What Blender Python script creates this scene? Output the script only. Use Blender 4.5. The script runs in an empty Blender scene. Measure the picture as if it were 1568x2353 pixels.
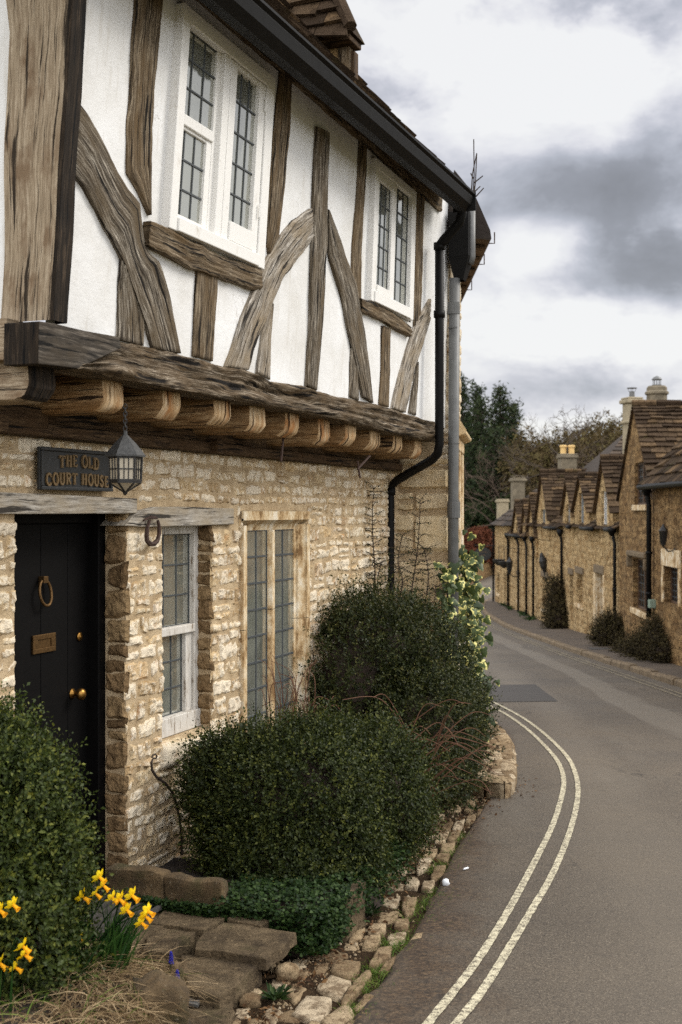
import bpy, bmesh, math, random
import numpy as np
from mathutils import Vector, Matrix, noise
R = random.Random(7)
NR = np.random.default_rng(7)
S = bpy.context.scene
COL = S.collection
F, CX, CY = 2900.0, 784.0, 1176.5          # pinhole model measured from the photograph (eye at z = 0)
V3 = Vector

# ------------------------------------------------------------------ materials
MATS = {}
def lin(r, g, b):
    f = lambda c: ((c/255+.055)/1.055)**2.4 if c > 10 else c/255/12.92
    return (f(r), f(g), f(b), 1)
class NT:
    def __init__(s, name):
        s.m = bpy.data.materials.new(name); s.m.use_nodes = True
        s.t = s.m.node_tree; s.t.nodes.clear()
        s.out = s.n('ShaderNodeOutputMaterial')
        s.b = s.n('ShaderNodeBsdfPrincipled')
        s.l(s.b.outputs[0], s.out.inputs[0])
        MATS[name] = s.m
    def n(s, ty, **k):
        x = s.t.nodes.new(ty)
        for a, v in k.items(): setattr(x, a, v)
        return x
    def l(s, a, b): s.t.links.new(a, b)
    def put(s, sock, v):
        if hasattr(v, 'is_linked') or isinstance(v, bpy.types.NodeSocket): s.l(v, sock)
        else: sock.default_value = v
    def obj(s): return s.n('ShaderNodeTexCoord').outputs['Object']
    def geo(s): return s.n('ShaderNodeNewGeometry').outputs['Position']
    def uv(s): return s.n('ShaderNodeTexCoord').outputs['UV']
    def map(s, vec, scale=(1,1,1), loc=(0,0,0), rot=(0,0,0)):
        x = s.n('ShaderNodeMapping'); s.l(vec, x.inputs[0])
        s.put(x.inputs[1], loc); x.inputs[2].default_value = rot; x.inputs[3].default_value = scale
        return x.outputs[0]
    def noise(s, vec, scale, detail=4, rough=.55, dist=0):
        x = s.n('ShaderNodeTexNoise'); s.l(vec, x.inputs['Vector'])
        x.inputs['Scale'].default_value = scale; x.inputs['Detail'].default_value = detail
        x.inputs['Roughness'].default_value = rough; x.inputs['Distortion'].default_value = dist
        return x.outputs['Fac']
    def vor(s, vec, scale, feature='F1', out='Distance'):
        x = s.n('ShaderNodeTexVoronoi', feature=feature); s.l(vec, x.inputs['Vector'])
        x.inputs['Scale'].default_value = scale
        return x.outputs[out]
    def ramp(s, f, stops):
        x = s.n('ShaderNodeValToRGB'); s.put(x.inputs[0], f)
        e = x.color_ramp.elements
        while len(e) < len(stops): e.new(.5)
        for i, (p, c) in enumerate(stops):
            e[i].position = p
            e[i].color = c if hasattr(c, '__len__') else (c, c, c, 1)
        return x.outputs[0]
    def mix(s, f, a, b, mode='MIX'):
        x = s.n('ShaderNodeMix', data_type='RGBA', blend_type=mode)
        s.put(x.inputs[0], f); s.put(x.inputs[6], a); s.put(x.inputs[7], b)
        return x.outputs[2]
    def math(s, op, a, b=0.0, clamp=False):
        x = s.n('ShaderNodeMath', operation=op, use_clamp=clamp)
        s.put(x.inputs[0], a); s.put(x.inputs[1], b)
        return x.outputs[0]
    def attr(s, name, out='Fac'):
        return s.n('ShaderNodeAttribute', attribute_name=name).outputs[out]
    def bump(s, h, strength=.5, dist=.01, normal=None):
        x = s.n('ShaderNodeBump'); s.put(x.inputs['Height'], h)
        x.inputs['Strength'].default_value = strength; x.inputs['Distance'].default_value = dist
        if normal is not None: s.l(normal, x.inputs['Normal'])
        s.l(x.outputs[0], s.b.inputs['Normal'])
        return x.outputs[0]
    def col(s, c): s.put(s.b.inputs['Base Color'], c)
    def rough(s, r): s.put(s.b.inputs['Roughness'], r)
    def spec(s, r): s.b.inputs['Specular IOR Level'].default_value = r

def m_oak(name, dark, mid, light, amount=1.0, bump=.8, grain=34, streak=None, soft=0):
    k = NT(name); uv = k.uv()
    w = k.noise(k.map(uv, (2.2, 6, 1)), 1.6, 4, .6)                 # wandering grain
    off = k.n('ShaderNodeCombineXYZ'); k.l(k.math('MULTIPLY', w, .035), off.inputs[1])
    va = k.n('ShaderNodeVectorMath', operation='ADD'); k.l(uv, va.inputs[0]); k.l(off.outputs[0], va.inputs[1])
    g1 = k.noise(k.map(va.outputs[0], (1.3, grain*1.25, 1)), 3.2, 8, .72, .1)
    g2 = k.noise(k.map(uv, (3.5, grain*3.4, 1)), 4.0, 5, .75)
    blot = k.noise(k.map(uv, (1.5, 3, 1)), 2.4, 4, .6)
    f = k.math('ADD', k.math('MULTIPLY', g1, .75), k.math('MULTIPLY', g2, .35))
    c = k.ramp(f, [(.46-soft, dark), (.55, mid), (.65+soft, light)])
    c2 = k.mix(k.ramp(blot, [(.4, 0), (.68, 1)]), c, k.mix(1, c, (mid[0], mid[1]*.90, mid[2]*.74, 1), 'MIX'), 'MIX')
    if streak: c2 = k.mix(k.ramp(blot, [(.5, 0), (.62, .85)]), c, streak)
    cr = k.ramp(k.noise(k.map(va.outputs[0], (.7, grain*.8, 1)), 2.4, 6, .6), [(.395, 1), (.445, 0)])
    c3 = k.mix(cr, c2, (dark[0]*.3, dark[1]*.3, dark[2]*.3, 1))
    k.col(c3); k.rough(.85); k.spec(.2)
    k.bump(f, bump, .012*amount)
    return k
m_oak('weathered_oak', lin(38,31,25), lin(99,90,77), lin(184,175,160), 1.3, 1.0, 22)
m_oak('gnarled_oak', lin(36,28,21), lin(92,79,62), lin(170,157,138), 1.4, 1.0, 16)
m_oak('silver_oak', lin(70,62,54), lin(146,137,124), lin(210,203,192), 1.2, 1.0, 22)
m_oak('brown_oak', lin(44,36,27), lin(102,88,69), lin(168,153,130), 1.2, .9, 24)
m_oak('joist_oak', lin(80,58,36), lin(132,104,72), lin(172,146,110), .8, .6, 16)
m_oak('tan_oak', lin(84,70,54), lin(142,126,104), lin(186,172,150), .6, .6, 26, lin(108,88,67), .09)
m_oak('dark_oak', lin(34,26,19), lin(74,58,42), lin(110,90,66), .8, .6, 20)
m_oak('charcoal_oak', lin(38,35,32), lin(66,61,55), lin(112,104,94), .6, .5, 18)
m_oak('black_oak', lin(14,11,9), lin(34,28,22), lin(84,70,55), .8, .7, 18, None, .03)
m_oak('grey_oak', lin(104,97,88), lin(152,146,136), lin(190,184,174), .5, .5, 18)
m_oak('joist_end_oak', lin(112,78,44), lin(188,158,118), lin(226,208,178), .8, .6, 12, lin(164,112,64), .06)

def m_plaster():
    k = NT('white_plaster'); p = k.obj()
    n1 = k.noise(p, 1.6, 5, .6); n2 = k.noise(p, 14, 5, .65); n3 = k.noise(p, 90, 3, .6)
    c = k.ramp(n1, [(.32, lin(206,204,199)), (.6, lin(225,225,224))])
    sp = k.ramp(k.noise(k.map(p, (3, 3, 1.2)), 5, 6, .7), [(.66, 0), (.78, .35)])
    c = k.mix(sp, c, lin(196,190,178))
    dw = k.n('ShaderNodeVectorMath', operation='ADD'); k.l(p, dw.inputs[0]); nz = k.n('ShaderNodeTexNoise'); k.l(p, nz.inputs[0]); nz.inputs['Scale'].default_value = 4; nz.inputs['Detail'].default_value = 5; k.l(nz.outputs['Color'], dw.inputs[1])
    ck = k.vor(k.map(dw.outputs[0], (1, 1, .7)), 1.5, 'DISTANCE_TO_EDGE')
    ckm = k.math('MULTIPLY', k.ramp(ck, [(.0, 1), (.006, 0)]), k.ramp(n1, [(.5, 0), (.6, .55)]))
    c = k.mix(ckm, c, lin(120,112,100))
    dr = k.ramp(k.noise(k.map(p, (9, 9, .7)), 3, 5, .6), [(.56, 0), (.74, .36)])
    c = k.mix(dr, c, lin(170,160,142)); k.col(c); k.rough(.8); k.spec(.2)
    cr = k.vor(k.map(p, (1, 1, 1)), 1.3, 'DISTANCE_TO_EDGE')
    h = k.math('ADD', k.math('MULTIPLY', n2, .6), k.math('MULTIPLY', n3, .2))
    h = k.math('ADD', h, k.math('MULTIPLY', n1, 1.6))
    k.bump(h, .55, .012)
m_plaster()
def m_paint():
    k = NT('white_paint'); p = k.obj()
    n = k.noise(k.map(p, (1, 1, .6)), 9, 6, .7)
    w = k.ramp(n, [(.60, 0), (.72, .6)])
    c = k.mix(w, lin(226,224,219), lin(168,154,132))
    chip = k.ramp(k.noise(p, 40, 5, .7), [(.70, 0), (.73, 1)])
    c = k.mix(chip, c, lin(120,100,76))
    k.col(c); k.rough(.5); k.bump(k.noise(p, 40, 4), .25, .004)
    k = NT('peeling_paint'); p = k.obj()
    n = k.noise(k.map(p, (3, 3, .7)), 12, 6, .7)
    c = k.ramp(n, [(.36, lin(120,104,84)), (.43, lin(190,184,174)), (.75, lin(212,208,200))])
    k.col(c); k.rough(.7); k.bump(n, .5, .005)
m_paint()
def m_stones():
    # rubble: ochre limestone with patches of old limewash on the proud faces
    k = NT('rubble_stone'); p = k.obj()
    r = k.attr('rnd'); r2 = k.attr('rnd2'); pr = k.attr('proud')
    n = k.noise(p, 26, 6, .65); nf = k.noise(p, 110, 4, .7); nb = k.noise(p, 5, 3)
    base = k.ramp(r, [(0, lin(154,131,99)), (.3, lin(188,166,129)), (.6, lin(206,187,153)), (.85, lin(208,182,139)), (1, lin(186,162,132))])
    base = k.mix(k.ramp(n, [(.36, .6), (.58, 0)]), base, lin(150,118,76))
    base = k.mix(k.ramp(k.noise(p, 9, 3), [(.6, 0), (.72, .5)]), base, lin(184,128,72))
    st = k.noise(k.map(p, (1, 1, .5)), 52, 8, .78, .8)
    lw = k.math('ADD', k.math('MULTIPLY', pr, .22), k.math('MULTIPLY', st, 1.0))
    lw = k.math('ADD', lw, k.math('MULTIPLY', k.math('SUBTRACT', r2, .5), .16))
    lw = k.math('ADD', lw, k.math('MULTIPLY', k.math('SUBTRACT', nb, .5), .5))
    c = k.mix(k.ramp(lw, [(.56, 0), (.68, .74)]), base, lin(228,217,196))
    c = k.mix(k.ramp(nf, [(.30, .7), (.42, 0)]), c, lin(96,74,48))
    k.col(c); k.rough(.92); k.spec(.15)
    k.bump(k.math('ADD', k.math('MULTIPLY', n, 1.0), k.math('MULTIPLY', nf, .5)), .9, .012)
    k = NT('dark_brown_stone'); p = k.obj(); r = k.attr('rnd'); n = k.noise(p, 26, 6, .65); nf = k.noise(p, 80, 4, .7)  # reveal stones, coloured a darker brown than the rubble facing
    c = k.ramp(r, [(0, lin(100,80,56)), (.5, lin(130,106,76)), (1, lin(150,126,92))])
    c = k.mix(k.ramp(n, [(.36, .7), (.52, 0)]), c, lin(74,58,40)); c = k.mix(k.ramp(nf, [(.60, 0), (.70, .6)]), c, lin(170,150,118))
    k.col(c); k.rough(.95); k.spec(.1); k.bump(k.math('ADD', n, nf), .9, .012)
    k = NT('lime_mortar'); p = k.obj()
    n = k.noise(p, 10, 5); nf = k.noise(p, 120, 4, .7)
    c = k.ramp(n, [(.3, lin(160,138,107)), (.7, lin(198,177,144))])
    c = k.mix(k.ramp(nf, [(.3, .5), (.45, 0)]), c, lin(104,84,58))
    k.col(c); k.rough(.95); k.spec(.1); k.bump(k.math('ADD', n, nf), .8, .01)
    k = NT('ashlar_stone'); p = k.obj(); r = k.attr('rnd')
    n = k.noise(p, 8, 6, .65); nf = k.noise(p, 70, 5, .7)
    c = k.ramp(r, [(0, lin(196,170,128)), (.5, lin(216,194,154)), (1, lin(206,184,148))])
    c = k.mix(k.ramp(n, [(.35, .7), (.6, 0)]), c, lin(206,190,160))
    c = k.mix(k.ramp(k.noise(p, 3.5, 5), [(.55, 0), (.75, .6)]), c, lin(168,132,82))
    c = k.mix(k.ramp(nf, [(.28, .8), (.4, 0)]), c, lin(120,96,64))
    k.col(c); k.rough(.92); k.spec(.15); k.bump(k.math('ADD', n, nf), .8, .012)
    k = NT('window_stone'); p = k.obj()
    n = k.noise(k.map(p, (1, 1, .5)), 8, 8, .74); nf = k.noise(p, 70, 4, .7)
    c = k.ramp(n, [(.38, lin(122,94,62)), (.46, lin(180,152,112)), (.54, lin(206,186,152)), (.64, lin(226,216,196))])
    k.col(c); k.rough(.9); k.spec(.15); k.bump(k.math('ADD', n, nf), .6, .008)
m_stones()
def m_rowwall(name, cols, mort, sc=1.0):
    k = NT(name); uv = k.uv(); p = k.obj()
    wob = k.noise(p, 3.0, 3); 
    off = k.n('ShaderNodeCombineXYZ')
    k.l(k.math('MULTIPLY', k.noise(p, 4, 4), .5), off.inputs[0]); k.l(k.math('MULTIPLY', k.noise(k.map(p, loc=(7,3,1)), 5, 4), .30), off.inputs[1])
    va = k.n('ShaderNodeVectorMath', operation='ADD'); k.l(uv, va.inputs[0]); k.l(off.outputs[0], va.inputs[1])
    b = k.n('ShaderNodeTexBrick'); k.l(va.outputs[0], b.inputs['Vector'])
    b.inputs['Scale'].default_value = 1; b.inputs['Brick Width'].default_value = .26*sc; b.inputs['Row Height'].default_value = .115*sc
    b.inputs['Mortar Size'].default_value = .016; b.inputs['Mortar Smooth'].default_value = .7; b.offset = .45
    b.inputs['Color1'].default_value = (0,0,0,1); b.inputs['Color2'].default_value = (1,1,1,1); b.inputs['Mortar'].default_value = (.5,.5,.5,1)
    vv = k.vor(k.map(va.outputs[0], (4.2/sc, 9/sc, 1)), 1.0, 'F1', 'Color')
    sep = k.n('ShaderNodeSeparateColor'); k.l(vv, sep.inputs[0])
    c = k.ramp(sep.outputs[0], [(i/(len(cols)-1), q) for i, q in enumerate(cols)])
    n = k.noise(p, 9, 6, .7); nf = k.noise(p, 45, 4, .7)
    c = k.mix(k.ramp(n, [(.40, .8), (.54, 0)]), c, tuple(x*.5 for x in cols[0][:3])+(1,))
    c = k.mix(k.math('MULTIPLY', b.outputs['Fac'], .35), c, mort)
    c = k.mix(k.ramp(nf, [(.36, .8), (.52, 0)]), c, lin(62,46,28))
    # rain streaks and damp below the eaves: stains that stay on the wall
    st = k.noise(k.map(p, (1.6, 1.6, .12)), 2.5, 5, .65)
    c = k.mix(k.ramp(st, [(.56, 0), (.70, .6)]), c, lin(70,54,36))
    k.col(c); k.rough(.95); k.spec(.1)
    h = k.math('SUBTRACT', k.math('ADD', k.math('MULTIPLY', n, .9), k.math('MULTIPLY', nf, .5)), k.math('MULTIPLY', b.outputs['Fac'], .8))
    k.bump(h, 1.0, .05)
m_rowwall('golden_rubble', [lin(164,132,90), lin(200,168,120), lin(216,188,142), lin(206,176,128)], lin(188,160,118), 1.5)
m_rowwall('brown_rubble', [lin(116,90,60), lin(156,124,84), lin(180,148,104), lin(140,114,82)], lin(122,100,74), 1.35)
def m_simple(name, c, rough=.6, metal=0, bsc=0, bst=.3, var=.0, spec=.5):
    k = NT(name); p = k.obj()
    if var:
        n = k.noise(p, bsc or 12, 5, .65)
        d = tuple(x*(1-var) for x in c[:3])+(1,); e = tuple(min(1, x*(1+var)) for x in c[:3])+(1,)
        k.col(k.ramp(n, [(.3, d), (.7, e)]))
    else: k.col(c)
    k.rough(rough); k.b.inputs['Metallic'].default_value = metal; k.spec(spec)
    if bsc: k.bump(k.noise(p, bsc, 5, .6), bst, .01)
m_simple('black_gutter', lin(15,14,13), .55, 0, 14, .15, .3, .15)
m_simple('black_iron', lin(24,22,20), .55, 0, 40, .4, .3)
m_simple('grey_pipe', lin(88,88,86), .5, 0, 9, .15, .22)
m_simple('rusty_iron', lin(58,38,28), .8, 0, 60, .6, .4)
m_simple('black_door', lin(7,6,6), .6, 0, 20, .15, .2, .12)
m_simple('brass', lin(150,112,58), .38, 1, 60, .15, .3)
m_simple('dull_brass', lin(98,74,44), .5, .8, 60, .2, .3)
m_simple('sign_black', lin(34,36,37), .5, 0, 30, .3, .25)
m_simple('sign_letters', lin(120,98,66), .55, .3, 60, .2, .2)
m_simple('lantern_metal', lin(62,62,61), .6, .3, 50, .5, .35)
m_simple('lead', lin(66,70,72), .6, .2)
m_simple('curtain', lin(222,218,206), .9)
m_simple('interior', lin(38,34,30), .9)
m_simple('bark', lin(60,50,40), .95, 0, 30, .8, .35)
m_simple('twig', lin(84,70,58), .95, 0, 0, 0, .3)
m_simple('red_twig', lin(98,66,46), .85)
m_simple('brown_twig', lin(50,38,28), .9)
m_simple('bed_soil', lin(38,28,20), 1, 0, 20, 1, .4)
m_simple('pot_clay', lin(206,172,112), .8, 0, 20, .3, .15)
m_simple('cream_render', lin(146,134,110), .9, 0, 7, .4, .25)
m_simple('grey_render', lin(112,102,84), .95, 0, 5, .6, .4)
m_simple('brown_frame', lin(76,54,34), .7, 0, 30, .3, .3)
m_simple('grey_frame', lin(150,152,150), .6, 0, 30, .3, .2)
m_simple('dark_lead_roof', lin(60,56,52), .8, 0, 10, .4, .3)
m_simple('pale_green_box', lin(120,136,120), .6)
m_simple('white_litter', lin(220,222,224), .7)
m_simple('red_brick', lin(120,70,46), .9, 0, 20, .5, .3)
m_simple('soffit', lin(84,66,48), .9, 0, 8, .4, .35)
m_simple('sandstone_block', lin(160,132,92), .95, 0, 12, .8, .25, .15)
def m_glass():
    k = NT('old_glass'); t = k.t; p = k.obj()
    t.nodes.remove(k.b)
    tr = k.n('ShaderNodeBsdfTransparent'); tr.inputs[0].default_value = (.88, .90, .88, 1)
    gl = k.n('ShaderNodeBsdfGlossy'); gl.inputs['Roughness'].default_value = .06; gl.inputs[0].default_value = (.97,.97,.93,1)
    fr = k.n('ShaderNodeFresnel'); fr.inputs[0].default_value = 1.7
    bp = k.n('ShaderNodeBump'); bp.inputs['Strength'].default_value = .12; bp.inputs['Distance'].default_value = .01
    k.l(k.noise(p, 9, 2), bp.inputs['Height']); k.l(bp.outputs[0], gl.inputs['Normal']); k.l(bp.outputs[0], fr.inputs['Normal'])
    mx = k.n('ShaderNodeMixShader'); k.l(k.math('ADD', fr.outputs[0], .36, True), mx.inputs[0]); k.l(tr.outputs[0], mx.inputs[1]); k.l(gl.outputs[0], mx.inputs[2])
    df = k.n('ShaderNodeBsdfDiffuse'); df.inputs[0].default_value = lin(158, 160, 148); m2 = k.n('ShaderNodeMixShader'); k.l(k.ramp(k.noise(p, 5, 4), [(.35, .20), (.7, .34)]), m2.inputs[0])
    k.l(mx.outputs[0], m2.inputs[1]); k.l(df.outputs[0], m2.inputs[2]); k.l(m2.outputs[0], k.out.inputs[0])
    k = NT('frosted_glass'); k.col(lin(176,166,146)); k.rough(.35)
    k = NT('dark_glass'); k.col(lin(20,20,20)); k.rough(.12)
m_glass()
def m_tiles():
    k = NT('stone_tile'); p = k.obj(); r = k.attr('rnd')
    n = k.noise(p, 9, 6, .7); nf = k.noise(p, 60, 4, .7)
    c = k.ramp(r, [(0, lin(48,38,29)), (.5, lin(76,62,48)), (.8, lin(94,77,58)), (1, lin(116,94,68))])
    c = k.mix(k.ramp(n, [(.35, .8), (.55, 0)]), c, lin(54,42,30))
    c = k.mix(k.ramp(k.noise(p, 4, 5, .7), [(.66, 0), (.76, .75)]), c, lin(150,140,118))
    c = k.mix(k.ramp(k.noise(p, 2.6, 4), [(.6, 0), (.75, .5)]), c, lin(78,74,36))
    k.col(c); k.rough(.95); k.spec(.1); k.bump(k.math('ADD', n, nf), .9, .03)
    k = NT('dark_stone_tile'); p = k.obj(); r = k.attr('rnd'); n = k.noise(p, 9, 6, .7)
    c = k.ramp(r, [(0, lin(40,32,26)), (1, lin(74,60,46))])
    c = k.mix(k.ramp(n, [(.6, 0), (.75, .6)]), c, lin(92,84,40))
    k.col(c); k.rough(.95); k.bump(n, .9, .03)
m_tiles()
def m_ground():
    k = NT('asphalt'); p = k.geo(); e = k.attr('edge')
    n = k.noise(p, .7, 5, .6); nf = k.noise(p, 105, 4, .75); nm = k.noise(p, 40, 5, .72)
    c = k.ramp(n, [(.3, lin(72,64,54)), (.7, lin(93,83,70))])
    c = k.mix(k.ramp(nm, [(.42, .35), (.5, 0)]), c, lin(36,33,30))
    c = k.mix(k.ramp(nf, [(.54, 0), (.66, .8)]), c, lin(138,127,110))
    c = k.mix(k.ramp(nf, [(.34, .85), (.45, 0)]), c, lin(30,27,23))
    # mud washed in along the verge
    d = k.math('ADD', e, k.math('MULTIPLY', k.math('SUBTRACT', k.noise(p, 2.4, 6, .7), .5), 1.3))
    c = k.mix(k.ramp(d, [(.30, 0), (.80, .92)]), c, k.ramp(nm, [(.35, lin(34,25,17)), (.52, lin(66,51,36)), (.7, lin(108,87,62))]))
    ls = k.ramp(k.noise(k.map(p, (.9, .16, 1)), 1.3, 5, .6), [(.55, 0), (.72, .5)])
    c = k.mix(ls, c, lin(102,95,84))
    tk = k.ramp(k.noise(k.map(p, (.5, .5, 1)), .8, 6, .65), [(.52, 0), (.68, .4)]); c = k.mix(tk, c, lin(58,52,45))
    ckd = k.n('ShaderNodeVectorMath', operation='ADD'); k.l(p, ckd.inputs[0]); nz = k.n('ShaderNodeTexNoise'); k.l(p, nz.inputs[0]); nz.inputs['Scale'].default_value = 1.5; nz.inputs['Detail'].default_value = 6; k.l(nz.outputs['Color'], ckd.inputs[1])
    c = k.mix(k.math('MULTIPLY', k.ramp(k.vor(k.map(ckd.outputs[0], (.45, .22, 1)), 1.0, 'DISTANCE_TO_EDGE'), [(.0, .8), (.006, 0)]), k.ramp(n, [(.45, 0), (.6, 1)])), c, lin(34,30,26))
    ac = k.math('ADD', k.attr('across'), k.math('MULTIPLY', k.math('SUBTRACT', k.noise(k.map(p, (1, .2, 1)), 1.2, 5, .6), .5), .16))
    c = k.mix(k.ramp(ac, [(.20, 0), (.30, .35), (.38, .35), (.46, 0)]), c, lin(108,99,86))
    c = k.mix(k.ramp(ac, [(.64, 0), (.66, .55), (.76, .5), (.78, 0)]), c, lin(112,104,92))
    sp = k.ramp(k.vor(p, 9), [(.015, 1), (.035, 0)])
    c = k.mix(k.math('MULTIPLY', sp, .5), c, lin(150,140,122))
    k.col(c); k.rough(k.ramp(n, [(.3, .62), (.7, .8)])); k.spec(.35)
    k.bump(k.math('ADD', nf, nm), .7, .008)
    k = NT('asphalt_patch'); p = k.geo(); nf = k.noise(p, 160, 3, .7)
    k.col(k.ramp(nf, [(.35, lin(44,41,38)), (.6, lin(66,61,56))])); k.rough(.85); k.bump(nf, .6, .008)
    k = NT('worn_paint_line'); p = k.geo(); nf = k.noise(p, 130, 4, .75); nm = k.noise(p, 26, 5, .7)
    f = k.math('ADD', k.math('MULTIPLY', nf, .7), k.math('MULTIPLY', nm, .5))
    c = k.ramp(nm, [(.3, lin(176,166,138)), (.7, lin(204,196,168))])
    k.col(k.mix(k.ramp(f, [(.535, 1), (.62, 0)]), c, lin(78,70,60))); k.rough(.8); k.bump(nf, .6, .006)
    k = NT('faded_paint_line'); p = k.geo(); k.col(k.mix(k.ramp(k.noise(p, 14, 5, .7), [(.42, 1), (.6, .25)]), lin(150,138,108), lin(84,76,66))); k.rough(.85)
    k = NT('pavement_tarmac'); p = k.geo(); n = k.noise(p, 1.2, 5, .65); nf = k.noise(p, 120, 3, .7)
    c = k.ramp(n, [(.3, lin(60,50,40)), (.7, lin(90,77,62))])
    c = k.mix(k.ramp(nf, [(.36, .6), (.48, 0)]), c, lin(40,34,28))
    k.col(c); k.rough(.9); k.bump(nf, .6, .008)
    k = NT('flag_stone'); p = k.geo(); n = k.noise(p, 4, 6, .7); nf = k.noise(p, 60, 5, .75); nl = k.noise(p, 13, 5, .7)
    c = k.ramp(n, [(.34, lin(58,48,36)), (.5, lin(96,82,62)), (.66, lin(128,111,86))])
    c = k.mix(k.ramp(nl, [(.58, 0), (.70, .75)]), c, lin(150,130,100))
    c = k.mix(k.ramp(nf, [(.36, .8), (.46, 0)]), c, lin(44,36,26))
    c = k.mix(k.ramp(k.noise(p, 6, 4), [(.6, 0), (.74, .5)]), c, lin(62,64,32))
    k.col(c); k.rough(.9); k.spec(.2); k.bump(k.math('ADD', k.math('MULTIPLY', nl, 2.0), nf), 1, .02)
    k = NT('gutter_limestone'); p = k.geo(); r = k.attr('rnd'); n = k.noise(p, 12, 6, .7); nf = k.noise(p, 75, 5, .7)
    c = k.ramp(r, [(0, lin(118,99,74)), (.5, lin(156,136,106)), (1, lin(186,170,144))])
    c = k.mix(k.ramp(n, [(.40, .75), (.55, 0)]), c, lin(84,64,42))
    c = k.mix(k.ramp(nf, [(.33, .8), (.44, 0)]), c, lin(50,38,26))
    k.col(c); k.rough(.9); k.spec(.2); k.bump(k.math('ADD', n, nf), .9, .012)
    k = NT('verge_dirt'); p = k.geo(); n = k.noise(p, 6, 6, .7); nf = k.noise(p, 90, 5, .75); r = k.vor(p, 40)
    c = k.ramp(n, [(.3, lin(36,27,19)), (.55, lin(58,45,31)), (.75, lin(84,66,45))])
    c = k.mix(k.ramp(nf, [(.58, 0), (.66, .8)]), c, lin(122,100,72))
    k.col(c); k.rough(1); k.spec(.1); k.bump(k.math('ADD', n, nf), 1, .02)
    k = NT('kerb_stone'); p = k.geo(); n = k.noise(p, 6, 6, .7); nf = k.noise(p, 60, 5, .75)
    c = k.ramp(n, [(.3, lin(84,70,52)), (.7, lin(128,110,84))])
    c = k.mix(k.ramp(nf, [(.36, .7), (.46, 0)]), c, lin(54,44,32)); k.col(c); k.rough(.92); k.bump(k.math('ADD', n, nf), .9, .015)
    k = NT('mossy_rock'); p = k.geo(); n = k.noise(p, 7, 6, .7); nf = k.noise(p, 60, 5, .75)
    c = k.ramp(n, [(.3, lin(58,46,28)), (.55, lin(92,74,48)), (.75, lin(128,106,74))])
    c = k.mix(k.ramp(k.noise(p, 5, 5), [(.5, 0), (.66, .7)]), c, lin(66,64,28))
    c = k.mix(k.ramp(nf, [(.62, 0), (.68, .8)]), c, lin(168,156,132))
    k.col(c); k.rough(.95); k.bump(k.math('ADD', n, nf), 1, .02)
    k = NT('hill_grass'); p = k.geo(); n = k.noise(p, .25, 6, .7); nf = k.noise(p, 2.5, 5, .7)
    c = k.ramp(n, [(.35, lin(66,58,34)), (.5, lin(92,92,42)), (.65, lin(108,84,48))])
    c = k.mix(k.ramp(nf, [(.4, .7), (.6, 0)]), c, lin(48,40,24)); k.col(c); k.rough(1)
m_ground()
def m_leaf(name, cols, gloss=.45, trans=.25):
    k = NT(name); r = k.attr('rnd')
    c = k.ramp(r, [(i/max(1, len(cols)-1), q) for i, q in enumerate(cols)])
    k.col(c); k.rough(gloss+.08); k.spec(.2)
    tl = k.n('ShaderNodeBsdfTranslucent'); k.l(c, tl.inputs[0])
    mx = k.n('ShaderNodeMixShader'); mx.inputs[0].default_value = trans
    k.l(k.b.outputs[0], mx.inputs[1]); k.l(tl.outputs[0], mx.inputs[2]); k.l(mx.outputs[0], k.out.inputs[0])
m_leaf('box_leaf', [lin(28,36,15), lin(45,56,23), lin(66,77,33), lin(112,114,46)], .42)
m_leaf('dark_box_leaf', [lin(25,32,14), lin(38,47,20), lin(56,64,28), lin(98,100,42)], .42)
m_leaf('shrub_leaf', [lin(25,30,15), lin(40,47,23), lin(58,64,31), lin(100,96,50)], .4)
m_leaf('clover_leaf', [lin(22,38,16), lin(36,56,22), lin(58,76,34)], .5)
m_leaf('grass_blade', [lin(50,76,22), lin(80,108,34), lin(114,122,56)], .5)
m_leaf('daffodil_leaf', [lin(26,50,20), lin(44,74,30), lin(64,92,40)], .4)
m_leaf('dry_grass', [lin(66,52,34), lin(108,88,62), lin(150,127,94), lin(188,166,130)], .8, .15)
m_leaf('dead_leaf', [lin(52,36,22), lin(84,58,36), lin(112,84,54)], .8, .1)
m_leaf('conifer_needles', [lin(26,36,20), lin(42,54,28), lin(64,70,36)], .7, .1)
m_leaf('brown_scrub', [lin(58,48,30), lin(86,72,46), lin(96,90,52)], .8, .1)
m_leaf('dark_scrub', [lin(30,26,16), lin(46,39,24), lin(62,54,30), lin(80,72,40)], .7, .1)
m_leaf('beech_leaf', [lin(64,34,22), lin(96,54,36), lin(124,76,52)], .7, .2)
m_leaf('petal_yellow', [lin(244,206,16), lin(252,226,44)], .5, .35)
m_leaf('trumpet_orange', [lin(250,176,20), lin(252,192,40)], .5, .35)
m_leaf('muscari_blue', [lin(40,40,140), lin(70,70,190)], .5, .2)
def m_ivy():
    k = NT('variegated_leaf'); r = k.attr('rnd'); e = k.attr('rim'); p = k.obj()
    f = k.math('ADD', k.math('MULTIPLY', e, .55), k.math('MULTIPLY', k.math('SUBTRACT', k.noise(p, 26, 3), .5), 1.6))
    f = k.math('ADD', f, k.math('MULTIPLY', k.math('SUBTRACT', r, .5), .45))
    c = k.mix(k.ramp(f, [(.56, 0), (.66, 1)]), k.ramp(r, [(0, lin(36,50,24)), (1, lin(74,88,44))]), k.ramp(r, [(0, lin(178,172,84)), (1, lin(214,206,130))]))
    k.col(c); k.rough(.5); k.spec(.25)
m_ivy()

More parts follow.
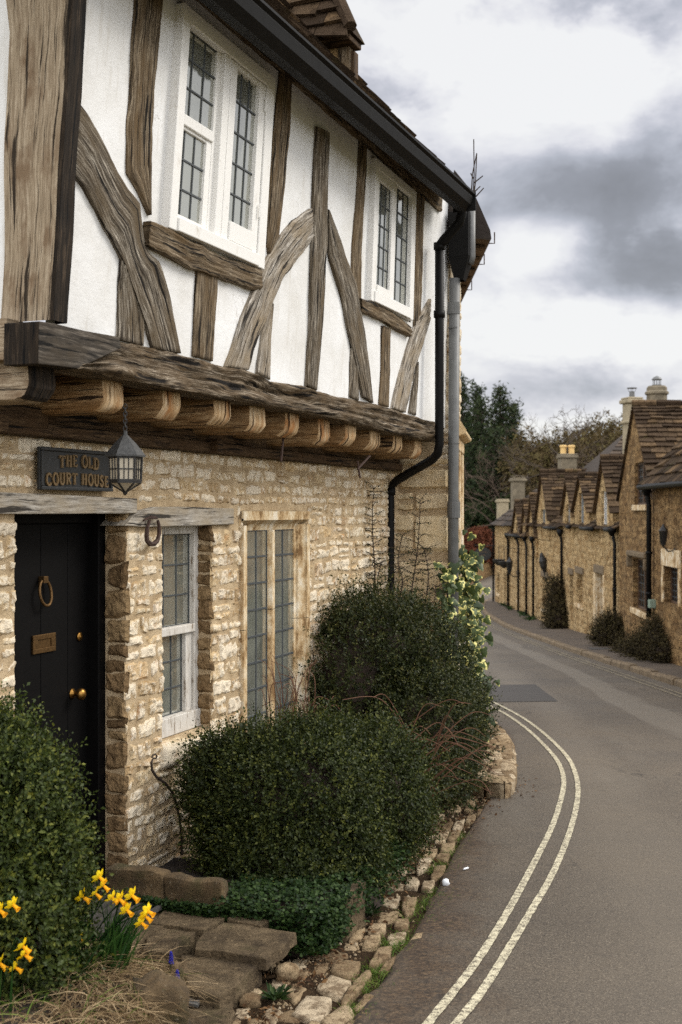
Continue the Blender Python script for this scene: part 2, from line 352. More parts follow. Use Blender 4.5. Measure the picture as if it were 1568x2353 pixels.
# ------------------------------------------------------------------ object bookkeeping
def tag(o, label=None, cat=None, group=None, kind=None):
    if label: o['label'] = label
    if cat: o['category'] = cat
    if group: o['group'] = group
    if kind: o['kind'] = kind
    return o
def thing(name, label, cat, loc=(0,0,0), group=None):
    o = bpy.data.objects.new(name, None); COL.objects.link(o); o.location = loc; o.empty_display_size = .1
    return tag(o, label, cat, group)
def link(name, me, mats, parent=None, smooth=False, bevel=0):
    for m in (mats if isinstance(mats, (list, tuple)) else [mats]): me.materials.append(MATS[m])
    o = bpy.data.objects.new(name, me); COL.objects.link(o)
    if parent is not None:
        o.parent = parent
        q = parent; off = V3((0,0,0))
        while q is not None: off += V3(q.location); q = q.parent
        o.location = -off              # meshes are written in world coordinates
    if smooth: me.polygons.foreach_set('use_smooth', [True]*len(me.polygons))
    if bevel:
        b = o.modifiers.new('edge', 'BEVEL'); b.width = bevel; b.segments = 2; b.limit_method = 'ANGLE'; b.angle_limit = .7
    return o

class MB:
    def __init__(s): s.v = []; s.f = []; s.uv = []; s.mi = []; s.at = {}
    def vert(s, p, **a):
        s.v.append(tuple(p)); i = len(s.v)-1
        for k, x in a.items(): s.at.setdefault(k, {})[i] = x
        return i
    def face(s, idx, uv=None, mat=0):
        s.f.append(tuple(idx)); s.uv.append(uv or [(0,0)]*len(idx)); s.mi.append(mat)
    def poly(s, pts, uv=None, mat=0, **a):
        s.face([s.vert(p, **a) for p in pts], uv, mat)
    def box8(s, P, loc, mat=0, ou=(0,0), **a):
        """P maps local (x,y,z) to the world; loc = (x0,x1,y0,y1,z0,z1)"""
        x0,x1,y0,y1,z0,z1 = loc
        c = [(x,y,z) for z in (z0,z1) for y in (y0,y1) for x in (x0,x1)]
        ids = [s.vert(P(*q), **a) for q in c]
        L = max(range(3), key=lambda i: loc[2*i+1]-loc[2*i])
        for f in ((0,1,3,2),(4,6,7,5),(0,4,5,1),(2,3,7,6),(0,2,6,4),(1,5,7,3)):
            q = [c[i] for i in f]
            ax = [i for i in range(3) if max(p[i] for p in q)-min(p[i] for p in q) > 1e-9]
            if len(ax) < 2: ax = [0,1]
            u = L if L in ax else ax[0]; w = [i for i in ax if i != u][0]
            s.face([ids[i] for i in f], [(p[u]+ou[0], p[w]+ou[1]+x0*.37) for p in q], mat)
    def prism(s, P, pts, n0, n1, mat=0, msid=None, ou=(0,0)):
        """outline pts (a,z) extruded from n0 to n1"""
        k = len(pts)
        a = [s.vert(P(x, n0, z)) for x, z in pts]; b = [s.vert(P(x, n1, z)) for x, z in pts]
        s.face(b, [(x+ou[0], z+ou[1]) for x, z in pts], mat)
        s.face(a[::-1], [(x+ou[0], z+ou[1]) for x, z in pts[::-1]], mat)
        acc = 0
        for i in range(k):
            j = (i+1) % k; l = math.dist(pts[i], pts[j])
            s.face([a[i], a[j], b[j], b[i]], [(acc, n0+ou[1]), (acc+l, n0+ou[1]), (acc+l, n1+ou[1]), (acc, n1+ou[1])], mat if msid is None else msid)
            acc += l
    def tube(s, pts, r, seg=8, mat=0, cap=True, **a):
        pts = [V3(p) for p in pts]; rs = r if hasattr(r, '__len__') else [r]*len(pts)
        rings = []; up = None; acc = 0
        for i, p in enumerate(pts):
            t = (pts[min(i+1, len(pts)-1)]-pts[max(i-1, 0)])
            if t.length < 1e-9: t = V3((0,0,1))
            t.normalize()
            if up is None: up = t.orthogonal().normalized()
            else:
                up = up-t*up.dot(t)
                up = up.normalized() if up.length > 1e-6 else t.orthogonal().normalized()
            w = t.cross(up)
            rings.append([s.vert(p+(up*math.cos(6.28318*j/seg)+w*math.sin(6.28318*j/seg))*rs[i], **a) for j in range(seg)])
        for i in range(len(rings)-1):
            l = (pts[i+1]-pts[i]).length
            for j in range(seg):
                k = (j+1) % seg
                s.face([rings[i][j], rings[i][k], rings[i+1][k], rings[i+1][j]],
                       [(acc, j*rs[i]), (acc, (j+1)*rs[i]), (acc+l, (j+1)*rs[i]), (acc+l, j*rs[i])], mat)
            acc += l
        if cap: s.face(rings[0][::-1], None, mat); s.face(rings[-1], None, mat)
    def lathe(s, c, prof, seg=16, axis=(0,0,1), mat=0):
        a = V3(axis).normalized(); u = a.orthogonal().normalized(); w = a.cross(u); c = V3(c)
        rings = [[s.vert(c+a*h+(u*math.cos(6.28318*j/seg)+w*math.sin(6.28318*j/seg))*r) for j in range(seg)] for r, h in prof]
        for i in range(len(rings)-1):
            for j in range(seg):
                k = (j+1) % seg
                s.face([rings[i][j], rings[i][k], rings[i+1][k], rings[i+1][j]], None, mat)
        s.face(rings[0][::-1], None, mat); s.face(rings[-1], None, mat)
    def mesh(s, name):
        me = bpy.data.meshes.new(name); me.from_pydata(s.v, [], s.f); 
        ul = me.uv_layers.new(name='UVMap')
        ul.data.foreach_set('uv', [c for f in s.uv for q in f for c in q])
        me.polygons.foreach_set('material_index', s.mi)
        for k, d in s.at.items():
            at = me.attributes.new(k, 'FLOAT', 'POINT'); arr = np.zeros(len(s.v), np.float32)
            for i, x in d.items(): arr[i] = x
            at.data.foreach_set('value', arr)
        me.update()
        return me
    def build(s, name, mats, parent=None, smooth=False, bevel=0):
        return link(name, s.mesh(name), mats, parent, smooth, bevel)

# ------------------------------------------------------------------ frames
class Fr:
    """vertical frame: a along d, n along the outward normal, z up; off(a,z) bends the wall surface"""
    def __init__(s, O, d, nr, off=None): s.O, s.d, s.nr, s.off = V3(O), V3(d).normalized(), V3(nr).normalized(), off
    def P(s, a, n, z):
        o = s.off(a, z) if s.off else 0
        return s.O+s.d*a+s.nr*(n+o)+V3((0,0,z))
    def px(s, u, v, n=0):
        r = V3(((u-CX)/F, 1, -(v-CY)/F)); o = 0
        for i in range(12):
            k = (n+o+s.O.dot(s.nr))/r.dot(s.nr); p = r*k
            a = (p-s.O).dot(s.d)
            if not s.off: break
            o = s.off(a, p.z)
        return (a, p.z)
    def pts(s, l, n=0): return [s.px(u, v, n) for u, v in l]
def at(u, v, Y): return V3(((u-CX)/F*Y, Y, -(v-CY)/F*Y))
TH = math.atan(1116/F)
fd, fn = V3((math.sin(TH), math.cos(TH), 0)), V3((math.cos(TH), -math.sin(TH), 0))
FA = fn*-3.6
LO = Fr(FA, fd, fn)
UP = Fr(FA, fd, fn, lambda a, z: .46+max(.02, .09-.0125*(a-4.6))*(z-.70))
def along(base, n): return Fr(FA+fd*base+fn*n, fn, -fd)        # a wall face looking back along the street
PROF = [(-60, 1.1), (0, -1.85), (10, -2.35), (25, -3.1), (45, -4.1), (67, -4.6), (100, -4.6), (2000, -4.6)]
def prof(y):
    for (a, b), (c, d) in zip(PROF, PROF[1:]):
        if y <= c: return b+(d-b)*(y-a)/(c-a)
    return PROF[-1][1]
def gpx(u, v, dz=0):
    k = (v-CY)/F; lo, hi = 1.0, 400.0
    for i in range(50):
        m = (lo+hi)/2
        if -k*m < prof(m)+dz: hi = m
        else: lo = m
    return V3(((u-CX)/F*lo, lo, prof(lo)+dz))
def flat(u, v, z):
    Y = z*F/-(v-CY); return V3(((u-CX)/F*Y, Y, z))
def fbm(x, y, z, o=3):
    return noise.fractal(V3((x, y, z)), 1.0, 2.0, o)
def interp(poly, x):
    for (a, b), (c, d) in zip(poly, poly[1:]):
        if x <= c: return b+(d-b)*(x-a)/(c-a)
    return poly[-1][1]
def resample(pl, n):
    ds = [0]
    for p, q in zip(pl, pl[1:]): ds.append(ds[-1]+math.dist(p, q))
    out = []; j = 0
    for i in range(n+1):
        t = ds[-1]*i/n
        while j < len(pl)-2 and ds[j+1] < t: j += 1
        k = (t-ds[j])/max(1e-9, ds[j+1]-ds[j])
        out.append(tuple(a+(b-a)*k for a, b in zip(pl[j], pl[j+1])))
    return out

def timber(mb, fr, L, Rr, nf=.018, nb=-.05, seed=0, rough=1.0, mat=0, mats_side=None):
    """a hewn timber between two traced edges, grooved along its grain"""
    ln = max(sum(math.dist(a, b) for a, b in zip(L, L[1:])), .05)
    M = max(6, int(ln/.02)); K = 13
    L, Rr = resample(L, M), resample(Rr, M); ox, oy = seed*3.7, seed*1.9
    rows = []; w = math.dist(L[M//2], Rr[M//2])
    for i in range(M+1):
        s_ = i/M*ln; row = []
        (la, lz), (ra, rz) = L[i], Rr[i]
        e0 = fbm(s_*5+ox, 1.3, seed, 5)*.011*rough; e1 = fbm(s_*5+ox, 7.7, seed, 5)*.011*rough
        for j in range(K+1):
            q = j/K; qq = q*(1-(e0+e1)/w)+e0/w
            a = la+(ra-la)*qq; z = lz+(rz-lz)*qq
            n = nf-(.007*rough if j in (0, K) else 0)
            n += fbm(s_*2+ox, q*w*60, seed*2.1, 4)*.011*rough
            row.append((mb.vert(fr.P(a, n, z)), (s_+ox, q*w+oy)))
        bl = mb.vert(fr.P(la, nb, lz)); br = mb.vert(fr.P(ra, nb, rz))
        rows.append((row, bl, br))
    for i in range(M):
        (r0, bl0, br0), (r1, bl1, br1) = rows[i], rows[i+1]
        for j in range(K):
            q = [r0[j], r0[j+1], r1[j+1], r1[j]]; mb.face([x[0] for x in q], [x[1] for x in q], mat)
        cp = lambda x: (mb.vert(mb.v[x[0]]), x[1])
        a, b = cp(r0[0]), cp(r1[0]); mb.face([bl0, a[0], b[0], bl1], [(a[1][0], a[1][1]-.07), a[1], b[1], (b[1][0], b[1][1]-.07)], mat)
        a, b = cp(r0[K]), cp(r1[K]); mb.face([a[0], br0, br1, b[0]], [a[1], (a[1][0], a[1][1]+.07), (b[1][0], b[1][1]+.07), b[1]], mat)
    for row, bl, br in (rows[0], rows[-1]):
        mb.face([bl]+[x[0] for x in row]+[br], [(row[0][1][0]-.05, row[0][1][1])]+[x[1] for x in row]+[(row[-1][1][0]-.05, row[-1][1][1])], mat)

def stone(mb, fr, a0, a1, z0, z1, h, rng, K=(6, 5), lum=None, n0=-.003, round_=.3, jit=.17, mat=0, rough=1.0):
    """one rubble stone: a lumpy pillow set in the wall face"""
    w, g = a1-a0, z1-z0; r1, r2 = (rng.random() if lum is None else lum), rng.random(); sd = rng.random()*100
    cj = [(rng.uniform(-jit, jit)*g, rng.uniform(-jit, jit)*g) for _ in range(4)]
    tx, tz = rng.uniform(-.35, .35)*h*rough, rng.uniform(-.35, .35)*h*rough
    nx = max(K[0], min(14, int(w/.02))) if K[0] > 4 else K[0]; nz = K[1]; ids = []
    for j in range(nz+1):
        row = []
        for i in range(nx+1):
            x, y = i/nx, j/nz
            sx, sy = 2*x-1, 2*y-1
            px_ = sx*(1-.12*round_*sy*sy*(g/w if w > g else 1)); py_ = sy*(1-.22*round_*sx*sx*sx*sx)
            ja = sum(c[0]*wt for c, wt in zip(cj, ((1-x)*(1-y), x*(1-y), (1-x)*y, x*y)))
            jz = sum(c[1]*wt for c, wt in zip(cj, ((1-x)*(1-y), x*(1-y), (1-x)*y, x*y)))
            a = a0+w*(px_+1)/2+ja; z = z0+g*(py_+1)/2+jz
            edge = i in (0, nx) or j in (0, nz)
            e = min(min(x, 1-x)*w, min(y, 1-y)*g)
            lift = h*(1-math.exp(-e/(.004+.010*round_))) if not edge else 0
            bump_ = fbm(a*24+sd, z*24, sd, 5)*.013*rough
            a += fbm(z*22+sd, a*22, 3.1, 2)*.008; z += fbm(a*22, z*22+sd, 5.7, 2)*.008
            n = n0 if edge else lift+bump_+tx*sx+tz*sy
            row.append(mb.vert(fr.P(a, n, z), rnd=r1, rnd2=r2, proud=0.0 if edge else max(0, min(1, .25+(lift+bump_)/max(h, .01)*.6))))
        ids.append(row)
    for j in range(nz):
        for i in range(nx):
            mb.face([ids[j][i], ids[j][i+1], ids[j+1][i+1], ids[j+1][i]], None, mat)

def rubble(mb, fr, a0, a1, z0, z1, holes=(), rng=R, ch=(.055, .115), cl=(.07, .27), h=(.004, .013), gap=.012, K=(9, 7), stop=None, rough=1.0):
    z = z0
    while z < z1-.02:
        hh = min(rng.uniform(*ch), z1-z)
        if z1-(z+hh) < .035: hh = z1-z
        a = a0-rng.random()*.1
        while a < a1:
            w = rng.uniform(*cl)*(.75+hh*4); b = a+w; lo, hi = max(a, a0), min(b, a1)
            zz0, zz1 = z+gap/2, z+hh-gap/2
            if rng.random() < .10 and hh < .10: zz1 -= hh*.25
            bad = False; nxt = b
            for (h0, h1, q0, q1) in holes:
                if lo < h1 and hi > h0 and zz0 < q1-.01 and zz1 > q0+.01:
                    if lo < h0-.05: hi = h0
                    elif hi > h1+.05 or True:
                        if hi <= h1+.05: bad = True; nxt = max(b, h1) if b > h1-.05 else b
                        else: lo = h1
            if not bad and hi-lo > .04:
                if hi-lo > .1 and hh > .085 and rng.random() < .16:      # two thin stones
                    m = (zz0+zz1)/2
                    stone(mb, fr, lo+gap/2, hi-gap/2, zz0, m-gap/2, rng.uniform(*h), rng, (K[0], 4), rough=rough)
                    stone(mb, fr, lo+gap/2, hi-gap/2, m+gap/2, zz1, rng.uniform(*h), rng, (K[0], 4), rough=rough)
                else:
                    dz = fbm(lo*1.3, z*2, 2.2)*.02
                    stone(mb, fr, lo+gap/2, hi-gap/2, zz0+dz, zz1+dz, rng.uniform(*h), rng, K, rough=rough)
            a = nxt
        z += hh

def wall_bands(mb, fr, zs, edge, holes, n=0, mat=0, step=None, uvo=(0,0)):
    """wall surface between z breaks; edge(z) gives left and right limits, holes are left open"""
    zz = sorted(set([round(z, 4) for z in zs]+[round(q, 4) for h in holes for q in h[2:4] if min(zs) < q < max(zs)]))
    if step:
        out = []
        for a, b in zip(zz, zz[1:]):
            k = max(1, int((b-a)/step)); out += [a+(b-a)*i/k for i in range(k)]
        zz = out+[zz[-1]]
    for q0, q1 in zip(zz, zz[1:]):
        m = (q0+q1)/2; l0, r0 = edge(q0); l1, r1 = edge(q1)
        cuts = sorted([(h[0], h[1]) for h in holes if h[2] < m < h[3]])
        segs = []; c0, c1 = l0, l1
        for x, y in cuts: segs.append((c0, c1, x, x)); c0 = c1 = y
        segs.append((c0, c1, r0, r1))
        for a0, a1, b0, b1 in segs:
            if b0-a0 < 1e-4 and b1-a1 < 1e-4: continue
            k = max(1, int(max(b0-a0, b1-a1)/step)) if step else 1
            for i in range(k):
                f0, f1 = i/k, (i+1)/k
                p = [(a0+(b0-a0)*f0, q0), (a0+(b0-a0)*f1, q0), (a1+(b1-a1)*f1, q1), (a1+(b1-a1)*f0, q1)]
                mb.poly([fr.P(a, n, z) for a, z in p], [(a+uvo[0], z+uvo[1]) for a, z in p], mat)

def tiles(mb, O, U, V, u_lim, H, rows, tw=(.2, .42), th=.03, rng=R, mat=0, sag=.0, taper=.35):
    """courses of stone tiles on a slope: O eave corner, U along the eave, V up the slope, u_lim(v) gives the ends"""
    O, U, V = V3(O), V3(U).normalized(), V3(V).normalized(); N = U.cross(V)
    if N.z < 0: N = -N
    v = -.06
    hs = [H/rows*(1+taper*(1-2*i/max(1, rows-1))) for i in range(rows)]
    for i in range(rows):
        l = hs[i]; lo, hi = u_lim(max(0, v)); a = lo-rng.random()*.15*0
        while a < hi-.03:
            w = rng.uniform(*tw)*(1.15-.4*i/rows); b = min(a+w, hi)
            if hi-b < .08: b = hi
            t = th*rng.uniform(.6, 1.5); j0, j1 = rng.uniform(-.025, .025), rng.uniform(-.02, .02); r = rng.random()
            l2, h2 = u_lim(min(v+l*1.15, H))
            ta, tb = max(a+.004, l2), min(b-.004, h2)
            if tb-ta < .01: ta = tb = (max(min(a, h2), l2)+max(min(b, h2), l2))/2; tb += .005
            sg = -sag*math.sin(3.14159*(v/H))
            q = [O+U*(a+.004)+V*(v+j0)+N*(t+.012+sg), O+U*(b-.004)+V*(v+j1)+N*(t*rng.uniform(.7, 1.3)+.012+sg),
                 O+U*tb+V*(v+l*1.15)+N*(.006+sg), O+U*ta+V*(v+l*1.15)+N*(.006+sg)]
            d = [q[0]-N*t, q[1]-N*t, q[2]-N*.02, q[3]-N*.02]
            iq = [mb.vert(p, rnd=r) for p in q]; idd = [mb.vert(p, rnd=r) for p in d]
            mb.face(iq, None, mat); mb.face([idd[0], idd[1], iq[1], iq[0]], None, mat)
            mb.face([idd[1], idd[2], iq[2], iq[1]], None, mat); mb.face([idd[3], idd[0], iq[0], iq[3]], None, mat); mb.face(idd[::-1], None, mat)
            a = b
        v += l

def leaves(base, axis, nrm, L, W, rnd, name, mat, parent=None, fold=.25):
    """numpy: one small folded leaf per row"""
    n = len(base); ax = axis/np.linalg.norm(axis, axis=1, keepdims=True)
    sd = np.cross(ax, nrm); sd /= np.linalg.norm(sd, axis=1, keepdims=True)+1e-9
    up = np.cross(sd, ax); L = L[:, None]; W = W[:, None]
    v = np.empty((n, 4, 3))
    v[:, 0] = base; v[:, 2] = base+ax*L
    v[:, 1] = base+ax*L*.48+sd*W*.5+up*W*fold; v[:, 3] = base+ax*L*.48-sd*W*.5+up*W*fold
    return raw_mesh(name, v.reshape(-1, 3), (np.arange(n)[:, None, None]*4+np.array([[0, 1, 2], [0, 2, 3]])[None]).reshape(-1, 3), np.repeat(rnd, 4), mat, parent)
def raw_mesh(name, v, f, rnd, mat, parent=None, extra=None):
    me = bpy.data.meshes.new(name); k = f.shape[1]
    me.vertices.add(len(v)); me.vertices.foreach_set('co', v.astype(np.float32).ravel())
    me.loops.add(f.size); me.loops.foreach_set('vertex_index', f.astype(np.int32).ravel())
    me.polygons.add(len(f)); me.polygons.foreach_set('loop_start', np.arange(0, f.size, k, dtype=np.int32))
    try: me.polygons.foreach_set('loop_total', np.full(len(f), k, dtype=np.int32))
    except Exception: pass
    me.update(calc_edges=True)
    a = me.attributes.new('rnd', 'FLOAT', 'POINT'); a.data.foreach_set('value', rnd.astype(np.float32))
    if extra:
        for q, x in extra.items():
            a = me.attributes.new(q, 'FLOAT', 'POINT'); a.data.foreach_set('value', x.astype(np.float32))
    return link(name, me, mat, parent)
def unit(n):
    d = NR.normal(size=(n, 3)); return d/np.linalg.norm(d, axis=1, keepdims=True)
def blob_points(blobs, n, lo=.72, hi=1.03, bump=.12, zmin=None):
    """points near the surface of a union of ellipsoids, with outward directions"""
    c = np.array([b[0] for b in blobs]); r = np.array([b[1] for b in blobs])
    wt = np.array([x[0]*x[1]+x[1]*x[2]+x[0]*x[2] for x in r]); wt /= wt.sum()
    P, D = [], []; tot = 0
    while tot < n:
        m = n*2; k = NR.choice(len(blobs), m, p=wt); d = unit(m)
        s_ = lo+(hi-lo)*NR.random(m)**.6
        ph = 1+bump*(np.sin(d[:, 0]*7+k)*np.sin(d[:, 1]*8+k*2)*np.sin(d[:, 2]*7+1)+.7*np.sin(d[:, 0]*17+k)*np.sin(d[:, 2]*15)*np.sin(d[:, 1]*16+2)+.5*np.sin(d[:, 0]*31+k)*np.sin(d[:, 2]*29+k)*np.sin(d[:, 1]*33))
        p = c[k]+d*r[k]*(s_*ph)[:, None]
        ok = np.ones(m, bool)
        for i in range(len(blobs)):
            q = np.linalg.norm((p-c[i])/r[i], axis=1); ok &= (q > .74) | (k == i)
        if zmin is not None: ok &= p[:, 2] > zmin
        out = d/r[k]; out /= np.linalg.norm(out, axis=1, keepdims=True)
        P.append(p[ok]); D.append(out[ok]); tot += ok.sum()
    return np.concatenate(P)[:n], np.concatenate(D)[:n]
def sprigs(P, D, per=8, sl=(.06, .13), ll=.018, lw=.010, up=.45, spread=.5):
    """little shoots with paired leaves"""
    n = len(P); ax = D*.7+np.array([0, 0, up])+NR.normal(size=(n, 3))*spread
    ax /= np.linalg.norm(ax, axis=1, keepdims=True); s = NR.uniform(*sl, n)
    o = np.cross(ax, unit(n)); o /= np.linalg.norm(o, axis=1, keepdims=True); o2 = np.cross(ax, o)
    B, A, N_, L = [], [], [], []; rn = NR.random(n)
    for i in range(per):
        t = (i+.6)/per; ang = (i//2)*1.57+(i % 2)*3.1416
        side = o*math.cos(ang)+o2*math.sin(ang)
        B.append(P+ax*(s*t)[:, None]); A.append(side*.85+ax*(.45+.5*t)+NR.normal(size=(n, 3))*.2); N_.append(ax-side*.3); L.append(ll*(1.1-.35*t)*NR.uniform(.75, 1.25, n))
    rr = np.tile(rn, per); rr = np.clip(rr*.6+NR.random(len(rr))*.3+np.repeat(np.linspace(-.05, .15, per), n), 0, 1)
    L = np.concatenate(L)
    return np.concatenate(B), np.concatenate(A), np.concatenate(N_), L, L*lw/ll, rr

def block(mb, P, loc, amp=.012, r=.03, res=.05, seed=0, **at):
    """a rough hewn block: rounded box with a noisy surface"""
    h = [(loc[2*i+1]-loc[2*i])/2 for i in range(3)]; c = [(loc[2*i+1]+loc[2*i])/2 for i in range(3)]
    r = min(r, min(h)*.95)
    for ax in range(3):
        u, w = [i for i in range(3) if i != ax]; nu, nw = max(3, int(2*h[u]/res)), max(3, int(2*h[w]/res))
        for sg in (-1, 1):
            ids = []
            for j in range(nw+1):
                row = []
                for i in range(nu+1):
                    p = [0, 0, 0]; p[ax] = sg*h[ax]; p[u] = h[u]*(2*i/nu-1); p[w] = h[w]*(2*j/nw-1)
                    inn = [max(-(h[k]-r), min(h[k]-r, p[k])) for k in range(3)]; d = [p[k]-inn[k] for k in range(3)]; l = math.sqrt(sum(x*x for x in d)) or 1
                    p = [inn[k]+d[k]/l*r+fbm((c[0]+inn[0]+d[0]/l*r)*7+k*9+seed, (c[1]+inn[1]+d[1]/l*r)*7, (c[2]+inn[2]+d[2]/l*r)*7, 4)*amp for k in range(3)]
                    row.append(mb.vert(P(*[c[k]+p[k] for k in range(3)]), **at))
                ids.append(row)
            for j in range(nw):
                for i in range(nu): mb.face([ids[j][i], ids[j][i+1], ids[j+1][i+1], ids[j+1][i]])
SKY, SUN, EXPO, ZEN, BACK, LEFT_ = .53, 1.5, .80, 2.25, 1.9, .95
# ================================================================== the timber framed house
JB = .645                                                         # underside of the jetty beam
H = thing('timber_framed_house', 'half timbered house with white plaster jetty, rubble stone ground floor and black door', 'house', LO.P(6, 0, -2))

# --- ground floor stone wall
DOOR = (5.035, 6.06, -2.4, -.005); W1 = (6.46, 7.095, -1.36, -.075); W2 = (7.53, 8.67, -1.75, .015)
holes = [DOOR, W1, W2]
mb = MB(); wall_bands(mb, LO, [-2.5, .36], lambda z: (1.5, 10.7), holes, 0, 0)
for a, s0 in ((DOOR[1], 1), (DOOR[0], 0), (W1[0], 0), (W1[1], 1)):  # mortar behind the reveal stones
    z0, z1 = (-2.4, -.005) if a in DOOR else (-1.36, -.075); dp = -.34 if a in DOOR else -.2
    mb.poly([LO.P(a, 0, z0), LO.P(a, dp, z0), LO.P(a, dp, z1), LO.P(a, 0, z1)])
mb.poly([LO.P(W1[0], 0, -1.36), LO.P(W1[1], 0, -1.36), LO.P(W1[1], -.2, -1.33), LO.P(W1[0], -.2, -1.33)])
WALL = mb.build('stone_wall', 'lime_mortar', H)
rg = random.Random(11)
mb = MB()
lint = [(4.6, 6.19, -.01, .085), (6.05, 7.44, -.085, .03)]
rubble(mb, LO, 3.6, 10.69, -2.45, .365, [(h[0]+.014, h[1]-.014, h[2], h[3]) for h in holes]+lint, rg)
# jamb stones: the door reveal, the window reveal
mb.build('rubble_facing', 'rubble_stone', WALL)
mb = MB()
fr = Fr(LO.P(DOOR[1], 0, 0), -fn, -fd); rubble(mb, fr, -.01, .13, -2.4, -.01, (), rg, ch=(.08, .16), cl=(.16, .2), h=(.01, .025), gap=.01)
tag(mb.build('door_reveal', 'dark_brown_stone', WALL), 'dark brown stones of the door reveal'); mb = MB()
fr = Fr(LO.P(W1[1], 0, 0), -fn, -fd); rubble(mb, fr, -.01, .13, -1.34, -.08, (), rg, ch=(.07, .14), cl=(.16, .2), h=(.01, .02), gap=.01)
tag(mb.build('window_reveal', 'dark_brown_stone', WALL), 'dark brown stones of the window reveal')
mb = MB()                                                         # rough stone sill under the small window
for a0, a1 in ((6.42, 6.72), (6.72, 7.16)): stone(mb, LO, a0, a1, -1.50, -1.345, .055, rg, (8, 6), lum=.6)
mb.build('window_sill', 'rubble_stone', H, smooth=True)
mb = MB(); stone(mb, LO, 5.9, 6.1, -2.13, -1.96, .07, rg, (7, 6), lum=.3); mb.build('pier_base', 'ashlar_stone', H, smooth=True)

def wbox(mb, fr, a0, a1, n0, n1, z0, z1, mat=0): mb.box8(fr.P, (a0, a1, n0, n1, z0, z1), mat, (R.random()*9, R.random()*9))
# --- lintels
for nm, pts, n in (('door_lintel', [(4.3, -.005), (5.05, -.01), (6.12, -.008), (6.125, .075), (5.4, .085), (4.3, .1)], .035),
                   ('window_lintel', [(6.0, -.075), (6.24, -.085), (7.355, -.08), (7.36, .022), (6.69, .032), (6.34, .03), (6.13, .005)], .03)):
    mb = MB(); mb.prism(LO.P, pts, -.2, n, 0, None, (n*40, 3)); mb.build(nm, 'grey_oak', H, bevel=.006)

# --- the black door in its recess
D = MB()
for a0, a1 in ((5.05, 5.30), (5.304, 5.55), (5.554, 5.80), (5.804, 6.0)): D.box8(LO.P, (a0, a1, -.25, -.205, -2.05, -.06))
DR = D.build('door', 'black_door', H, bevel=.004)
mb = MB()
wbox(mb, LO, 5.99, 6.062, -.30, -.13, -2.1, -.006); wbox(mb, LO, 5.03, 5.06, -.30, -.17, -2.1, -.006); wbox(mb, LO, 5.06, 5.99, -.30, -.17, -.06, -.006)
wbox(mb, LO, 5.03, 6.06, -.30, -.10, -2.12, -2.0)
mb.build('door_frame', 'black_door', H, bevel=.006)
def on(fr, u, v, n): a, z = fr.px(u, v, n); return fr.P(a, n, z), a, z
ND = -.205
p, a, z = on(LO, 105, 1362, ND+.03)
mb = MB(); ring = [LO.P(a+.052*math.sin(t/16*6.2832), ND+.03+.01*math.cos(t/16*6.28), z-.068*math.cos(t/16*6.2832)) for t in range(17)]
mb.tube(ring, .0085, 8); wbox(mb, LO, a-.02, a+.02, ND, ND+.035, z+.05, z+.085)
mb.build('knocker', 'dull_brass', DR, smooth=False, bevel=.002)
a0, z1 = LO.px(75, 1463, ND+.006); a1, z0 = LO.px(127, 1493, ND+.006)
mb = MB(); zc = (z0+z1)/2; hz = .048
wbox(mb, LO, a0, a1, ND, ND+.012, zc-hz, zc-hz+.026); wbox(mb, LO, a0, a1, ND, ND+.012, zc+hz-.026, zc+hz)
wbox(mb, LO, a0, a0+.04, ND, ND+.012, zc-hz+.026, zc+hz-.026); wbox(mb, LO, a1-.04, a1, ND, ND+.012, zc-hz+.026, zc+hz-.026)
wbox(mb, LO, a0+.04, a1-.04, ND, ND+.006, zc-hz+.026, zc+hz-.026); mb.build('letterbox', 'dull_brass', DR, bevel=.002)
p, a, z = on(LO, 184, 1595, ND+.05)
mb = MB(); mb.lathe(LO.P(a, ND, z), [(.028, 0), (.028, .006), (.012, .01), (.011, .035), (.026, .042), (.033, .055), (.03, .07), (.016, .08), (.002, .082)], 20, fn); mb.build('door_knob', 'brass', DR, smooth=True)
p, a, z = on(LO, 185, 1463, ND+.01)
mb = MB(); mb.lathe(LO.P(a, ND, z), [(.024, 0), (.024, .008), (.019, .012), (.008, .012), (.004, .016)], 20, fn); mb.build('lock_cover', 'brass', DR, smooth=True)

def leaded(fr, win, a0, a1, z0, z1, n, cols, rows, lead_w=.009):
    mb = MB(); k = 3
    mb.poly([fr.P(a0, n, z0), fr.P(a1, n, z0), fr.P(a1, n, z1), fr.P(a0, n, z1)])
    mb.build('glass', 'old_glass', win)
    mb = MB()
    for i in range(cols+1):
        a = a0+(a1-a0)*i/cols; mb.box8(fr.P, (a-lead_w/2, a+lead_w/2, n-.004, n+.005, z0, z1))
    for i in range(rows+1):
        z = z0+(z1-z0)*i/rows; mb.box8(fr.P, (a0, a1, n-.004, n+.0065, z-lead_w/2, z+lead_w/2))
    mb.build('lead_bars', 'lead', win)
def curtain(fr, win, a0, a1, z0, z1, n, mat='curtain'):
    mb = MB(); k = int((a1-a0)/.012)
    for i in range(k):
        f = lambda j: n+.022*math.sin(j*.85)+.012*math.sin(j*.37+a0*9)
        b0, b1 = a0+(a1-a0)*i/k, a0+(a1-a0)*(i+1)/k
        mb.poly([fr.P(b0, f(i), z0), fr.P(b1, f(i+1), z0), fr.P(b1, f(i+1), z1), fr.P(b0, f(i), z1)])
    return mb.build('curtain', mat, win, smooth=True)
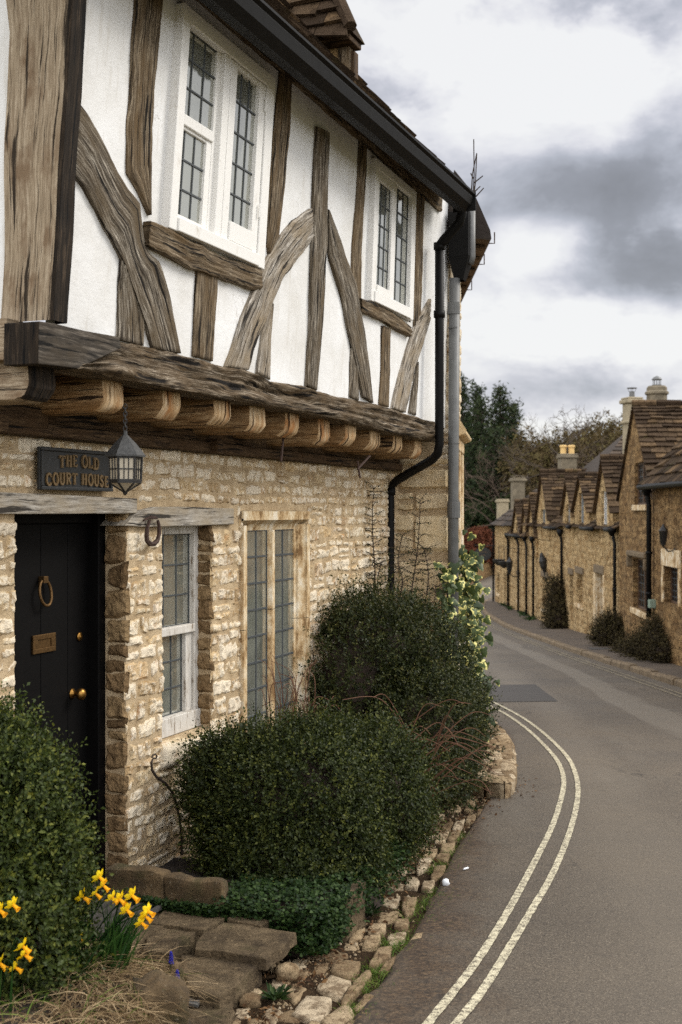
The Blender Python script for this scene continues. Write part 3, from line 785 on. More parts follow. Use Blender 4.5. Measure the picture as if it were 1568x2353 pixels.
def room(mb, fr, a0, a1, z0, z1, nf, nb):
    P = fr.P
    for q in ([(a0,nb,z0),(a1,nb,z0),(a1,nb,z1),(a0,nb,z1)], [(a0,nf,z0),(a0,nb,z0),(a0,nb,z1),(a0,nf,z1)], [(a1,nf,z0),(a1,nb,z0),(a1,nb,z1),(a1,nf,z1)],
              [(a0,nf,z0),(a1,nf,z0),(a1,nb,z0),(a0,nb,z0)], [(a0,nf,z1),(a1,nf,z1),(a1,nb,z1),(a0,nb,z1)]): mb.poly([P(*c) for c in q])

# --- small ground floor window beside the door
w = thing('window', None, None); w.parent = H; w.location = -V3(H.location)
nW = -.125
mb = MB()
wbox(mb, LO, 6.46, 6.54, nW-.06, nW+.03, -1.33, -.08); wbox(mb, LO, 7.035, 7.095, nW-.06, nW+.035, -1.33, -.08)
wbox(mb, LO, 6.54, 7.035, nW-.06, nW+.03, -.135, -.08); wbox(mb, LO, 6.46, 7.095, nW-.06, nW+.05, -1.345, -1.235)
wbox(mb, LO, 6.54, 7.035, nW-.05, nW+.045, -.745, -.695)
wbox(mb, LO, 6.95, 7.03, nW-.05, nW+.02, -1.235, -.745)
mb.build('frame', 'peeling_paint', w, bevel=.005)
leaded(LO, w, 6.54, 7.033, -.695, -.137, nW-.005, 3, 3); leaded(LO, w, 6.54, 6.95, -1.235, -.747, nW-.012, 3, 3)
curtain(LO, w, 6.50, 7.06, -1.25, -.1, nW-.085)
mb = MB(); room(mb, LO, 6.45, 7.1, -1.4, -.05, nW-.06, -1.3); mb.build('room_behind', 'interior', w)

# --- stone mullioned window
w = thing('mullioned_window', None, None); w.parent = H; w.location = -V3(H.location)
mb = MB(); z0, z1 = -1.75, .01
def jamb(a0, a1, sgn, n1=.03):                                    # moulded jamb: face, chamfer, inner fillet
    s_ = 1 if sgn > 0 else -1; e = a1 if sgn > 0 else a0; o = a0 if sgn > 0 else a1
    prof_ = [(o, -.14), (o, n1), (o+s_*.052, n1), (o+s_*.058, n1-.012), (e-s_*.03, -.018), (e-s_*.025, -.03), (e, -.036), (e, -.14)]
    for p, q in zip(prof_, prof_[1:]):
        for zz0, zz1 in ((z0, -.78), (-.776, z1-.1)): mb.poly([LO.P(p[0], p[1], zz0), LO.P(q[0], q[1], zz0), LO.P(q[0], q[1], zz1), LO.P(p[0], p[1], zz1)])
jamb(7.50, 7.68, 1); jamb(8.49, 8.635, -1)
HD = [(.005, .03), (-.055, .03), (-.062, .015), (-.085, -.02), (-.095, -.025), (-.125, -.036), (-.125, -.12)]
for p, q in zip(HD, HD[1:]): mb.poly([LO.P(7.50, p[1], p[0]), LO.P(8.635, p[1], p[0]), LO.P(8.635, q[1], q[0]), LO.P(7.50, q[1], q[0])])
mb.poly([LO.P(7.50, -.05, .005), LO.P(8.635, -.05, .005), LO.P(8.635, .03, .005), LO.P(7.50, .03, .005)])
MU = [(8.02, -.085), (8.03, -.03), (8.045, -.008), (8.085, -.008), (8.10, -.03), (8.11, -.085), (8.11, -.13)]
for p, q in zip(MU, MU[1:]):
    for zz0, zz1 in ((z0, -.68), (-.675, -.125)): mb.poly([LO.P(p[0], p[1], zz0), LO.P(q[0], q[1], zz0), LO.P(q[0], q[1], zz1), LO.P(p[0], p[1], zz1)])
mb.build('stone_surround', 'window_stone', w)
mb = MB(); wbox(mb, LO, 7.5, 8.7, -.2, .05, -1.86, -1.75); mb.build('sill', 'window_stone', w, bevel=.01)
leaded(LO, w, 7.67, 8.03, -1.75, -.125, -.046, 2, 9, .013); leaded(LO, w, 8.10, 8.50, -1.75, -.125, -.046, 2, 9, .013)
curtain(LO, w, 7.64, 8.05, -1.75, -.1, -.105); curtain(LO, w, 8.06, 8.56, -1.75, -.1, -.105)
mb = MB(); room(mb, LO, 7.6, 8.6, -1.85, -.05, -.22, -1.5); mb.build('room_behind', 'interior', w)

# --- wall plate, joists and jetty floor
mb = MB(); wbox(mb, LO, 4.6, 10.7, -.1, .075, .365, .43); wbox(mb, LO, 4.6, 10.7, -.1, .05, .43, .50); wbox(mb, LO, 4.4, 5.2, -.1, .085, .40, .50)
for a in (4.75, 6.93): wbox(mb, LO, a, a+.07, .03, .13, .36, .45)
mb.build('wall_plate', 'dark_oak', H, bevel=.012)
mb = MB(); wbox(mb, LO, 4.9, 10.68, -.3, .42, .648, .70); mb.build('jetty_boards', 'dark_oak', H)
JO = [(4.545, 4.745, .478), (5.135, 5.325, .47), (5.685, 5.88, .474), (6.245, 6.46, .478), (6.75, 6.975, .472), (7.285, 7.51, .474), (7.815, 8.02, .45), (8.305, 8.515, .47), (8.825, 9.07, .458), (9.36, 9.60, .458), (9.95, 10.13, .446)]
for i, (a0, a1, z0) in enumerate(JO):
    rj = random.Random(i+3); z1 = .646; nf = .445+rj.uniform(-.02, .02); prf = [(-.35, z1), (nf-.004, z1)]
    rr = rj.uniform(.06, .085)
    for k in range(7): t = k/6*1.5708; prf.append((nf-rr*(1-math.cos(t)), z0+rr-rr*math.sin(t)+rj.uniform(-.004, .004)))
    prf.append((-.35, z0+rj.uniform(-.01, .01)))
    mb = MB(); K = 6; ids = []
    for k in range(K+1):
        a = a0+(a1-a0)*k/K; row = []; e = .012 if k in (0, K) else 0
        for j, (n, z) in enumerate(prf):
            dn = fbm(a*9, j*.5, i*5)*.008; row.append(mb.vert(LO.P(a, n-e*(j > 0)+dn*(j > 0), z+e*(1 if 1 < j < len(prf) else 0)*.6)))
        ids.append(row)
    for k in range(K):
        for j in range(len(prf)-1):
            u0 = i*1.7+(j*.04); m = 1 if 1 <= j <= 6 else 0
            q = [(ids[k][j], j, k), (ids[k+1][j], j, k+1), (ids[k+1][j+1], j+1, k+1), (ids[k][j+1], j+1, k)]
            mb.face([x[0] for x in q], [((prf[x[1]][1]+i*2.3, x[2]/K*(a1-a0)+i) if m else (prf[x[1]][0]+i*3.1, x[2]/K*(a1-a0)+i)) for x in q], m)
    for k in (0, K): mb.face(ids[k], [(n+i*3.1, z+i) for n, z in prf], 0)
    jm = mb.build('joist', ['tan_oak' if i == 0 else 'joist_oak', 'black_oak' if i == 0 else 'joist_end_oak'], H, smooth=i > 0)
    if i == 0: tag(jm, 'new squared corner joist of tan oak')
# bracket irons under the jetty
for l in ([(652, 1000), (646, 1060)], [(822, 1060), (826, 1088), (828, 1098)], [(850, 1048), (822, 1078)]):
    mb = MB(); mb.tube([at(u, v, 8.1+(u-650)*.0068) for u, v in l], .008, 6); mb.build('iron_strap', 'rusty_iron', H)

# --- the bressummer: one long gnarled beam
top = [(274,780),(330,792),(355,798),(419,810),(447,820),(492,830),(524,842),(564,846),(592,856),(626,874),(658,879),(706,886),(731,896),(760,901),(795,912),(830,920),(862,926),(896,936),(932,947),(964,957),(978,964)]
bot = [(178,848),(240,862),(298,874),(360,886),(419,898),(470,907),(528,919),(580,926),(632,934),(690,946),(743,957),(790,967),(839,979),(904,995),(950,1004),(986,1012)]
T0 = [UP.px(u, v, .05) for u, v in top]; B0 = [UP.px(u, v, .07) for u, v in bot]
T0 = [(4.86, .70)]+T0+[(10.35, .775)]; B0 = B0+[(10.36, .60)]
M, K = 220, 14; TT, BB = resample(T0, M), resample(B0, M); mb = MB(); g = []
for i in range(M+1):
    row = []; s_ = i/M*5.5
    for j in range(K+1):
        q = j/K; a = BB[i][0]+(TT[i][0]-BB[i][0])*q; z = BB[i][1]+(TT[i][1]-BB[i][1])*q
        ledge = .055*(1-min(1, max(0, (q-.38+.10*fbm(s_*1.2, 3, 1))/.22)))   # lower band stands proud
        n = .03+ledge+fbm(s_*1.5+fbm(s_*3, q, 2)*.4, q*6, 4.2, 4)*.034+fbm(s_*4, q*26, 8.2, 3)*.014+fbm(s_*.7, q*2, 1.1)*.02-.035*math.exp(-((q-.42-.14*fbm(s_*.9, 1, 5))/.05)**2)
        if j in (0, K): n -= .02
        row.append((mb.vert(UP.P(a, n, z)), (s_+.6*fbm(s_*2, q*3, 2)*.1, q*.26+.05*fbm(s_*1.1, q*1.6, 6))))
    g.append(row)
for i in range(M):
    for j in range(K):
        q = [g[i][j], g[i+1][j], g[i+1][j+1], g[i][j+1]]; mb.face([x[0] for x in q], [x[1] for x in q])
for j in (0, K):
    for i in range(M):
        a0, z0 = (BB if j == 0 else TT)[i]; a1, z1 = (BB if j == 0 else TT)[i+1]
        mb.face([mb.vert(mb.v[g[i][j][0]]), mb.vert(mb.v[g[i+1][j][0]]), mb.vert(UP.P(a1, -.1, z1)), mb.vert(UP.P(a0, -.1, z0))], [g[i][j][1], g[i+1][j][1], (g[i+1][j][1][0], .4), (g[i][j][1][0], .4)])
for i in (0, M):
    mb.face([x[0] for x in g[i]]+[mb.vert(UP.P(TT[i][0], -.1, TT[i][1])), mb.vert(UP.P(BB[i][0], -.1, BB[i][1]))])
mb.build('jetty_beam', 'gnarled_oak', H, smooth=True)
# scarfed-in new end of the beam
pts = UP.pts([(86,836),(88,738),(122,743),(193,760),(272,774),(277,800),(178,847)], .07)
mb = MB(); mb.prism(UP.P, pts, -.10, .075, 0, 1, (3, 1)); mb.build('beam_end', ['charcoal_oak', 'black_oak'], H, bevel=.004)
a0 = pts[0][0]; mb = MB(); wbox(mb, UP, a0+.006, a0+.12, -.7, -.104, .646, .82, 0); mb.build('return_beam', 'tan_oak', H)

# --- plaster
WA = (5.56, 6.66, 1.44, 2.52); WB = (8.64, 9.66, 1.52, 2.56)
mb = MB(); wall_bands(mb, UP, [.74, 2.78], lambda z: (4.6, 10.75), [WA, WB], 0, 0, step=.09)
mb.build('plaster_wall', 'white_plaster', H, smooth=True)
mb = MB(); GE = along(4.57, 0)
for i in range(14):
    b0, b1 = -3.2+i*.25, -3.2+(i+1)*.25
    mb.poly([GE.P(b0, 0, .64), GE.P(b1, 0, .64), GE.P(b1+.17, 0, 3.2), GE.P(b0+.17, 0, 3.2)])
mb.build('gable_plaster', 'white_plaster', H)

# --- corner post, new tan oak with a blackened street face
G53 = along(4.525, 0); LE = [G53.px(*q) for q in [(-16, 840), (-6, 720), (2, 604), (8, 322), (16, 193), (24, 73), (17, 0), (10, -60)]]
LE = sorted((z, n) for n, z in LE)
mb = MB(); zz = [.815+(2.75-.815)*i/22 for i in range(23)]; g = []
for z in zz:
    a0 = 4.552-.036*(z-.815)/1.3; e = fbm(z*3, 1, 9)*.008; nl = interp(LE, z)-UP.off(a0, z)
    g.append([(mb.vert(UP.P(a0+.05, nl-.01, z)), (z, -.04)), (mb.vert(UP.P(a0+.004, nl+e*.5, z)), (z, 0)), (mb.vert(UP.P(a0, .052+e*.5, z)), (z, .27)), (mb.vert(UP.P(a0+.010, .066, z)), (z, .29)), (mb.vert(UP.P(a0+.116+e, .066, z)), (z, .41)), (mb.vert(UP.P(a0+.122, -.05, z)), (z, .53))])
for r0, r1 in zip(g, g[1:]):
    for j in range(5): q = [r0[j], r0[j+1], r1[j+1], r1[j]]; mb.face([x[0] for x in q], [x[1] for x in q], 0 if j < 2 else 1)
mb.build('corner_post', ['tan_oak', 'black_oak'], H)
mb = MB(); wbox(mb, UP, 4.56, 4.585, -1.2, -.105, .64, .83); wbox(mb, LO, 4.585, 4.72, -2.6, -.36, .478, .645)
mb.build('gable_beam', 'tan_oak', H)

# --- timbers of the frame, traced edge by edge
TB = [
 ('brace', 'weathered_oak', [(146,345),(175,395),(200,432),(232,485),(250,525),(266,555),(283,588),(300,630),(318,690),(342,748),(358,800)], [(146,192),(196,255),(228,300),(258,352),(280,395),(300,435),(325,470),(333,545),(345,580),(366,600),(392,680),(420,812)], .03),
 ('stud', 'weathered_oak', [(283,586),(278,650),(273,780)], [(304,640),(316,668),(329,720),(331,794)], .02),
 ('post', 'brown_oak', [(316,-20),(308,140),(299,280),(298,398),(322,440),(345,492)], [(380,-20),(368,110),(356,250),(352,400),(351,480),(350,494)], .02),
 ('window_beam', 'brown_oak', [(348,508),(393,526),(450,556),(520,590),(604,622)], [(342,562),(390,585),(450,618),(520,640),(585,664),(604,668)], .045),
 ('stud', 'brown_oak', [(456,620),(452,700),(448,818)], [(505,632),(500,740),(492,830)], .02),
 ('brace', 'silver_oak', [(720,478),(680,506),(640,556),(610,610),(585,670),(552,760),(524,842)], [(722,552),(690,590),(660,630),(632,692),(600,770),(574,850)], .03),
 ('stud', 'silver_oak', [(628,696),(606,765),(592,856)], [(629,700),(627,780),(625,872)], .018),
 ('post', 'brown_oak', [(650,130),(634,300),(626,440),(618,552),(618,560)], [(676,165),(668,300),(656,440),(644,540),(622,590)], .02),
 ('stud', 'weathered_oak', [(732,290),(726,420),(722,560),(716,760),(708,886)], [(760,306),(756,440),(755,570),(745,740),(732,897)], .028),
 ('brace', 'weathered_oak', [(756,510),(762,590),(790,680),(806,760),(838,912)], [(757,480),(788,560),(822,655),(842,770),(861,926)], .03),
 ('post', 'brown_oak', [(831,298),(824,440),(814,560),(812,640),(816,668)], [(847,316),(840,440),(835,560),(832,680),(832,700)], .02),
 ('stud', 'weathered_oak', [(812,770),(808,840),(806,912)], [(815,780),(826,850),(826,920)], .018),
 ('window_beam', 'brown_oak', [(833,684),(870,700),(910,722),(948,752)], [(833,714),(880,734),(920,760),(946,774)], .04),
 ('stud', 'brown_oak', [(881,748),(880,840),(875,930)], [(900,756),(898,840),(895,936)], .02),
 ('brace', 'silver_oak', [(992,686),(960,740),(940,800),(920,870),(905,938)], [(990,735),(975,790),(955,850),(934,948)], .03),
 ('stud', 'weathered_oak', [(956,860),(948,900),(942,948)], [(962,832),(960,880),(958,955)], .016),
 ('post', 'brown_oak', [(960,430),(958,560),(955,690),(954,760)], [(978,452),(974,560),(970,680),(966,735)], .02),
]
for i, (nm, mt, L, Rr, n) in enumerate(TB):
    mb = MB(); timber(mb, UP, UP.pts(L, n), UP.pts(Rr, n), n, -.04, i+1); mb.build(nm, mt, H, smooth=True)
# eaves plate seen above the windows
mb = MB(); timber(mb, UP, [(4.6, 2.60), (7.5, 2.60), (10.4, 2.575)], [(4.6, 2.80), (7.5, 2.80), (10.4, 2.8)], .03, -.05, 31); mb.build('eaves_plate', 'brown_oak', H, smooth=True)

# --- the two upper windows
def casing(mb, fr, o, i, n0, n1):                                 # four boards round an opening: o outer, i inner (a0,a1,z0,z1)
    wbox(mb, fr, o[0], i[0], n0, n1, o[2], o[3]); wbox(mb, fr, i[1], o[1], n0, n1, o[2], o[3])
    wbox(mb, fr, i[0], i[1], n0, n1-.002, i[3], o[3]); wbox(mb, fr, i[0], i[1], n0, n1+.012, o[2], i[2])
T = lambda u, v, n=0: UP.px(u, v, n)[0]
Z = lambda u, v, n=0: UP.px(u, v, n)[1]
w = thing('window', None, None); w.parent = H; w.location = -V3(H.location)
a0, a1, zt, zb = T(425, 10, .05), T(635, 165, .05), Z(425, 4, .05), Z(394, 525, .05)
i0, i1, it, ib = T(438, 80, .05), T(617, 190, .05), Z(438, 52, .05), Z(412, 500, .05)
m0, m1 = T(520, 122, .04), T(534, 132, .04); c0, c1, ct, cb_ = T(547, 155, .038), T(598, 195, .038), Z(547, 157, .038), Z(530, 510, .038)
mb = MB(); casing(mb, UP, (a0, a1, zb, zt), (i0, i1, ib, it), -.10, .05)
wbox(mb, UP, m0, m1, -.09, .04, ib, it); t0 = T(497, 120, .0); wbox(mb, UP, t0, t0+.05, -.09, .012, ib, it); wbox(mb, UP, i0, t0, -.085, .02, 1.955, 2.01)
mb.build('frame', 'white_paint', w, bevel=.005)
mb = MB(); casing(mb, UP, (m1+.004, i1-.004, ib+.005, it-.005), (c0, c1, cb_, ct), -.06, .040)
for z in (1.68, 2.28): wbox(mb, UP, i1-.03, i1-.015, .050, .056, z, z+.08)
mb.build('casement', 'white_paint', w, bevel=.004)
mb = MB(); casing(mb, UP, (i0, t0, ib, 1.955), (i0+.004, t0-.055, ib+.03, 1.94), -.075, .008); mb.build('sash', 'white_paint', w, bevel=.003)
leaded(UP, w, c0-.005, c1+.005, cb_-.005, ct+.005, .016, 3, 5); leaded(UP, w, i0, t0+.005, 2.01, it, -.002, 3, 3); leaded(UP, w, i0, t0-.05, ib+.02, 1.945, -.008, 3, 3)
curtain(UP, w, t0-.14, m0+.02, zb, zt, -.12); curtain(UP, w, c0+.17, a1, zb, zt, -.12); curtain(UP, w, a0-.05, i0+.05, zb, zt, -.12)
mb = MB(); room(mb, UP, 5.5, 6.82, 1.38, 2.62, -.1, -1.6); mb.build('room_behind', 'interior', w)
w = thing('window', None, None); w.parent = H; w.location = -V3(H.location)
a0, a1, zt, zb = T(866, 362, .045), T(958, 452, .045), Z(866, 362, .045), Z(849, 688, .045)
i0, i1, it, ib = T(871, 385, .045), T(949, 456, .045), Z(871, 388, .045), Z(856, 665, .045)
m0, m1 = T(904, 430, .04), T(913, 438, .04); c0, c1, ct, cb_ = T(873, 416, .036), T(902, 440, .036), Z(873, 416, .036), Z(866, 655, .036)
mb = MB(); casing(mb, UP, (a0, a1, zb, zt), (i0, i1, ib, it), -.10, .045); wbox(mb, UP, m0, m1, -.09, .04, ib, it)
mb.build('frame', 'white_paint', w, bevel=.005)
mb = MB(); casing(mb, UP, (i0+.003, m0-.003, ib+.003, it-.003), (c0, c1, cb_, ct), -.06, .038); mb.build('casement', 'white_paint', w, bevel=.004)
leaded(UP, w, c0-.004, c1+.004, cb_-.004, ct+.004, .016, 3, 5); leaded(UP, w, m1, i1, ib, it, .004, 3, 5)
curtain(UP, w, m1-.02, i1+.05, zb, zt, -.11); curtain(UP, w, i0-.05, c0+.08, zb, zt, -.11)
mb = MB(); room(mb, UP, 8.5, 9.74, 1.46, 2.62, -.1, -1.6); mb.build('room_behind', 'interior', w)

# --- eaves: soffit, gutter, roof
EZ, EN = 2.465, .895
G0, G1 = 3.6, 9.90
mb = MB(); P = LO.P
mb.poly([P(G0, .52, 2.80), P(10.35, .50, 2.80), P(10.35, EN-.13, 2.62), P(G0, EN-.13, 2.62)]); 
mb.poly([P(G0, EN-.13, 2.62), P(10.35, EN-.13, 2.62), P(10.35, EN-.13, 2.72), P(G0, EN-.13, 2.72)])
mb.build('soffit', 'soffit', H)

mb = MB(); prf = [(-.115, .13), (-.115, .02), (-.07, -.025), (.0, -.03), (.045, .015), (.06, .075), (.055, .085), (.075, .10), (.075, .115), (.06, .12), (.05, .08), (.03, .03), (-.02, .0), (-.09, .02), (-.10, .13)]
ga, gb = [], []
for n, z in prf: ga.append(mb.vert(P(G0, EN-.02+n, EZ+z))); gb.append(mb.vert(P(G1, EN-.02+n, EZ+z)))
for i in range(len(prf)): j = (i+1) % len(prf); mb.face([ga[i], ga[j], gb[j], gb[i]])
mb.face([mb.vert(mb.v[i]) for i in gb])
mb.build('gutter', 'black_gutter', H)
mb = MB(); wbox(mb, LO, G1, G1+.012, EN-.13, EN+.06, EZ-.03, EZ+.12); mb.build('gutter_end', 'black_gutter', H)
ro = MB(); rv = (-fn*1+V3((0,0,1.15))).normalized()
mt = random.Random(5)
for k in range(2): pass
tiles(ro, LO.P(G0, EN-.06, EZ+.13), fd, rv, lambda v: (0, G1-G0+.02-(v*.12)), 3.2, 13, (.22, .45), .035, mt)
RF = ro.build('roof', 'stone_tile', H)
mb = MB(); q = LO.P(G0, EN-.1, EZ+.10); q2 = LO.P(G1+.2, EN-.1, EZ+.10); mb.poly([q, q2, q2+rv*3.2, q+rv*3.2]); mb.build('roof_boards', 'dark_oak', H)
# hipped dormer on the slope
dm = thing('dormer', None, None); dm.parent = H; dm.location = -V3(H.location)
mb = MB(); A0, N1, ZE = 8.62, .42, 3.40
wbox(mb, LO, A0, A0+.1, N1-.9, N1-.162, 2.7, ZE); mb.build('cheek', 'sandstone_block', dm)
mb = MB(); wbox(mb, LO, A0-.012, A0+.1, N1-.16, N1-.07, 2.75, ZE); mb.build('corner_post', 'brown_oak', dm, bevel=.006)
mb = MB(); wbox(mb, LO, A0+.02, A0+.10, N1-.068, N1-.04, 2.8, ZE-.03); mb.build('front', 'dark_oak', dm)
mb = MB(); wbox(mb, LO, A0-.13, A0+.12, N1-.9, N1-.02, ZE, ZE+.045); mb.build('eaves_board', 'dark_oak', dm, bevel=.01)
DC = [LO.P(A0-.17, N1-.0, ZE+.05), LO.P(A0+.14, N1-.0, ZE+.05), LO.P(A0+.14, N1-1.0, ZE+.05), LO.P(A0-.17, N1-1.0, ZE+.05)]
AP = LO.P(A0+.30, N1-.52, ZE+1.0); AB = LO.P(A0+.30, N1-1.3, ZE+1.0); A2 = LO.P(A0+.30, N1-.3, ZE+.8)
mb = MB(); ii = [mb.vert(p, rnd=.3) for p in DC+[AP, AB]]
for f_ in ((0, 1, 4), (1, 2, 5, 4), (3, 0, 4, 5), (0, 1, 2, 3)): mb.face([ii[k] for k in f_])
def slope(O, P1, apex0, apex1, rows):
    U = (P1-O).normalized(); V = apex0-O; V = (V-U*V.dot(U)); Hh = V.length; V.normalize(); a0_ = (apex0-O).dot(U); w_ = (P1-O).length; a1_ = (apex1-O).dot(U)
    tiles(mb, O, U, V, lambda v: (a0_*min(1, v/Hh), w_+(a1_-w_)*min(1, v/Hh)), Hh*.97, rows, (.16, .34), .03, mt, taper=.1)
slope(DC[3], DC[0], AB, AP, 9)
mb.tube([DC[0]+V3((0,0,.02)), DC[0].lerp(AP, .33)+V3((0,0,.03)), DC[0].lerp(AP, .66)+V3((0,0,.03)), AP+V3((0,0,.03))], .05, 7, rnd=.5)
mb.build('roof', 'stone_tile', dm)
# --- the house's own downpipe: swan neck under the gutter, then down the corner and across to the wall
dp = thing('downpipe', None, None); dp.parent = H; dp.location = -V3(H.location)
def path3(l): return [at(u, v, Y) for u, v, Y in l]
mb = MB(); mb.tube(path3([(1060,462,10.35),(1062,490,10.36),(1056,510,10.38),(1020,552,10.48),(1010,566,10.5)]), .042, 10); mb.build('swan_neck', 'black_gutter', dp, smooth=True)
mb = MB(); l = path3([(1010,560,10.5),(1010,800,10.5),(1010,1020,10.5),(1006,1042,10.52),(994,1056,10.6),(912,1104,11.08),(899,1118,11.12),(897,1140,11.12),(897,1360,11.12),(897,1620,11.12)])
mb.tube(l, .038, 10); mb.build('pipe', 'black_gutter', dp, smooth=True)
for u, v, Y in ((1010,566,10.5), (897,1130,11.12), (1010,722,10.5)):
    mb = MB(); mb.tube([at(u, v-8, Y), at(u, v+8, Y)], .049, 10); mb.build('collar', 'black_gutter', dp, smooth=True)

# ================================================================== neighbouring stone house at the corner
NH = thing('stone_house', 'stone house with big quoin blocks and a grey corner pipe beyond the timbered house', 'house', at(1031, 1500, 11.2))
CORN = LO.P(10.72, .5, 0); ph = math.radians(8.2); d2 = V3((math.sin(ph), math.cos(ph), 0)); n2 = V3((math.cos(ph), -math.sin(ph), 0))
RT = along(10.72, 0)
mb = MB(); mb.poly([RT.P(-.1, 0, -3), RT.P(.5, 0, -3), RT.P(.5, 0, 2.5), RT.P(-.1, 0, 2.5)])
HF = Fr(CORN, d2, n2); mb.poly([HF.P(0, 0, -3), HF.P(1.9, 0, -3), HF.P(1.9, 0, 2.4), HF.P(0, 0, 2.4)])
E_ = HF.P(1.9, 0, 0); E2 = E_+V3((-.3, 5, 0)); mb.poly([E_+V3((0,0,-3)), E2+V3((0,0,-3)), E2+V3((0,0,2.4)), E_+V3((0,0,2.4))]); mb.poly([E2+V3((0,0,-3)), E2+V3((-4,0,-3)), E2+V3((-4,0,2.4)), E2+V3((0,0,2.4))])
mb.build('wall', 'lime_mortar', NH)
mb = MB(); rq = random.Random(21)
def zq(v): return RT.px(1000, v)[1]
ys = [1052, 1072, 1128, 1177, 1278, 1462, 1640, 1800]
for i, (v0, v1) in enumerate(zip(ys, ys[1:])):
    z1, z0 = zq(v0), zq(v1)
    if i in (2, 3):
        stone(mb, RT, .18, .505, z0+.011, z1-.011, .034, rq, (9, 6), jit=.03, round_=.08, rough=.5, n0=-.02)
        zm = (z0+z1)/2
        for c0, c1 in ((z0, zm), (zm, z1)): stone(mb, RT, .0, .17, c0+.010, c1-.010, .03, rq, (5, 5), jit=.05, round_=.1, rough=.6, n0=-.02)
    elif i == 0: stone(mb, RT, .05, .5, z0+.006, z1-.004, .02, rq, (8, 4), jit=.04, round_=.1, rough=.5)
    else: stone(mb, RT, .0 if i != 1 else .03, .505, z0+.011, z1-.011, .034, rq, (11, 7), jit=.02, round_=.06, rough=.5, n0=-.02)
mb.build('quoin_blocks', 'ashlar_stone', NH)
mb = MB(); rubble(mb, RT, .39, .52, .40, 2.45, (), rq, ch=(.10, .2), cl=(.14, .2), h=(.006, .02))
rubble(mb, HF, .0, 1.88, -2.6, 2.4, [(.5, 1.75, -1.15, .72)], rq, ch=(.1, .17), cl=(.2, .45), h=(.006, .018), K=(5, 5))
mb.build('rubble_facing', 'rubble_stone', NH, smooth=True)
w = thing('window', None, None); w.parent = NH; w.location = -V3(NH.location)
mb = MB()
for a0, a1 in ((.5, .66), (1.05, 1.17), (1.58, 1.75)): wbox(mb, HF, a0, a1, -.1, .045, -1.05, .58)
wbox(mb, HF, .5, 1.75, -.1, .05, .58, .70); wbox(mb, HF, .46, 1.8, -.1, .06, -1.2, -1.05)
mb.build('surround', 'window_stone', w, bevel=.015)
mb = MB(); wbox(mb, HF, .66, 1.58, -.06, -.05, -1.05, .58); mb.build('glass', 'dark_glass', w)
mb = MB(); pr = [(0, .70), (.05, .70), (.11, .72), (.12, .745), (.06, .84), (0, .86)]
ha = [mb.vert(HF.P(.35, n, z)) for n, z in pr]; hb = [mb.vert(HF.P(1.85, n, z)) for n, z in pr]
for i in range(6): j = (i+1) % 6; mb.face([ha[i], ha[j], hb[j], hb[i]])
mb.face(ha); mb.face(hb); mb.build('hood_mould', 'ashlar_stone', w, bevel=.01)
# eaves of the neighbour seen from below
EV = Fr((0, 0, 0), (.017, 1, 0), (1, -.017, 0)); ex = .925
prf = [(-.12, 3.0), (.06, 2.78), (.195, 2.47), (.205, 2.395), (.19, 2.385), (-.15, 2.42), (-.2, 2.5)]
mb = MB(); ea = [mb.vert(EV.P(11.08, ex+n, z)) for n, z in prf]; eb = [mb.vert(EV.P(14.6, ex+n, z)) for n, z in prf]
for i in range(7): j = (i+1) % 7; mb.face([ea[i], ea[j], eb[j], eb[i]], None, 1 if i in (3, 4) else 0)
mb.face(ea); mb.face(eb); mb.build('eaves', ['dark_stone_tile', 'soffit'], NH)
for k in range(6):
    mb = MB(); a_ = 11.3+k*.5; wbox(mb, EV, a_, a_+.05, ex-.1, ex+.17, 2.36, 2.384); mb.build('rafter_foot', 'dark_oak', NH)
for a_ in (11.25, 12.2, 13.6):
    mb = MB(); p0 = EV.P(a_, ex+.19, 2.39); mb.tube([p0, p0+V3((.06, 0, -.0)), p0+V3((.06, 0, .10))], .006, 5); mb.build('gutter_bracket', 'rusty_iron', NH)
# hopper and grey pipe
hp_ = thing('downpipe', None, None); hp_.parent = NH; hp_.location = -V3(NH.location)
Yp = 11.0
hfr = Fr(at(1058, 1176.5, Yp), fn, -fd)
def hz(v): return -(v-CY)/F*Yp
mb = MB(); wbox(mb, hfr, -.09, .09, -.12, .06, hz(592), hz(488))
c = [(-.09, .06), (.09, .06), (.09, -.12), (-.09, -.12)]; d = [(-.05, .02), (.03, .02), (.03, -.08), (-.05, -.08)]
t_ = [mb.vert(hfr.P(x, n, hz(592))) for x, n in c]; b_ = [mb.vert(hfr.P(x, n, hz(644))) for x, n in d]
for i in range(4): j = (i+1) % 4; mb.face([t_[i], t_[j], b_[j], b_[i]])
mb.build('hopper', 'black_gutter', hp_, bevel=.004)
mb = MB(); mb.tube([at(1084, 470, Yp), at(1084, 590, Yp), at(1080, 606, Yp)], .035, 10); mb.build('overflow_pipe', 'grey_pipe', hp_, smooth=True)
mb = MB(); mb.tube([at(1045, 640, Yp), at(1042, 1100, Yp), at(1041, 1700, Yp)], .047, 14); mb.build('pipe', 'grey_pipe', hp_, smooth=True)
for v0, v1, r in ((695, 722, .054), (1152, 1190, .057), (1018, 1020, .05), (752, 755, .05), (1148, 1151, .05)):
    mb = MB(); mb.tube([at(1043, v0, Yp), at(1043, v1, Yp)], r, 14); mb.build('collar', 'grey_pipe', hp_, smooth=False)
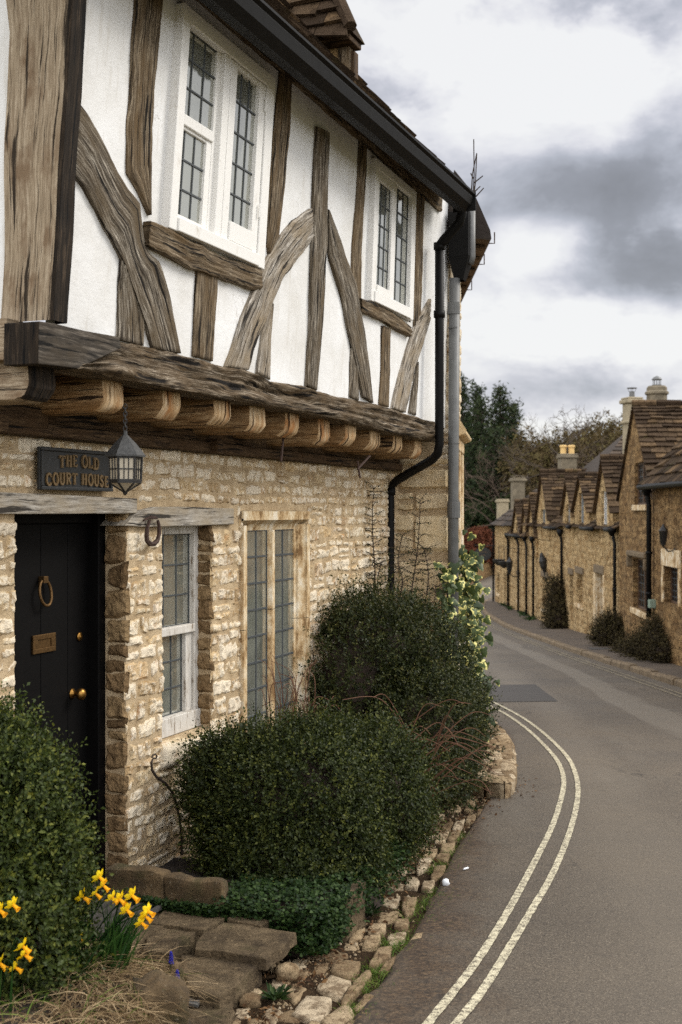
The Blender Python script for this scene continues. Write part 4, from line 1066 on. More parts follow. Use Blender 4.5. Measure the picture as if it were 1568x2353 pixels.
# twigs rooted in the gutter end
tw = MB()
for l in ([(1088,448),(1090,400),(1089,320)], [(1084,440),(1086,400),(1096,352)], [(1090,442),(1093,420),(1096,352)], [(1090,420),(1110,404)], [(1092,440),(1104,428)], [(1094,452),(1112,432)], [(1088,410),(1082,398)]):
    tw.tube([at(u, v, 10.3) for u, v in l], [.006]+[.0045]*(len(l)-1), 5)
t = thing('gutter_sapling', 'leafless twigs sprouting from the end of the black gutter', 'plant', at(1088, 448, 10.3)); tw.build('twigs', 'brown_twig', t)

# ================================================================== sign, lantern, horseshoe
c0, c1 = LO.px(95, 1022, .05), LO.px(257, 1135, .05)
SA0, SA1, SZ0, SZ1 = c0[0], c1[0]+.005, .108, .318
sg = thing('house_sign', 'black wall sign reading THE OLD COURT HOUSE above the door lintel', 'sign', LO.P((SA0+SA1)/2, .04, SZ0))
mb = MB(); wbox(mb, LO, SA0, SA1, .025, .045, SZ0, SZ1); mb.build('board', 'sign_black', sg, bevel=.004)
mb = MB(); b = .018
wbox(mb, LO, SA0, SA1, .045, .058, SZ1-b, SZ1); wbox(mb, LO, SA0, SA1, .045, .058, SZ0, SZ0+b); wbox(mb, LO, SA0, SA0+b, .045, .0575, SZ0+b, SZ1-b); wbox(mb, LO, SA1-b, SA1, .045, .0575, SZ0+b, SZ1-b)
mb.build('rim', 'sign_black', sg, bevel=.004)
GL = {  # strokes in a 1 x 1 letter box: (points, weight)
 'T': [([(.5,0),(.5,1)],1),([(.02,.96),(.98,.96)],.6),([(.04,.96),(.04,.76)],.5),([(.96,.96),(.96,.76)],.5),([(.3,.03),(.7,.03)],.5)],
 'H': [([(.2,0),(.2,1)],1),([(.8,0),(.8,1)],1),([(.2,.52),(.8,.52)],.5),([(.03,.03),(.37,.03)],.5),([(.63,.03),(.97,.03)],.5),([(.03,.97),(.37,.97)],.5),([(.63,.97),(.97,.97)],.5)],
 'E': [([(.25,0),(.25,1)],1),([(.08,.97),(.9,.97)],.55),([(.08,.03),(.92,.03)],.55),([(.25,.52),(.7,.52)],.5),([(.9,.97),(.9,.78)],.5),([(.92,.03),(.92,.24)],.5),([(.7,.42),(.7,.62)],.5)],
 'O': [([(.5+.42*math.cos(t*.2618),.5+.5*math.sin(t*.2618)) for t in range(25)],.85)],
 'L': [([(.27,0),(.27,1)],1),([(.08,.03),(.92,.03)],.55),([(.92,.03),(.92,.28)],.5),([(.08,.97),(.46,.97)],.5)],
 'D': [([(.22,0),(.22,1)],1),([(.06,.97),(.45,.97)]+[(.45+.45*math.sin(t*.2618),.5+.47*math.cos(t*.2618)) for t in range(13)]+[(.06,.03)],.8)],
 'C': [([(.5+.42*math.cos(t*.2618),.5+.5*math.sin(t*.2618)) for t in range(3,22)],.85),([(.86,.98),(.86,.7)],.5)],
 'U': [([(.2,1),(.2,.32)]+[(.5-.3*math.cos(t*.2618),.32-.3*math.sin(t*.2618)) for t in range(13)]+[(.8,1)],.9),([(.03,.97),(.37,.97)],.5),([(.63,.97),(.97,.97)],.5)],
 'R': [([(.22,0),(.22,1)],1),([(.06,.97),(.5,.97)]+[(.5+.32*math.sin(t*.2618),.74+.23*math.cos(t*.2618)) for t in range(13)]+[(.22,.51)],.75),([(.48,.5),(.92,.03)],.9),([(.05,.03),(.4,.03)],.5)],
 'S': [([(.82,.8),(.7,.95),(.48,.99),(.25,.9),(.2,.72),(.35,.58),(.62,.47),(.8,.33),(.78,.13),(.55,.01),(.3,.03),(.15,.2)],.85),([(.83,.98),(.83,.74)],.5),([(.14,.02),(.14,.28)],.5)],
}
def word(mb, txt, a0, a1, z0, h, n, rise):
    adv = {' ': .55, 'L': .86, 'E': .86, 'S': .82}; tot = sum(adv.get(c, 1) for c in txt); u = (a1-a0)/tot; x = 0
    for c in txt:
        w_ = adv.get(c, 1); cx = (x+w_/2)/tot*2-1; dz = rise*(1-cx*cx)
        for pts, wt in GL.get(c, []):
            q = [(a0+(x+.09*w_+p[0]*w_*.82)*u, z0+dz+p[1]*h) for p in pts]
            hw = .0062*wt
            for i, (p, r) in enumerate(zip(q, q[1:])):
                d_ = V3((r[0]-p[0], r[1]-p[1])).normalized()*(hw*.6 if len(q) > 2 else 0); s_ = V3((-(r[1]-p[1]), r[0]-p[0])).normalized()*hw
                o = [(p[0]-d_.x+s_.x, p[1]-d_.y+s_.y), (r[0]+d_.x+s_.x, r[1]+d_.y+s_.y), (r[0]+d_.x-s_.x, r[1]+d_.y-s_.y), (p[0]-d_.x-s_.x, p[1]-d_.y-s_.y)]
                mb.prism(LO.P, o, .046, n+i*.0001)
        x += w_
mb = MB(); word(mb, 'THE OLD', SA0+.15, SA1-.13, .218, .058, .054, .012); word(mb, 'COURT HOUSE', SA0+.035, SA1-.035, .130, .056, .054, .01)
mb.build('lettering', 'sign_letters', sg)

lc = at(288, 1070, 6.02); lx, ly = lc.x, lc.y; mpp = 6.02/F
def lz(v): return -(v-CY)*mpp
ln = thing('hanging_lantern', 'old six sided metal lantern hanging on a chain in front of the sign', 'lantern', (lx, ly, lz(1135)))
def hexr(r, z, ro=.25): return [V3((lx+r*math.cos(ro+i*1.0472), ly+r*math.sin(ro+i*1.0472), z)) for i in range(6)]
def hexband(mb, r0, z0, r1, z1):
    a, b = hexr(r0, z0), hexr(r1, z1)
    for i in range(6): j = (i+1) % 6; mb.poly([a[i], a[j], b[j], b[i]])
mb = MB(); W = 44*mpp
hexband(mb, W*1.06, lz(1046), W*.55, lz(1018)); hexband(mb, W*.55, lz(1018), W*.12, lz(999)); hexband(mb, W*.12, lz(999), W*.10, lz(990)); hexband(mb, W*1.06, lz(1046), W*1.06, lz(1050)); hexband(mb, W*1.06, lz(1050), W*.8, lz(1047))
mb.build('roof', 'lantern_metal', ln)
mb = MB(); r0, r1 = W*.86, W*.80
for i in range(6):
    a, b = hexr(r0, lz(1048))[i], hexr(r1, lz(1108))[i]; mb.tube([a, b], .0065, 5)
    for f in (.36, .64):
        a2, b2 = hexr(r0, lz(1048))[(i+1) % 6], hexr(r1, lz(1108))[(i+1) % 6]; mb.tube([a.lerp(a2, f), b.lerp(b2, f)], .003, 4)
    a2, b2 = hexr(r0, lz(1048))[(i+1) % 6], hexr(r1, lz(1108))[(i+1) % 6]
    for f in (.05, .5, .93): mb.tube([a.lerp(b, f), a2.lerp(b2, f)], .0035 if f == .5 else .007, 4)
hexband(mb, r1*1.06, lz(1104), r1*1.06, lz(1110))
for i in range(6): mb.tube([hexr(r1, lz(1110))[i], V3((lx, ly, lz(1132)))], .005, 5)
mb.lathe((lx, ly, lz(1138)), [(.004, 0), (.010, .006), (.012, .012), (.004, .018)], 8)
mb.build('cage', 'black_iron', ln)
mb = MB(); hexband(mb, r0*.95, lz(1049), r1*.95, lz(1107)); hexband(mb, r1*.95, lz(1110), .006, lz(1130)); mb.build('panes', 'frosted_glass', ln)
mb = MB()
for i in range(7):
    zc = lz(988)+i*(lz(930)-lz(988))/7+.008; t0 = 1.57*(i % 2)
    mb.tube([V3((lx+.009*math.cos(t)*math.cos(t0), ly+.009*math.cos(t)*math.sin(t0), zc+.014*math.sin(t))) for t in [k*.7854 for k in range(9)]], .0028, 5)
mb.build('chain', 'black_iron', ln)
hs = thing('horseshoe', 'rusty horseshoe nailed to the wall below the small window lintel', 'horseshoe', on(LO, 350, 1250, .05)[0])
mb = MB(); l = [(363,1196),(366,1210),(366,1228),(362,1242),(354,1250),(345,1250),(338,1243),(337,1230),(339,1212),(344,1196)]
mb.tube([on(LO, u, v, .05)[0] for u, v in l], [.009,.011,.013,.014,.015,.015,.014,.013,.011,.009], 6); mb.build('shoe', 'rusty_iron', hs)
mb = MB()
for l in ([(330,1196),(346,1188)], [(346,1186),(360,1189)], [(344,1190),(362,1191)]): mb.tube([on(LO, u, v, .05)[0] for u, v in l], .006, 5)
mb.build('nails', 'rusty_iron', hs)
hk = thing('climbing_stem', 'bare curled woody stem against the stone pier beside the big round bush', 'plant', on(LO, 416, 1900, .1)[0])
mb = MB(); l = [(349,1741),(352,1735),(357,1733),(361,1737),(359,1743),(353,1742),(348,1752),(350,1770),(360,1785),(380,1800),(396,1820),(405,1845),(413,1880),(418,1930),(418,1965)]
mb.tube([on(LO, u, v, .07)[0] for u, v in l], [.005]*6+[.008]*9, 6); mb.build('stem', 'brown_twig', hk)
# ================================================================== ground, road, pavements
def struct(o): o['kind'] = 'structure'; return o
def catmull(pts, n):
    out = []
    P_ = [pts[0]]+list(pts)+[pts[-1]]
    for i in range(1, len(P_)-2):
        p0, p1, p2, p3 = [np.array(q, float) for q in P_[i-1:i+3]]
        for k in range(n):
            t = k/n; out.append(tuple(.5*((2*p1)+(-p0+p2)*t+(2*p0-5*p1+4*p2-p3)*t*t+(-p0+3*p1-3*p2+p3)*t**3)))
    out.append(tuple(pts[-1])); return out
def hill(x, y):
    z = prof(y)-.10
    if y > 92: z += (y-92)*.085*min(1, (y-92)/30)+fbm(x*.02, y*.02, 1)*min(2, (y-92)*.04)
    if y > 180: z -= (y-180)*.085
    if x > 30: z += min(6, (x-30)*.08)
    return z
mb = MB(); xs = [-600, -200, -80, -40, -20, -10, -5, 0, 3, 6, 9, 14, 20, 30, 45, 70, 110, 200, 600]; ysg = [-60, -20, -5, 0, 3, 6, 9, 12, 16, 20, 25, 30, 37, 45, 52, 60, 67, 75, 85, 92, 100, 110, 120, 135, 150, 165, 180, 210, 260, 400, 900]
ids = [[mb.vert((x, y, hill(x, y))) for x in xs] for y in ysg]
for j in range(len(ysg)-1):
    for i in range(len(xs)-1): mb.face([ids[j][i], ids[j][i+1], ids[j+1][i+1], ids[j+1][i]])
struct(mb.build('ground', 'hill_grass', None, smooth=True))
LEFT = [(-1.4,-4),(-.85,1),(-.35,3.6),(.03,5.2),(.36,6.48),(.75,8.4),(1.16,10.15),(1.62,12.23),(1.86,14.17),(1.80,16.84),(1.75,20),(2.2,27),(4.3,50),(7.0,74),(8.55,84.8),(11.2,92.9),(17,99),(30,104)]
RIGHT = [(5.7,-4),(5.65,3),(5.62,8),(5.6,12),(5.58,16),(5.58,20.6),(5.56,24),(5.53,29),(5.58,34),(5.66,39),(5.8,45),(5.92,51.5),(6.4,57.5),(7.2,63),(8.6,67.8),(12,72),(17,76),(30,82)]
Lr, Rr_ = catmull(LEFT, 12), catmull(RIGHT, 12)
mb = MB(); K = 34; g = []
for (lx_, ly_), (rx_, ry_) in zip(Lr, Rr_):
    row = []
    for j in range(K+1):
        q = (j/K)**1.5; x = lx_+(rx_-lx_)*q; y = ly_+(ry_-ly_)*q
        e = max(0, 1-math.hypot(x-lx_, y-ly_)/(1.75 if y < 9 else 1.2)); jx = fbm(y*3, 2, 1)*.05 if j == 0 else 0
        row.append(mb.vert((x+jx, y, prof(y)-(.012 if j == 0 else 0)), edge=e, across=q))
    g.append(row)
for a, b in zip(g, g[1:]):
    for j in range(K): mb.face([a[j], a[j+1], b[j+1], b[j]])
struct(mb.build('road', 'asphalt', None, smooth=True))
def roadz(x, y): return prof(y)
def ribbon(mb, pts, w, dz, wj=.006):
    pts = [V3((p[0], p[1], 0)) for p in pts]; prev = None
    for i, p in enumerate(pts):
        t = (pts[min(i+1, len(pts)-1)]-pts[max(i-1, 0)]).normalized(); s_ = V3((-t.y, t.x, 0)); row = []
        for k in (-1, 0, 1):
            q = p+s_*(k*(w/2+fbm(p.y*9, k, 3)*wj)); row.append(mb.vert((q.x, q.y, roadz(q.x, q.y)+dz)))
        if prev:
            for k in (0, 1): mb.face([prev[k], prev[k+1], row[k+1], row[k]])
        prev = row
l1 = [(940,2410),(991,2345),(1088,2222),(1150,2126),(1203,2031),(1264,1912),(1286,1850),(1296,1800),(1287,1760),(1262,1725),(1215,1679),(1165,1643),(1112,1615)]
l2 = [(1000,2418),(1057,2345),(1112,2274),(1174,2174),(1222,2093),(1272,2005),(1312,1905),(1328,1830),(1323,1780),(1300,1735),(1248,1684),(1190,1643),(1112,1603)]
mb = MB()
for l in (l1, l2): ribbon(mb, catmull([tuple(gpx(*p))[:2] for p in l], 14), .043, .006, .004)
struct(mb.build('yellow_lines', 'worn_paint_line', None))
mb = MB()
for o in (.30, .44): ribbon(mb, [(x-o, y) for x, y in Rr_ if 10 < y < 56], .045, .007)
struct(mb.build('far_yellow_lines', 'faded_paint_line', None))
mb = MB(); q = [gpx(*p) for p in [(1110,1575),(1230,1573),(1282,1612),(1110,1614)]]; mb.poly([(p.x, p.y, roadz(p.x, p.y)+.006) for p in q]); struct(mb.build('road_patch', 'asphalt_patch', None))
# far pavement with its kerb
ROWX = [(0, 6.2), (10, 6.3), (23.9, 6.47), (26.3, 6.62), (31.6, 6.98), (35.2, 7.1), (41.75, 7.38), (47.3, 7.40), (54.7, 7.42), (62.5, 7.62), (75, 8.2)]
rowx = lambda y: interp(ROWX, y)
mb = MB(); pr = None
for x, y in [p for p in Rr_ if p[1] < 66]:
    row = [mb.vert((x+.14, y, prof(y)+.10)), mb.vert((x+.7, y, prof(y)+.11)), mb.vert((max(x+.8, rowx(y)+.4), y, prof(y)+.13))]
    if pr:
        for k in (0, 1): mb.face([pr[k], pr[k+1], row[k+1], row[k]])
    pr = row
struct(mb.build('pavement', 'pavement_tarmac', None, smooth=True))
mb = MB(); seg = [p for p in Rr_ if p[1] < 70]; kk = resample(seg, 95)
for i, (p, q) in enumerate(zip(kk, kk[1:])):
    d_ = V3((q[0]-p[0], q[1]-p[1], 0)); L_ = d_.length; d_.normalize(); f = Fr((p[0], p[1], 0), d_, V3((d_.y, -d_.x, 0)))
    z0 = prof(p[1]); h = .115+R.uniform(-.012, .012); o = R.uniform(-.012, .012)
    c = []
    for a in (.012, L_-.012):
        zz = prof(p[1]+d_.y*a); c.append([mb.vert(f.P(a, n+o, zz+z)) for n, z in ((-.005, -.1), (-.005, h-.03), (.025, h), (.145, h), (.145, -.1))])
    for j in range(4): mb.face([c[0][j], c[1][j], c[1][j+1], c[0][j+1]])
    mb.face(c[0]); mb.face(c[1])
struct(mb.build('kerb', 'kerb_stone', None))
mb = MB(); p = gpx(1285, 1494, .1); mb.poly([(x, y, prof(y)+.114) for x, y in ((5.85, 29.5), (6.35, 29.5), (6.4, 30.3), (5.9, 30.3))]); struct(mb.build('pavement_patch', 'asphalt_patch', None))

# dirt verge between house and road
mb = MB(); ids = []
NT_, NN = 110, 34
for i in range(NT_+1):
    t = 1.5+13*i/NT_; row = []
    for j in range(NN+1):
        n = -.05+2.6*j/NN; p = FA+fd*t+fn*n; e = interp([(b, a) for a, b in Lr], p.y)-p.x
        z = prof(p.y)-.016+fbm(p.x*4, p.y*4, 1, 4)*.016
        if e < .2: z = min(z, prof(p.y)-.03-max(0, -e)*.1)
        row.append(mb.vert((p.x, p.y, z)))
    ids.append(row)
for i in range(NT_):
    for j in range(NN): mb.face([ids[i][j], ids[i+1][j], ids[i+1][j+1], ids[i][j+1]])
struct(mb.build('verge', 'verge_dirt', None, smooth=True))

# ------------------------------------------------------------------ stones laid on the ground
def slab(name, label, px, z, th, mat, cat='paving stone', group=None, tilt=0, bev=.006):
    pts = [flat(u, v, z) for u, v in px]; c = sum(pts, V3())/len(pts); ring = []
    for p, q in zip(pts, pts[1:]+pts[:1]):
        k = max(1, int((q-p).length/.07))
        for i in range(k):
            r = p.lerp(q, i/k); r = r+(r-c).normalized()*fbm(r.x*9, r.y*9, z*3)*.022; r.z += fbm(r.x*5, r.y*5, 2)*.008; ring.append(r)
    mb = MB(); a = [mb.vert(r) for r in ring]; b = [mb.vert(r+V3((0,0,-th))+(r-c)*.02) for r in ring]; i1 = [mb.vert(c+(r-c)*.6+V3((0,0,fbm(r.x*5, r.y*5, 7)*.003+(r.z-c.z)*.4))) for r in ring]
    m = len(ring)
    for i in range(m):
        j = (i+1) % m; mb.face([a[i], a[j], i1[j], i1[i]]); mb.face([b[i], b[j], a[j], a[i]])
    mb.face(i1)
    o = mb.build(name, mat, None, bevel=bev); return tag(o, label, cat, group)
C7 = lambda l: [(x*.4762, 1723+y*.4762) for x, y in l]
C8 = lambda l: [(517+x*.4762, 1493+y*.4762) for x, y in l]
FG = 'stone flags of the path to the door'
slab('flagstone', 'wide brown flagstone next to the trough kerb, behind the other path flags', C7([(740,832),(835,722),(1125,772),(1075,818),(985,868)]), -1.995, .10, 'flag_stone', group=FG)
slab('flagstone', 'small flagstone tucked under the green ground cover', C7([(1130,775),(1300,822),(1260,852),(1098,812)]), -1.99, .10, 'flag_stone', group=FG)
slab('flagstone', 'large thick flagstone ending in a square corner above the cobble gutter', C7([(940,930),(985,890),(1075,830),(1270,852),(1432,880),(1285,1002),(1060,975),(945,958)]), -2.0, .055, 'flag_stone', group=FG)
slab('flagstone', 'flagstone beside the daffodil leaves, next to the foot grille', C7([(700,890),(745,842),(945,878),(872,930),(840,980),(690,960)]), -2.01, .10, 'flag_stone', group=FG)
slab('flagstone', 'worn lower flagstone, one step down beside the dry grass bank', C7([(868,985),(1050,988),(1268,1022),(1060,1186),(960,1172),(890,1142)]), -2.035, .10, 'flag_stone', group=FG)
slab('flagstone', 'rough rust coloured block holding the square metal cover', C7([(880,1262),(990,1190),(1120,1196),(1116,1335),(870,1345)]), -2.09, .2, 'flag_stone', group=FG)
mbp = [flat(u, v, -2.083) for u, v in C7([(905,1235),(930,1182),(988,1190),(955,1245)])]
mb = MB(); a = [mb.vert(p) for p in mbp]; b = [mb.vert(p+V3((0,0,.012))) for p in mbp]; mb.face(b)
for i in range(4): mb.face([a[i], a[(i+1) % 4], b[(i+1) % 4], b[i]])
c = sum(mbp, V3())/4+V3((0,0,.014)); mb.tube([c+V3((.035*math.cos(t*.5236), .035*math.sin(t*.5236), 0)) for t in range(13)], .004, 5)
tag(mb.build('drain_cover', 'grey_pipe'), 'small square grey metal cover set in the lowest flagstone', 'drain cover')
# foot grille by the door: long bars
gr = thing('foot_grille', 'dark slatted foot grille lying in front of the black door', 'door mat', LO.P(5.5, .35, -2.0))
mb = MB()
for i in range(9):
    n = .04+i*.055; wbox(mb, LO, 5.12, 5.72, n, n+.022, -1.985, -1.965)
mb.build('bar', 'dark_lead_roof', gr)
mb = MB(); wbox(mb, LO, 5.70, 5.745, .0, .56, -1.99, -1.962); wbox(mb, LO, 5.10, 5.14, .0, .56, -1.99, -1.962); mb.build('edge_bar', 'dark_lead_roof', gr, bevel=.004)
mb = MB(); wbox(mb, LO, 4.9, 6.0, -.13, .6, -2.2, -2.005); o = mb.build('doorstep', 'flag_stone', H)

LASTO = [None]
GS = 'pale stones of the cobble gutter'
def rock(name, label, cat, c, r, seed, mat, group=None, flat_=.5, rot=0, res=(14, 9)):
    mb = MB(); rg_ = random.Random(seed); rv_ = rg_.random(); ids = []; c = V3(c)
    for j in range(res[1]+1):
        ph_ = -1.5708+3.14159*j/res[1]; row = []
        for i in range(res[0]):
            th_ = 6.28318*i/res[0]
            d_ = V3((math.cos(ph_)*math.cos(th_), math.cos(ph_)*math.sin(th_), math.sin(ph_)))
            m = max(abs(d_.x), abs(d_.y), abs(d_.z)); d_ = d_*(1-flat_)+d_/m*flat_                # between ball and block
            d_ *= 1+fbm(d_.x*1.3+seed*7.1, d_.y*1.3, d_.z*1.3+seed, 4)*.32
            x, y = d_.x*r[0], d_.y*r[1]
            row.append(mb.vert(c+V3((x*math.cos(rot)-y*math.sin(rot), x*math.sin(rot)+y*math.cos(rot), d_.z*r[2])), rnd=rv_))
        ids.append(row)
    for j in range(res[1]):
        for i in range(res[0]): k = (i+1) % res[0]; mb.face([ids[j][i], ids[j][k], ids[j+1][k], ids[j+1][i]])
    return tag(mb.build(name, mat, None, smooth=True), label, cat, group)
def cobble(px, dz, i):
    """a worn gutter stone: domed block with an uneven top"""
    pts = [gpx(u, v, dz) for u, v in px]; c = sum(pts, V3())/len(pts); rr = random.Random(i); mb = MB(); rv_ = rr.random(); ring = []
    for p, q in zip(pts, pts[1:]+pts[:1]):
        k = max(2, int((q-p).length/.035))
        for s_ in range(k):
            r = p.lerp(q, s_/k); cut = 1-.06*(1-abs(s_/k-.5)*2 < .3); r = c+(r-c)*cut; r = r+(r-c).normalized()*fbm(r.x*14, r.y*14, i)*.014; ring.append(r)
    m = len(ring); lv = []
    for s_, z in ((1.01, -.09), (1.0, -.008), (.96, .004), (.7, .007), (.3, .007)):
        lv.append([mb.vert(V3((c.x+(r.x-c.x)*s_, c.y+(r.y-c.y)*s_, c.z+(r.z-c.z)*s_+z+(fbm(r.x*s_*12, r.y*12+s_*3, i, 4)*.011 if s_ < 1 else 0))), rnd=rv_) for r in ring])
    for a, b in zip(lv, lv[1:]):
        for k in range(m): j = (k+1) % m; mb.face([a[k], a[j], b[j], b[k]])
    mb.face(lv[-1]); LASTO[0] = mb.build('gutter_stone', 'gutter_limestone', None, smooth=True); return LASTO[0]
CB = [[(435,1640),(510,1570),(615,1600),(560,1680)],[(505,1560),(530,1495),(660,1505),(640,1560),(600,1590)],[(318,1760),(390,1665),(525,1680),(480,1785),(400,1790)],[(690,1530),(740,1435),(810,1430),(790,1480),(720,1535)],
 [(555,1700),(620,1600),(690,1545),(715,1560),(650,1640),(580,1720)],[(455,1800),(520,1740),(600,1710),(620,1760),(560,1824)],[(780,1400),(810,1365),(880,1360),(870,1395),(800,1425)],[(815,1340),(830,1300),(890,1300),(880,1350)],
 [(850,1260),(860,1190),(930,1190),(910,1265),(880,1285)],[(660,1440),(670,1380),(755,1375),(740,1430)],[(690,1370),(690,1325),(780,1320),(775,1370)],[(590,1410),(640,1340),(680,1340),(660,1390),(600,1420)],
 [(890,1410),(920,1370),(960,1370),(955,1395)],[(615,1735),(680,1670),(720,1680),(650,1745)],[(990,1100),(1010,1050),(1070,1035),(1060,1085),(1000,1110)],[(920,1070),(940,1010),(1000,1000),(985,1050),(930,1080)],
 [(1035,975),(1050,935),(1115,925),(1100,970)],[(950,1000),(970,965),(1030,960),(1010,1000)],[(1070,920),(1090,880),(1140,870),(1120,915)],[(1010,930),(1030,880),(1085,875),(1070,920)],[(1095,870),(1110,830),(1160,815),(1145,860)],
 [(1040,870),(1060,835),(1105,830),(1090,870)],[(865,1145),(880,1100),(935,1110),(930,1150)],[(800,1085),(830,1050),(890,1050),(870,1085)],[(945,1155),(960,1115),(1015,1110),(1005,1155)],
 [(290,1665),(330,1612),(402,1640),(335,1712)],[(175,1775),(210,1720),(275,1740),(240,1810)],[(60,1705),(150,1622),(182,1650),(112,1752)],[(1015,1010),(1035,980),(1090,985),(1070,1025)],[(700,1790),(640,1830),(560,1850),(600,1790)],
 [(340,1850),(420,1800),(460,1810),(430,1870)],[(620,1800),(660,1750),(700,1740),(680,1790)],[(740,1560),(790,1500),(830,1480),(800,1540)]]
SPEC = {0: 'pale gutter stone between the largest one and the squarish one behind it', 1: 'squarish pale gutter stone next in line towards the upright planter slab', 2: 'largest pale gutter stone, by the lower edge of the path'}
for i, q in enumerate(CB):
    tag(cobble(C8(q), -.005 if i < 14 else -.008, i), SPEC.get(i, 'worn limestone cobble set in the muddy gutter between path and road'), 'cobblestone', GS)
SP = [('big tilted ochre rock beside the corner of the thick flagstone', (300,1552,60,56)), ('smaller upright rock under the thick flagstone, by the strap leaves', (395,1400,22,45)), ('dark rock beside the tilted ochre one', (225,1530,26,30)), ('ochre rock with split edges nearest the lowest flagstone', (120,1690,52,44))]
for i, (lb, (x, y, w_, h_)) in enumerate(SP):
    u, v = 517+x*.4762, 1493+y*.4762; p = gpx(u, v+h_*.2, 0); s_ = p.y/F*.4762
    rock('rock', lb, 'rock', p+V3((0, 0, h_*s_*.25)), (w_*s_, w_*s_*.8, h_*s_*.8), 40+i, 'gutter_limestone', None, .55, i)
cen = [sum((V3((*q, 0)) for q in px), V3())/len(px) for px in [C8(q) for q in CB]]; rr = random.Random(2); nx_ = 0
for tr_ in range(900):                                             # smaller setts between the big ones
    q = rr.random()*8.99; k = int(q); (u0, v0), (u1, v1) = [(560,2360),(640,2300),(740,2215),(830,2130),(885,2060),(935,1985),(985,1930),(1030,1895),(1060,1870),(1075,1850)][k:k+2]; f = q-k
    u, v = u0+(u1-u0)*f+rr.gauss(0, 32), v0+(v1-v0)*f+rr.gauss(0, 10); s_ = (v-1176)/900
    if any(math.hypot((u-c.x)/1.25, v-c.y) < 25*s_ for c in cen): continue
    cen.append(V3((u, v, 0))); w_, h_ = rr.uniform(14, 24)*s_, rr.uniform(9, 14)*s_; sk = rr.uniform(.2, .6)
    cobble([(u-w_+h_*sk, v-h_*rr.uniform(.7, 1.1)), (u+w_*rr.uniform(.7, 1.1)+h_*sk, v-h_), (u+w_-h_*sk, v+h_*rr.uniform(.7, 1.1)), (u-w_*rr.uniform(.7, 1)-h_*sk, v+h_)], -.016, 100+tr_); nx_ += 1
    tag(bpy.context.scene.objects[-1] if 0 else LASTO[0], 'small sett wedged between the larger gutter cobbles', 'cobblestone', 'small stones of the cobble gutter')
    if nx_ > 60: break
# raised cobbled corner by the bend
px = C8([(1160,600),(1205,540),(1236,400),(1258,325),(1312,358),(1362,410),(1388,455),(1396,530),(1395,590),(1372,622),(1352,638)])
ring = [gpx(u, v, .14) for u, v in px]; cc = sum(ring, V3())/len(ring); mb = MB()
a = [mb.vert(p) for p in ring]; b = [mb.vert((p.x, p.y, prof(p.y)-.1)) for p in ring]
for i in range(len(ring)): j = (i+1) % len(ring); mb.face([a[i], a[j], b[j], b[i]])
mb.face(a); struct(mb.build('raised_corner', 'verge_dirt', None))
mb = MB(); rr = random.Random(3)
inside = lambda x, y: sum(1 for p, q in zip(ring, ring[1:]+ring[:1]) if (p.y > y) != (q.y > y) and x < (q.x-p.x)*(y-p.y)/(q.y-p.y)+p.x) % 2
top_fr = lambda c, r: Fr(c, V3((math.cos(r), math.sin(r), 0)), V3((0, 0, 1)))
class Flat:
    def __init__(s, O, r): s.O, s.c, s.s = V3(O), math.cos(r), math.sin(r)
    def P(s, a, n, z): return s.O+V3((a*s.c-z*s.s, a*s.s+z*s.c, n))
y = min(p.y for p in ring)
while y < max(p.y for p in ring):
    x = min(p.x for p in ring); dy = rr.uniform(.10, .15)
    while x < max(p.x for p in ring):
        dx = rr.uniform(.09, .17)
        if inside(x+dx/2, y+dy/2): stone(mb, Flat((x, y, prof(y)+.14), .15), .006, dx-.006, .006, dy-.006, .008, rr, (5, 5), n0=-.01, round_=.3)
        x += dx
    y += dy
for p, q in list(zip(ring[3:], ring[4:]))+[(ring[-1], ring[-1].lerp(ring[0], .5)), (ring[-1].lerp(ring[0], .5), ring[0])]:                               # curved kerb stones round its edge
    d_ = q-p; L_ = d_.length; d_.normalize(); inn = V3((-d_.y, d_.x, 0)); inn = inn if inn.dot(cc-p) > 0 else -inn
    class E_:
        P = staticmethod(lambda a, n, z, p=p, d_=d_, inn=inn: p+d_*a+inn*z+V3((0,0,n)))
    stone(mb, E_, .008, L_-.008, -.02, .14, .014, rr, (8, 5), n0=-.012, round_=.15, jit=.03)
    f = Fr(p+V3((0,0,-.14)), d_, -inn); stone(mb, f, .008, L_-.008, -.06, .15, .02, rr, (8, 5), n0=-.005, round_=.15, jit=.03)
struct(mb.build('raised_cobbles', 'gutter_limestone', None, smooth=True))
# pebbles and leaf litter: uncountable
mb = MB(); rr = random.Random(9)
def pebble(p, r):
    n_ = 5; t0 = rr.random()*6; rv_ = rr.random()
    a = [mb.vert((p.x+r*rr.uniform(.7, 1.2)*math.cos(t0+i*6.283/n_), p.y+r*rr.uniform(.7, 1.2)*math.sin(t0+i*6.283/n_), p.z-.004), rnd=rv_) for i in range(n_)]
    t_ = mb.vert((p.x, p.y, p.z+r*.7), rnd=rv_)
    for i in range(n_): mb.face([a[i], a[(i+1) % n_], t_])
path_l = [(600,2340),(690,2250),(760,2190),(830,2120),(880,2050),(930,1980),(1000,1920),(1060,1880),(1100,1845),(1180,1815)]
for i in range(1500):
    q = rr.random()*8.99; k = int(q); (u0, v0), (u1, v1) = path_l[k], path_l[k+1]; f = q-k
    u, v = u0+(u1-u0)*f+rr.gauss(0, 45), v0+(v1-v0)*f+rr.gauss(0, 22)
    pebble(gpx(u, v, -.012), rr.choice((.004, .005, .007, .009, .014)))
for i in range(60): pebble(gpx(1110+rr.random()*75, 1812+rr.random()*14, .0), rr.uniform(.008, .018))
tag(mb.build('gravel', 'gutter_limestone', None), 'loose grit and small pebbles scattered along the gutter', 'gravel', kind='stuff')

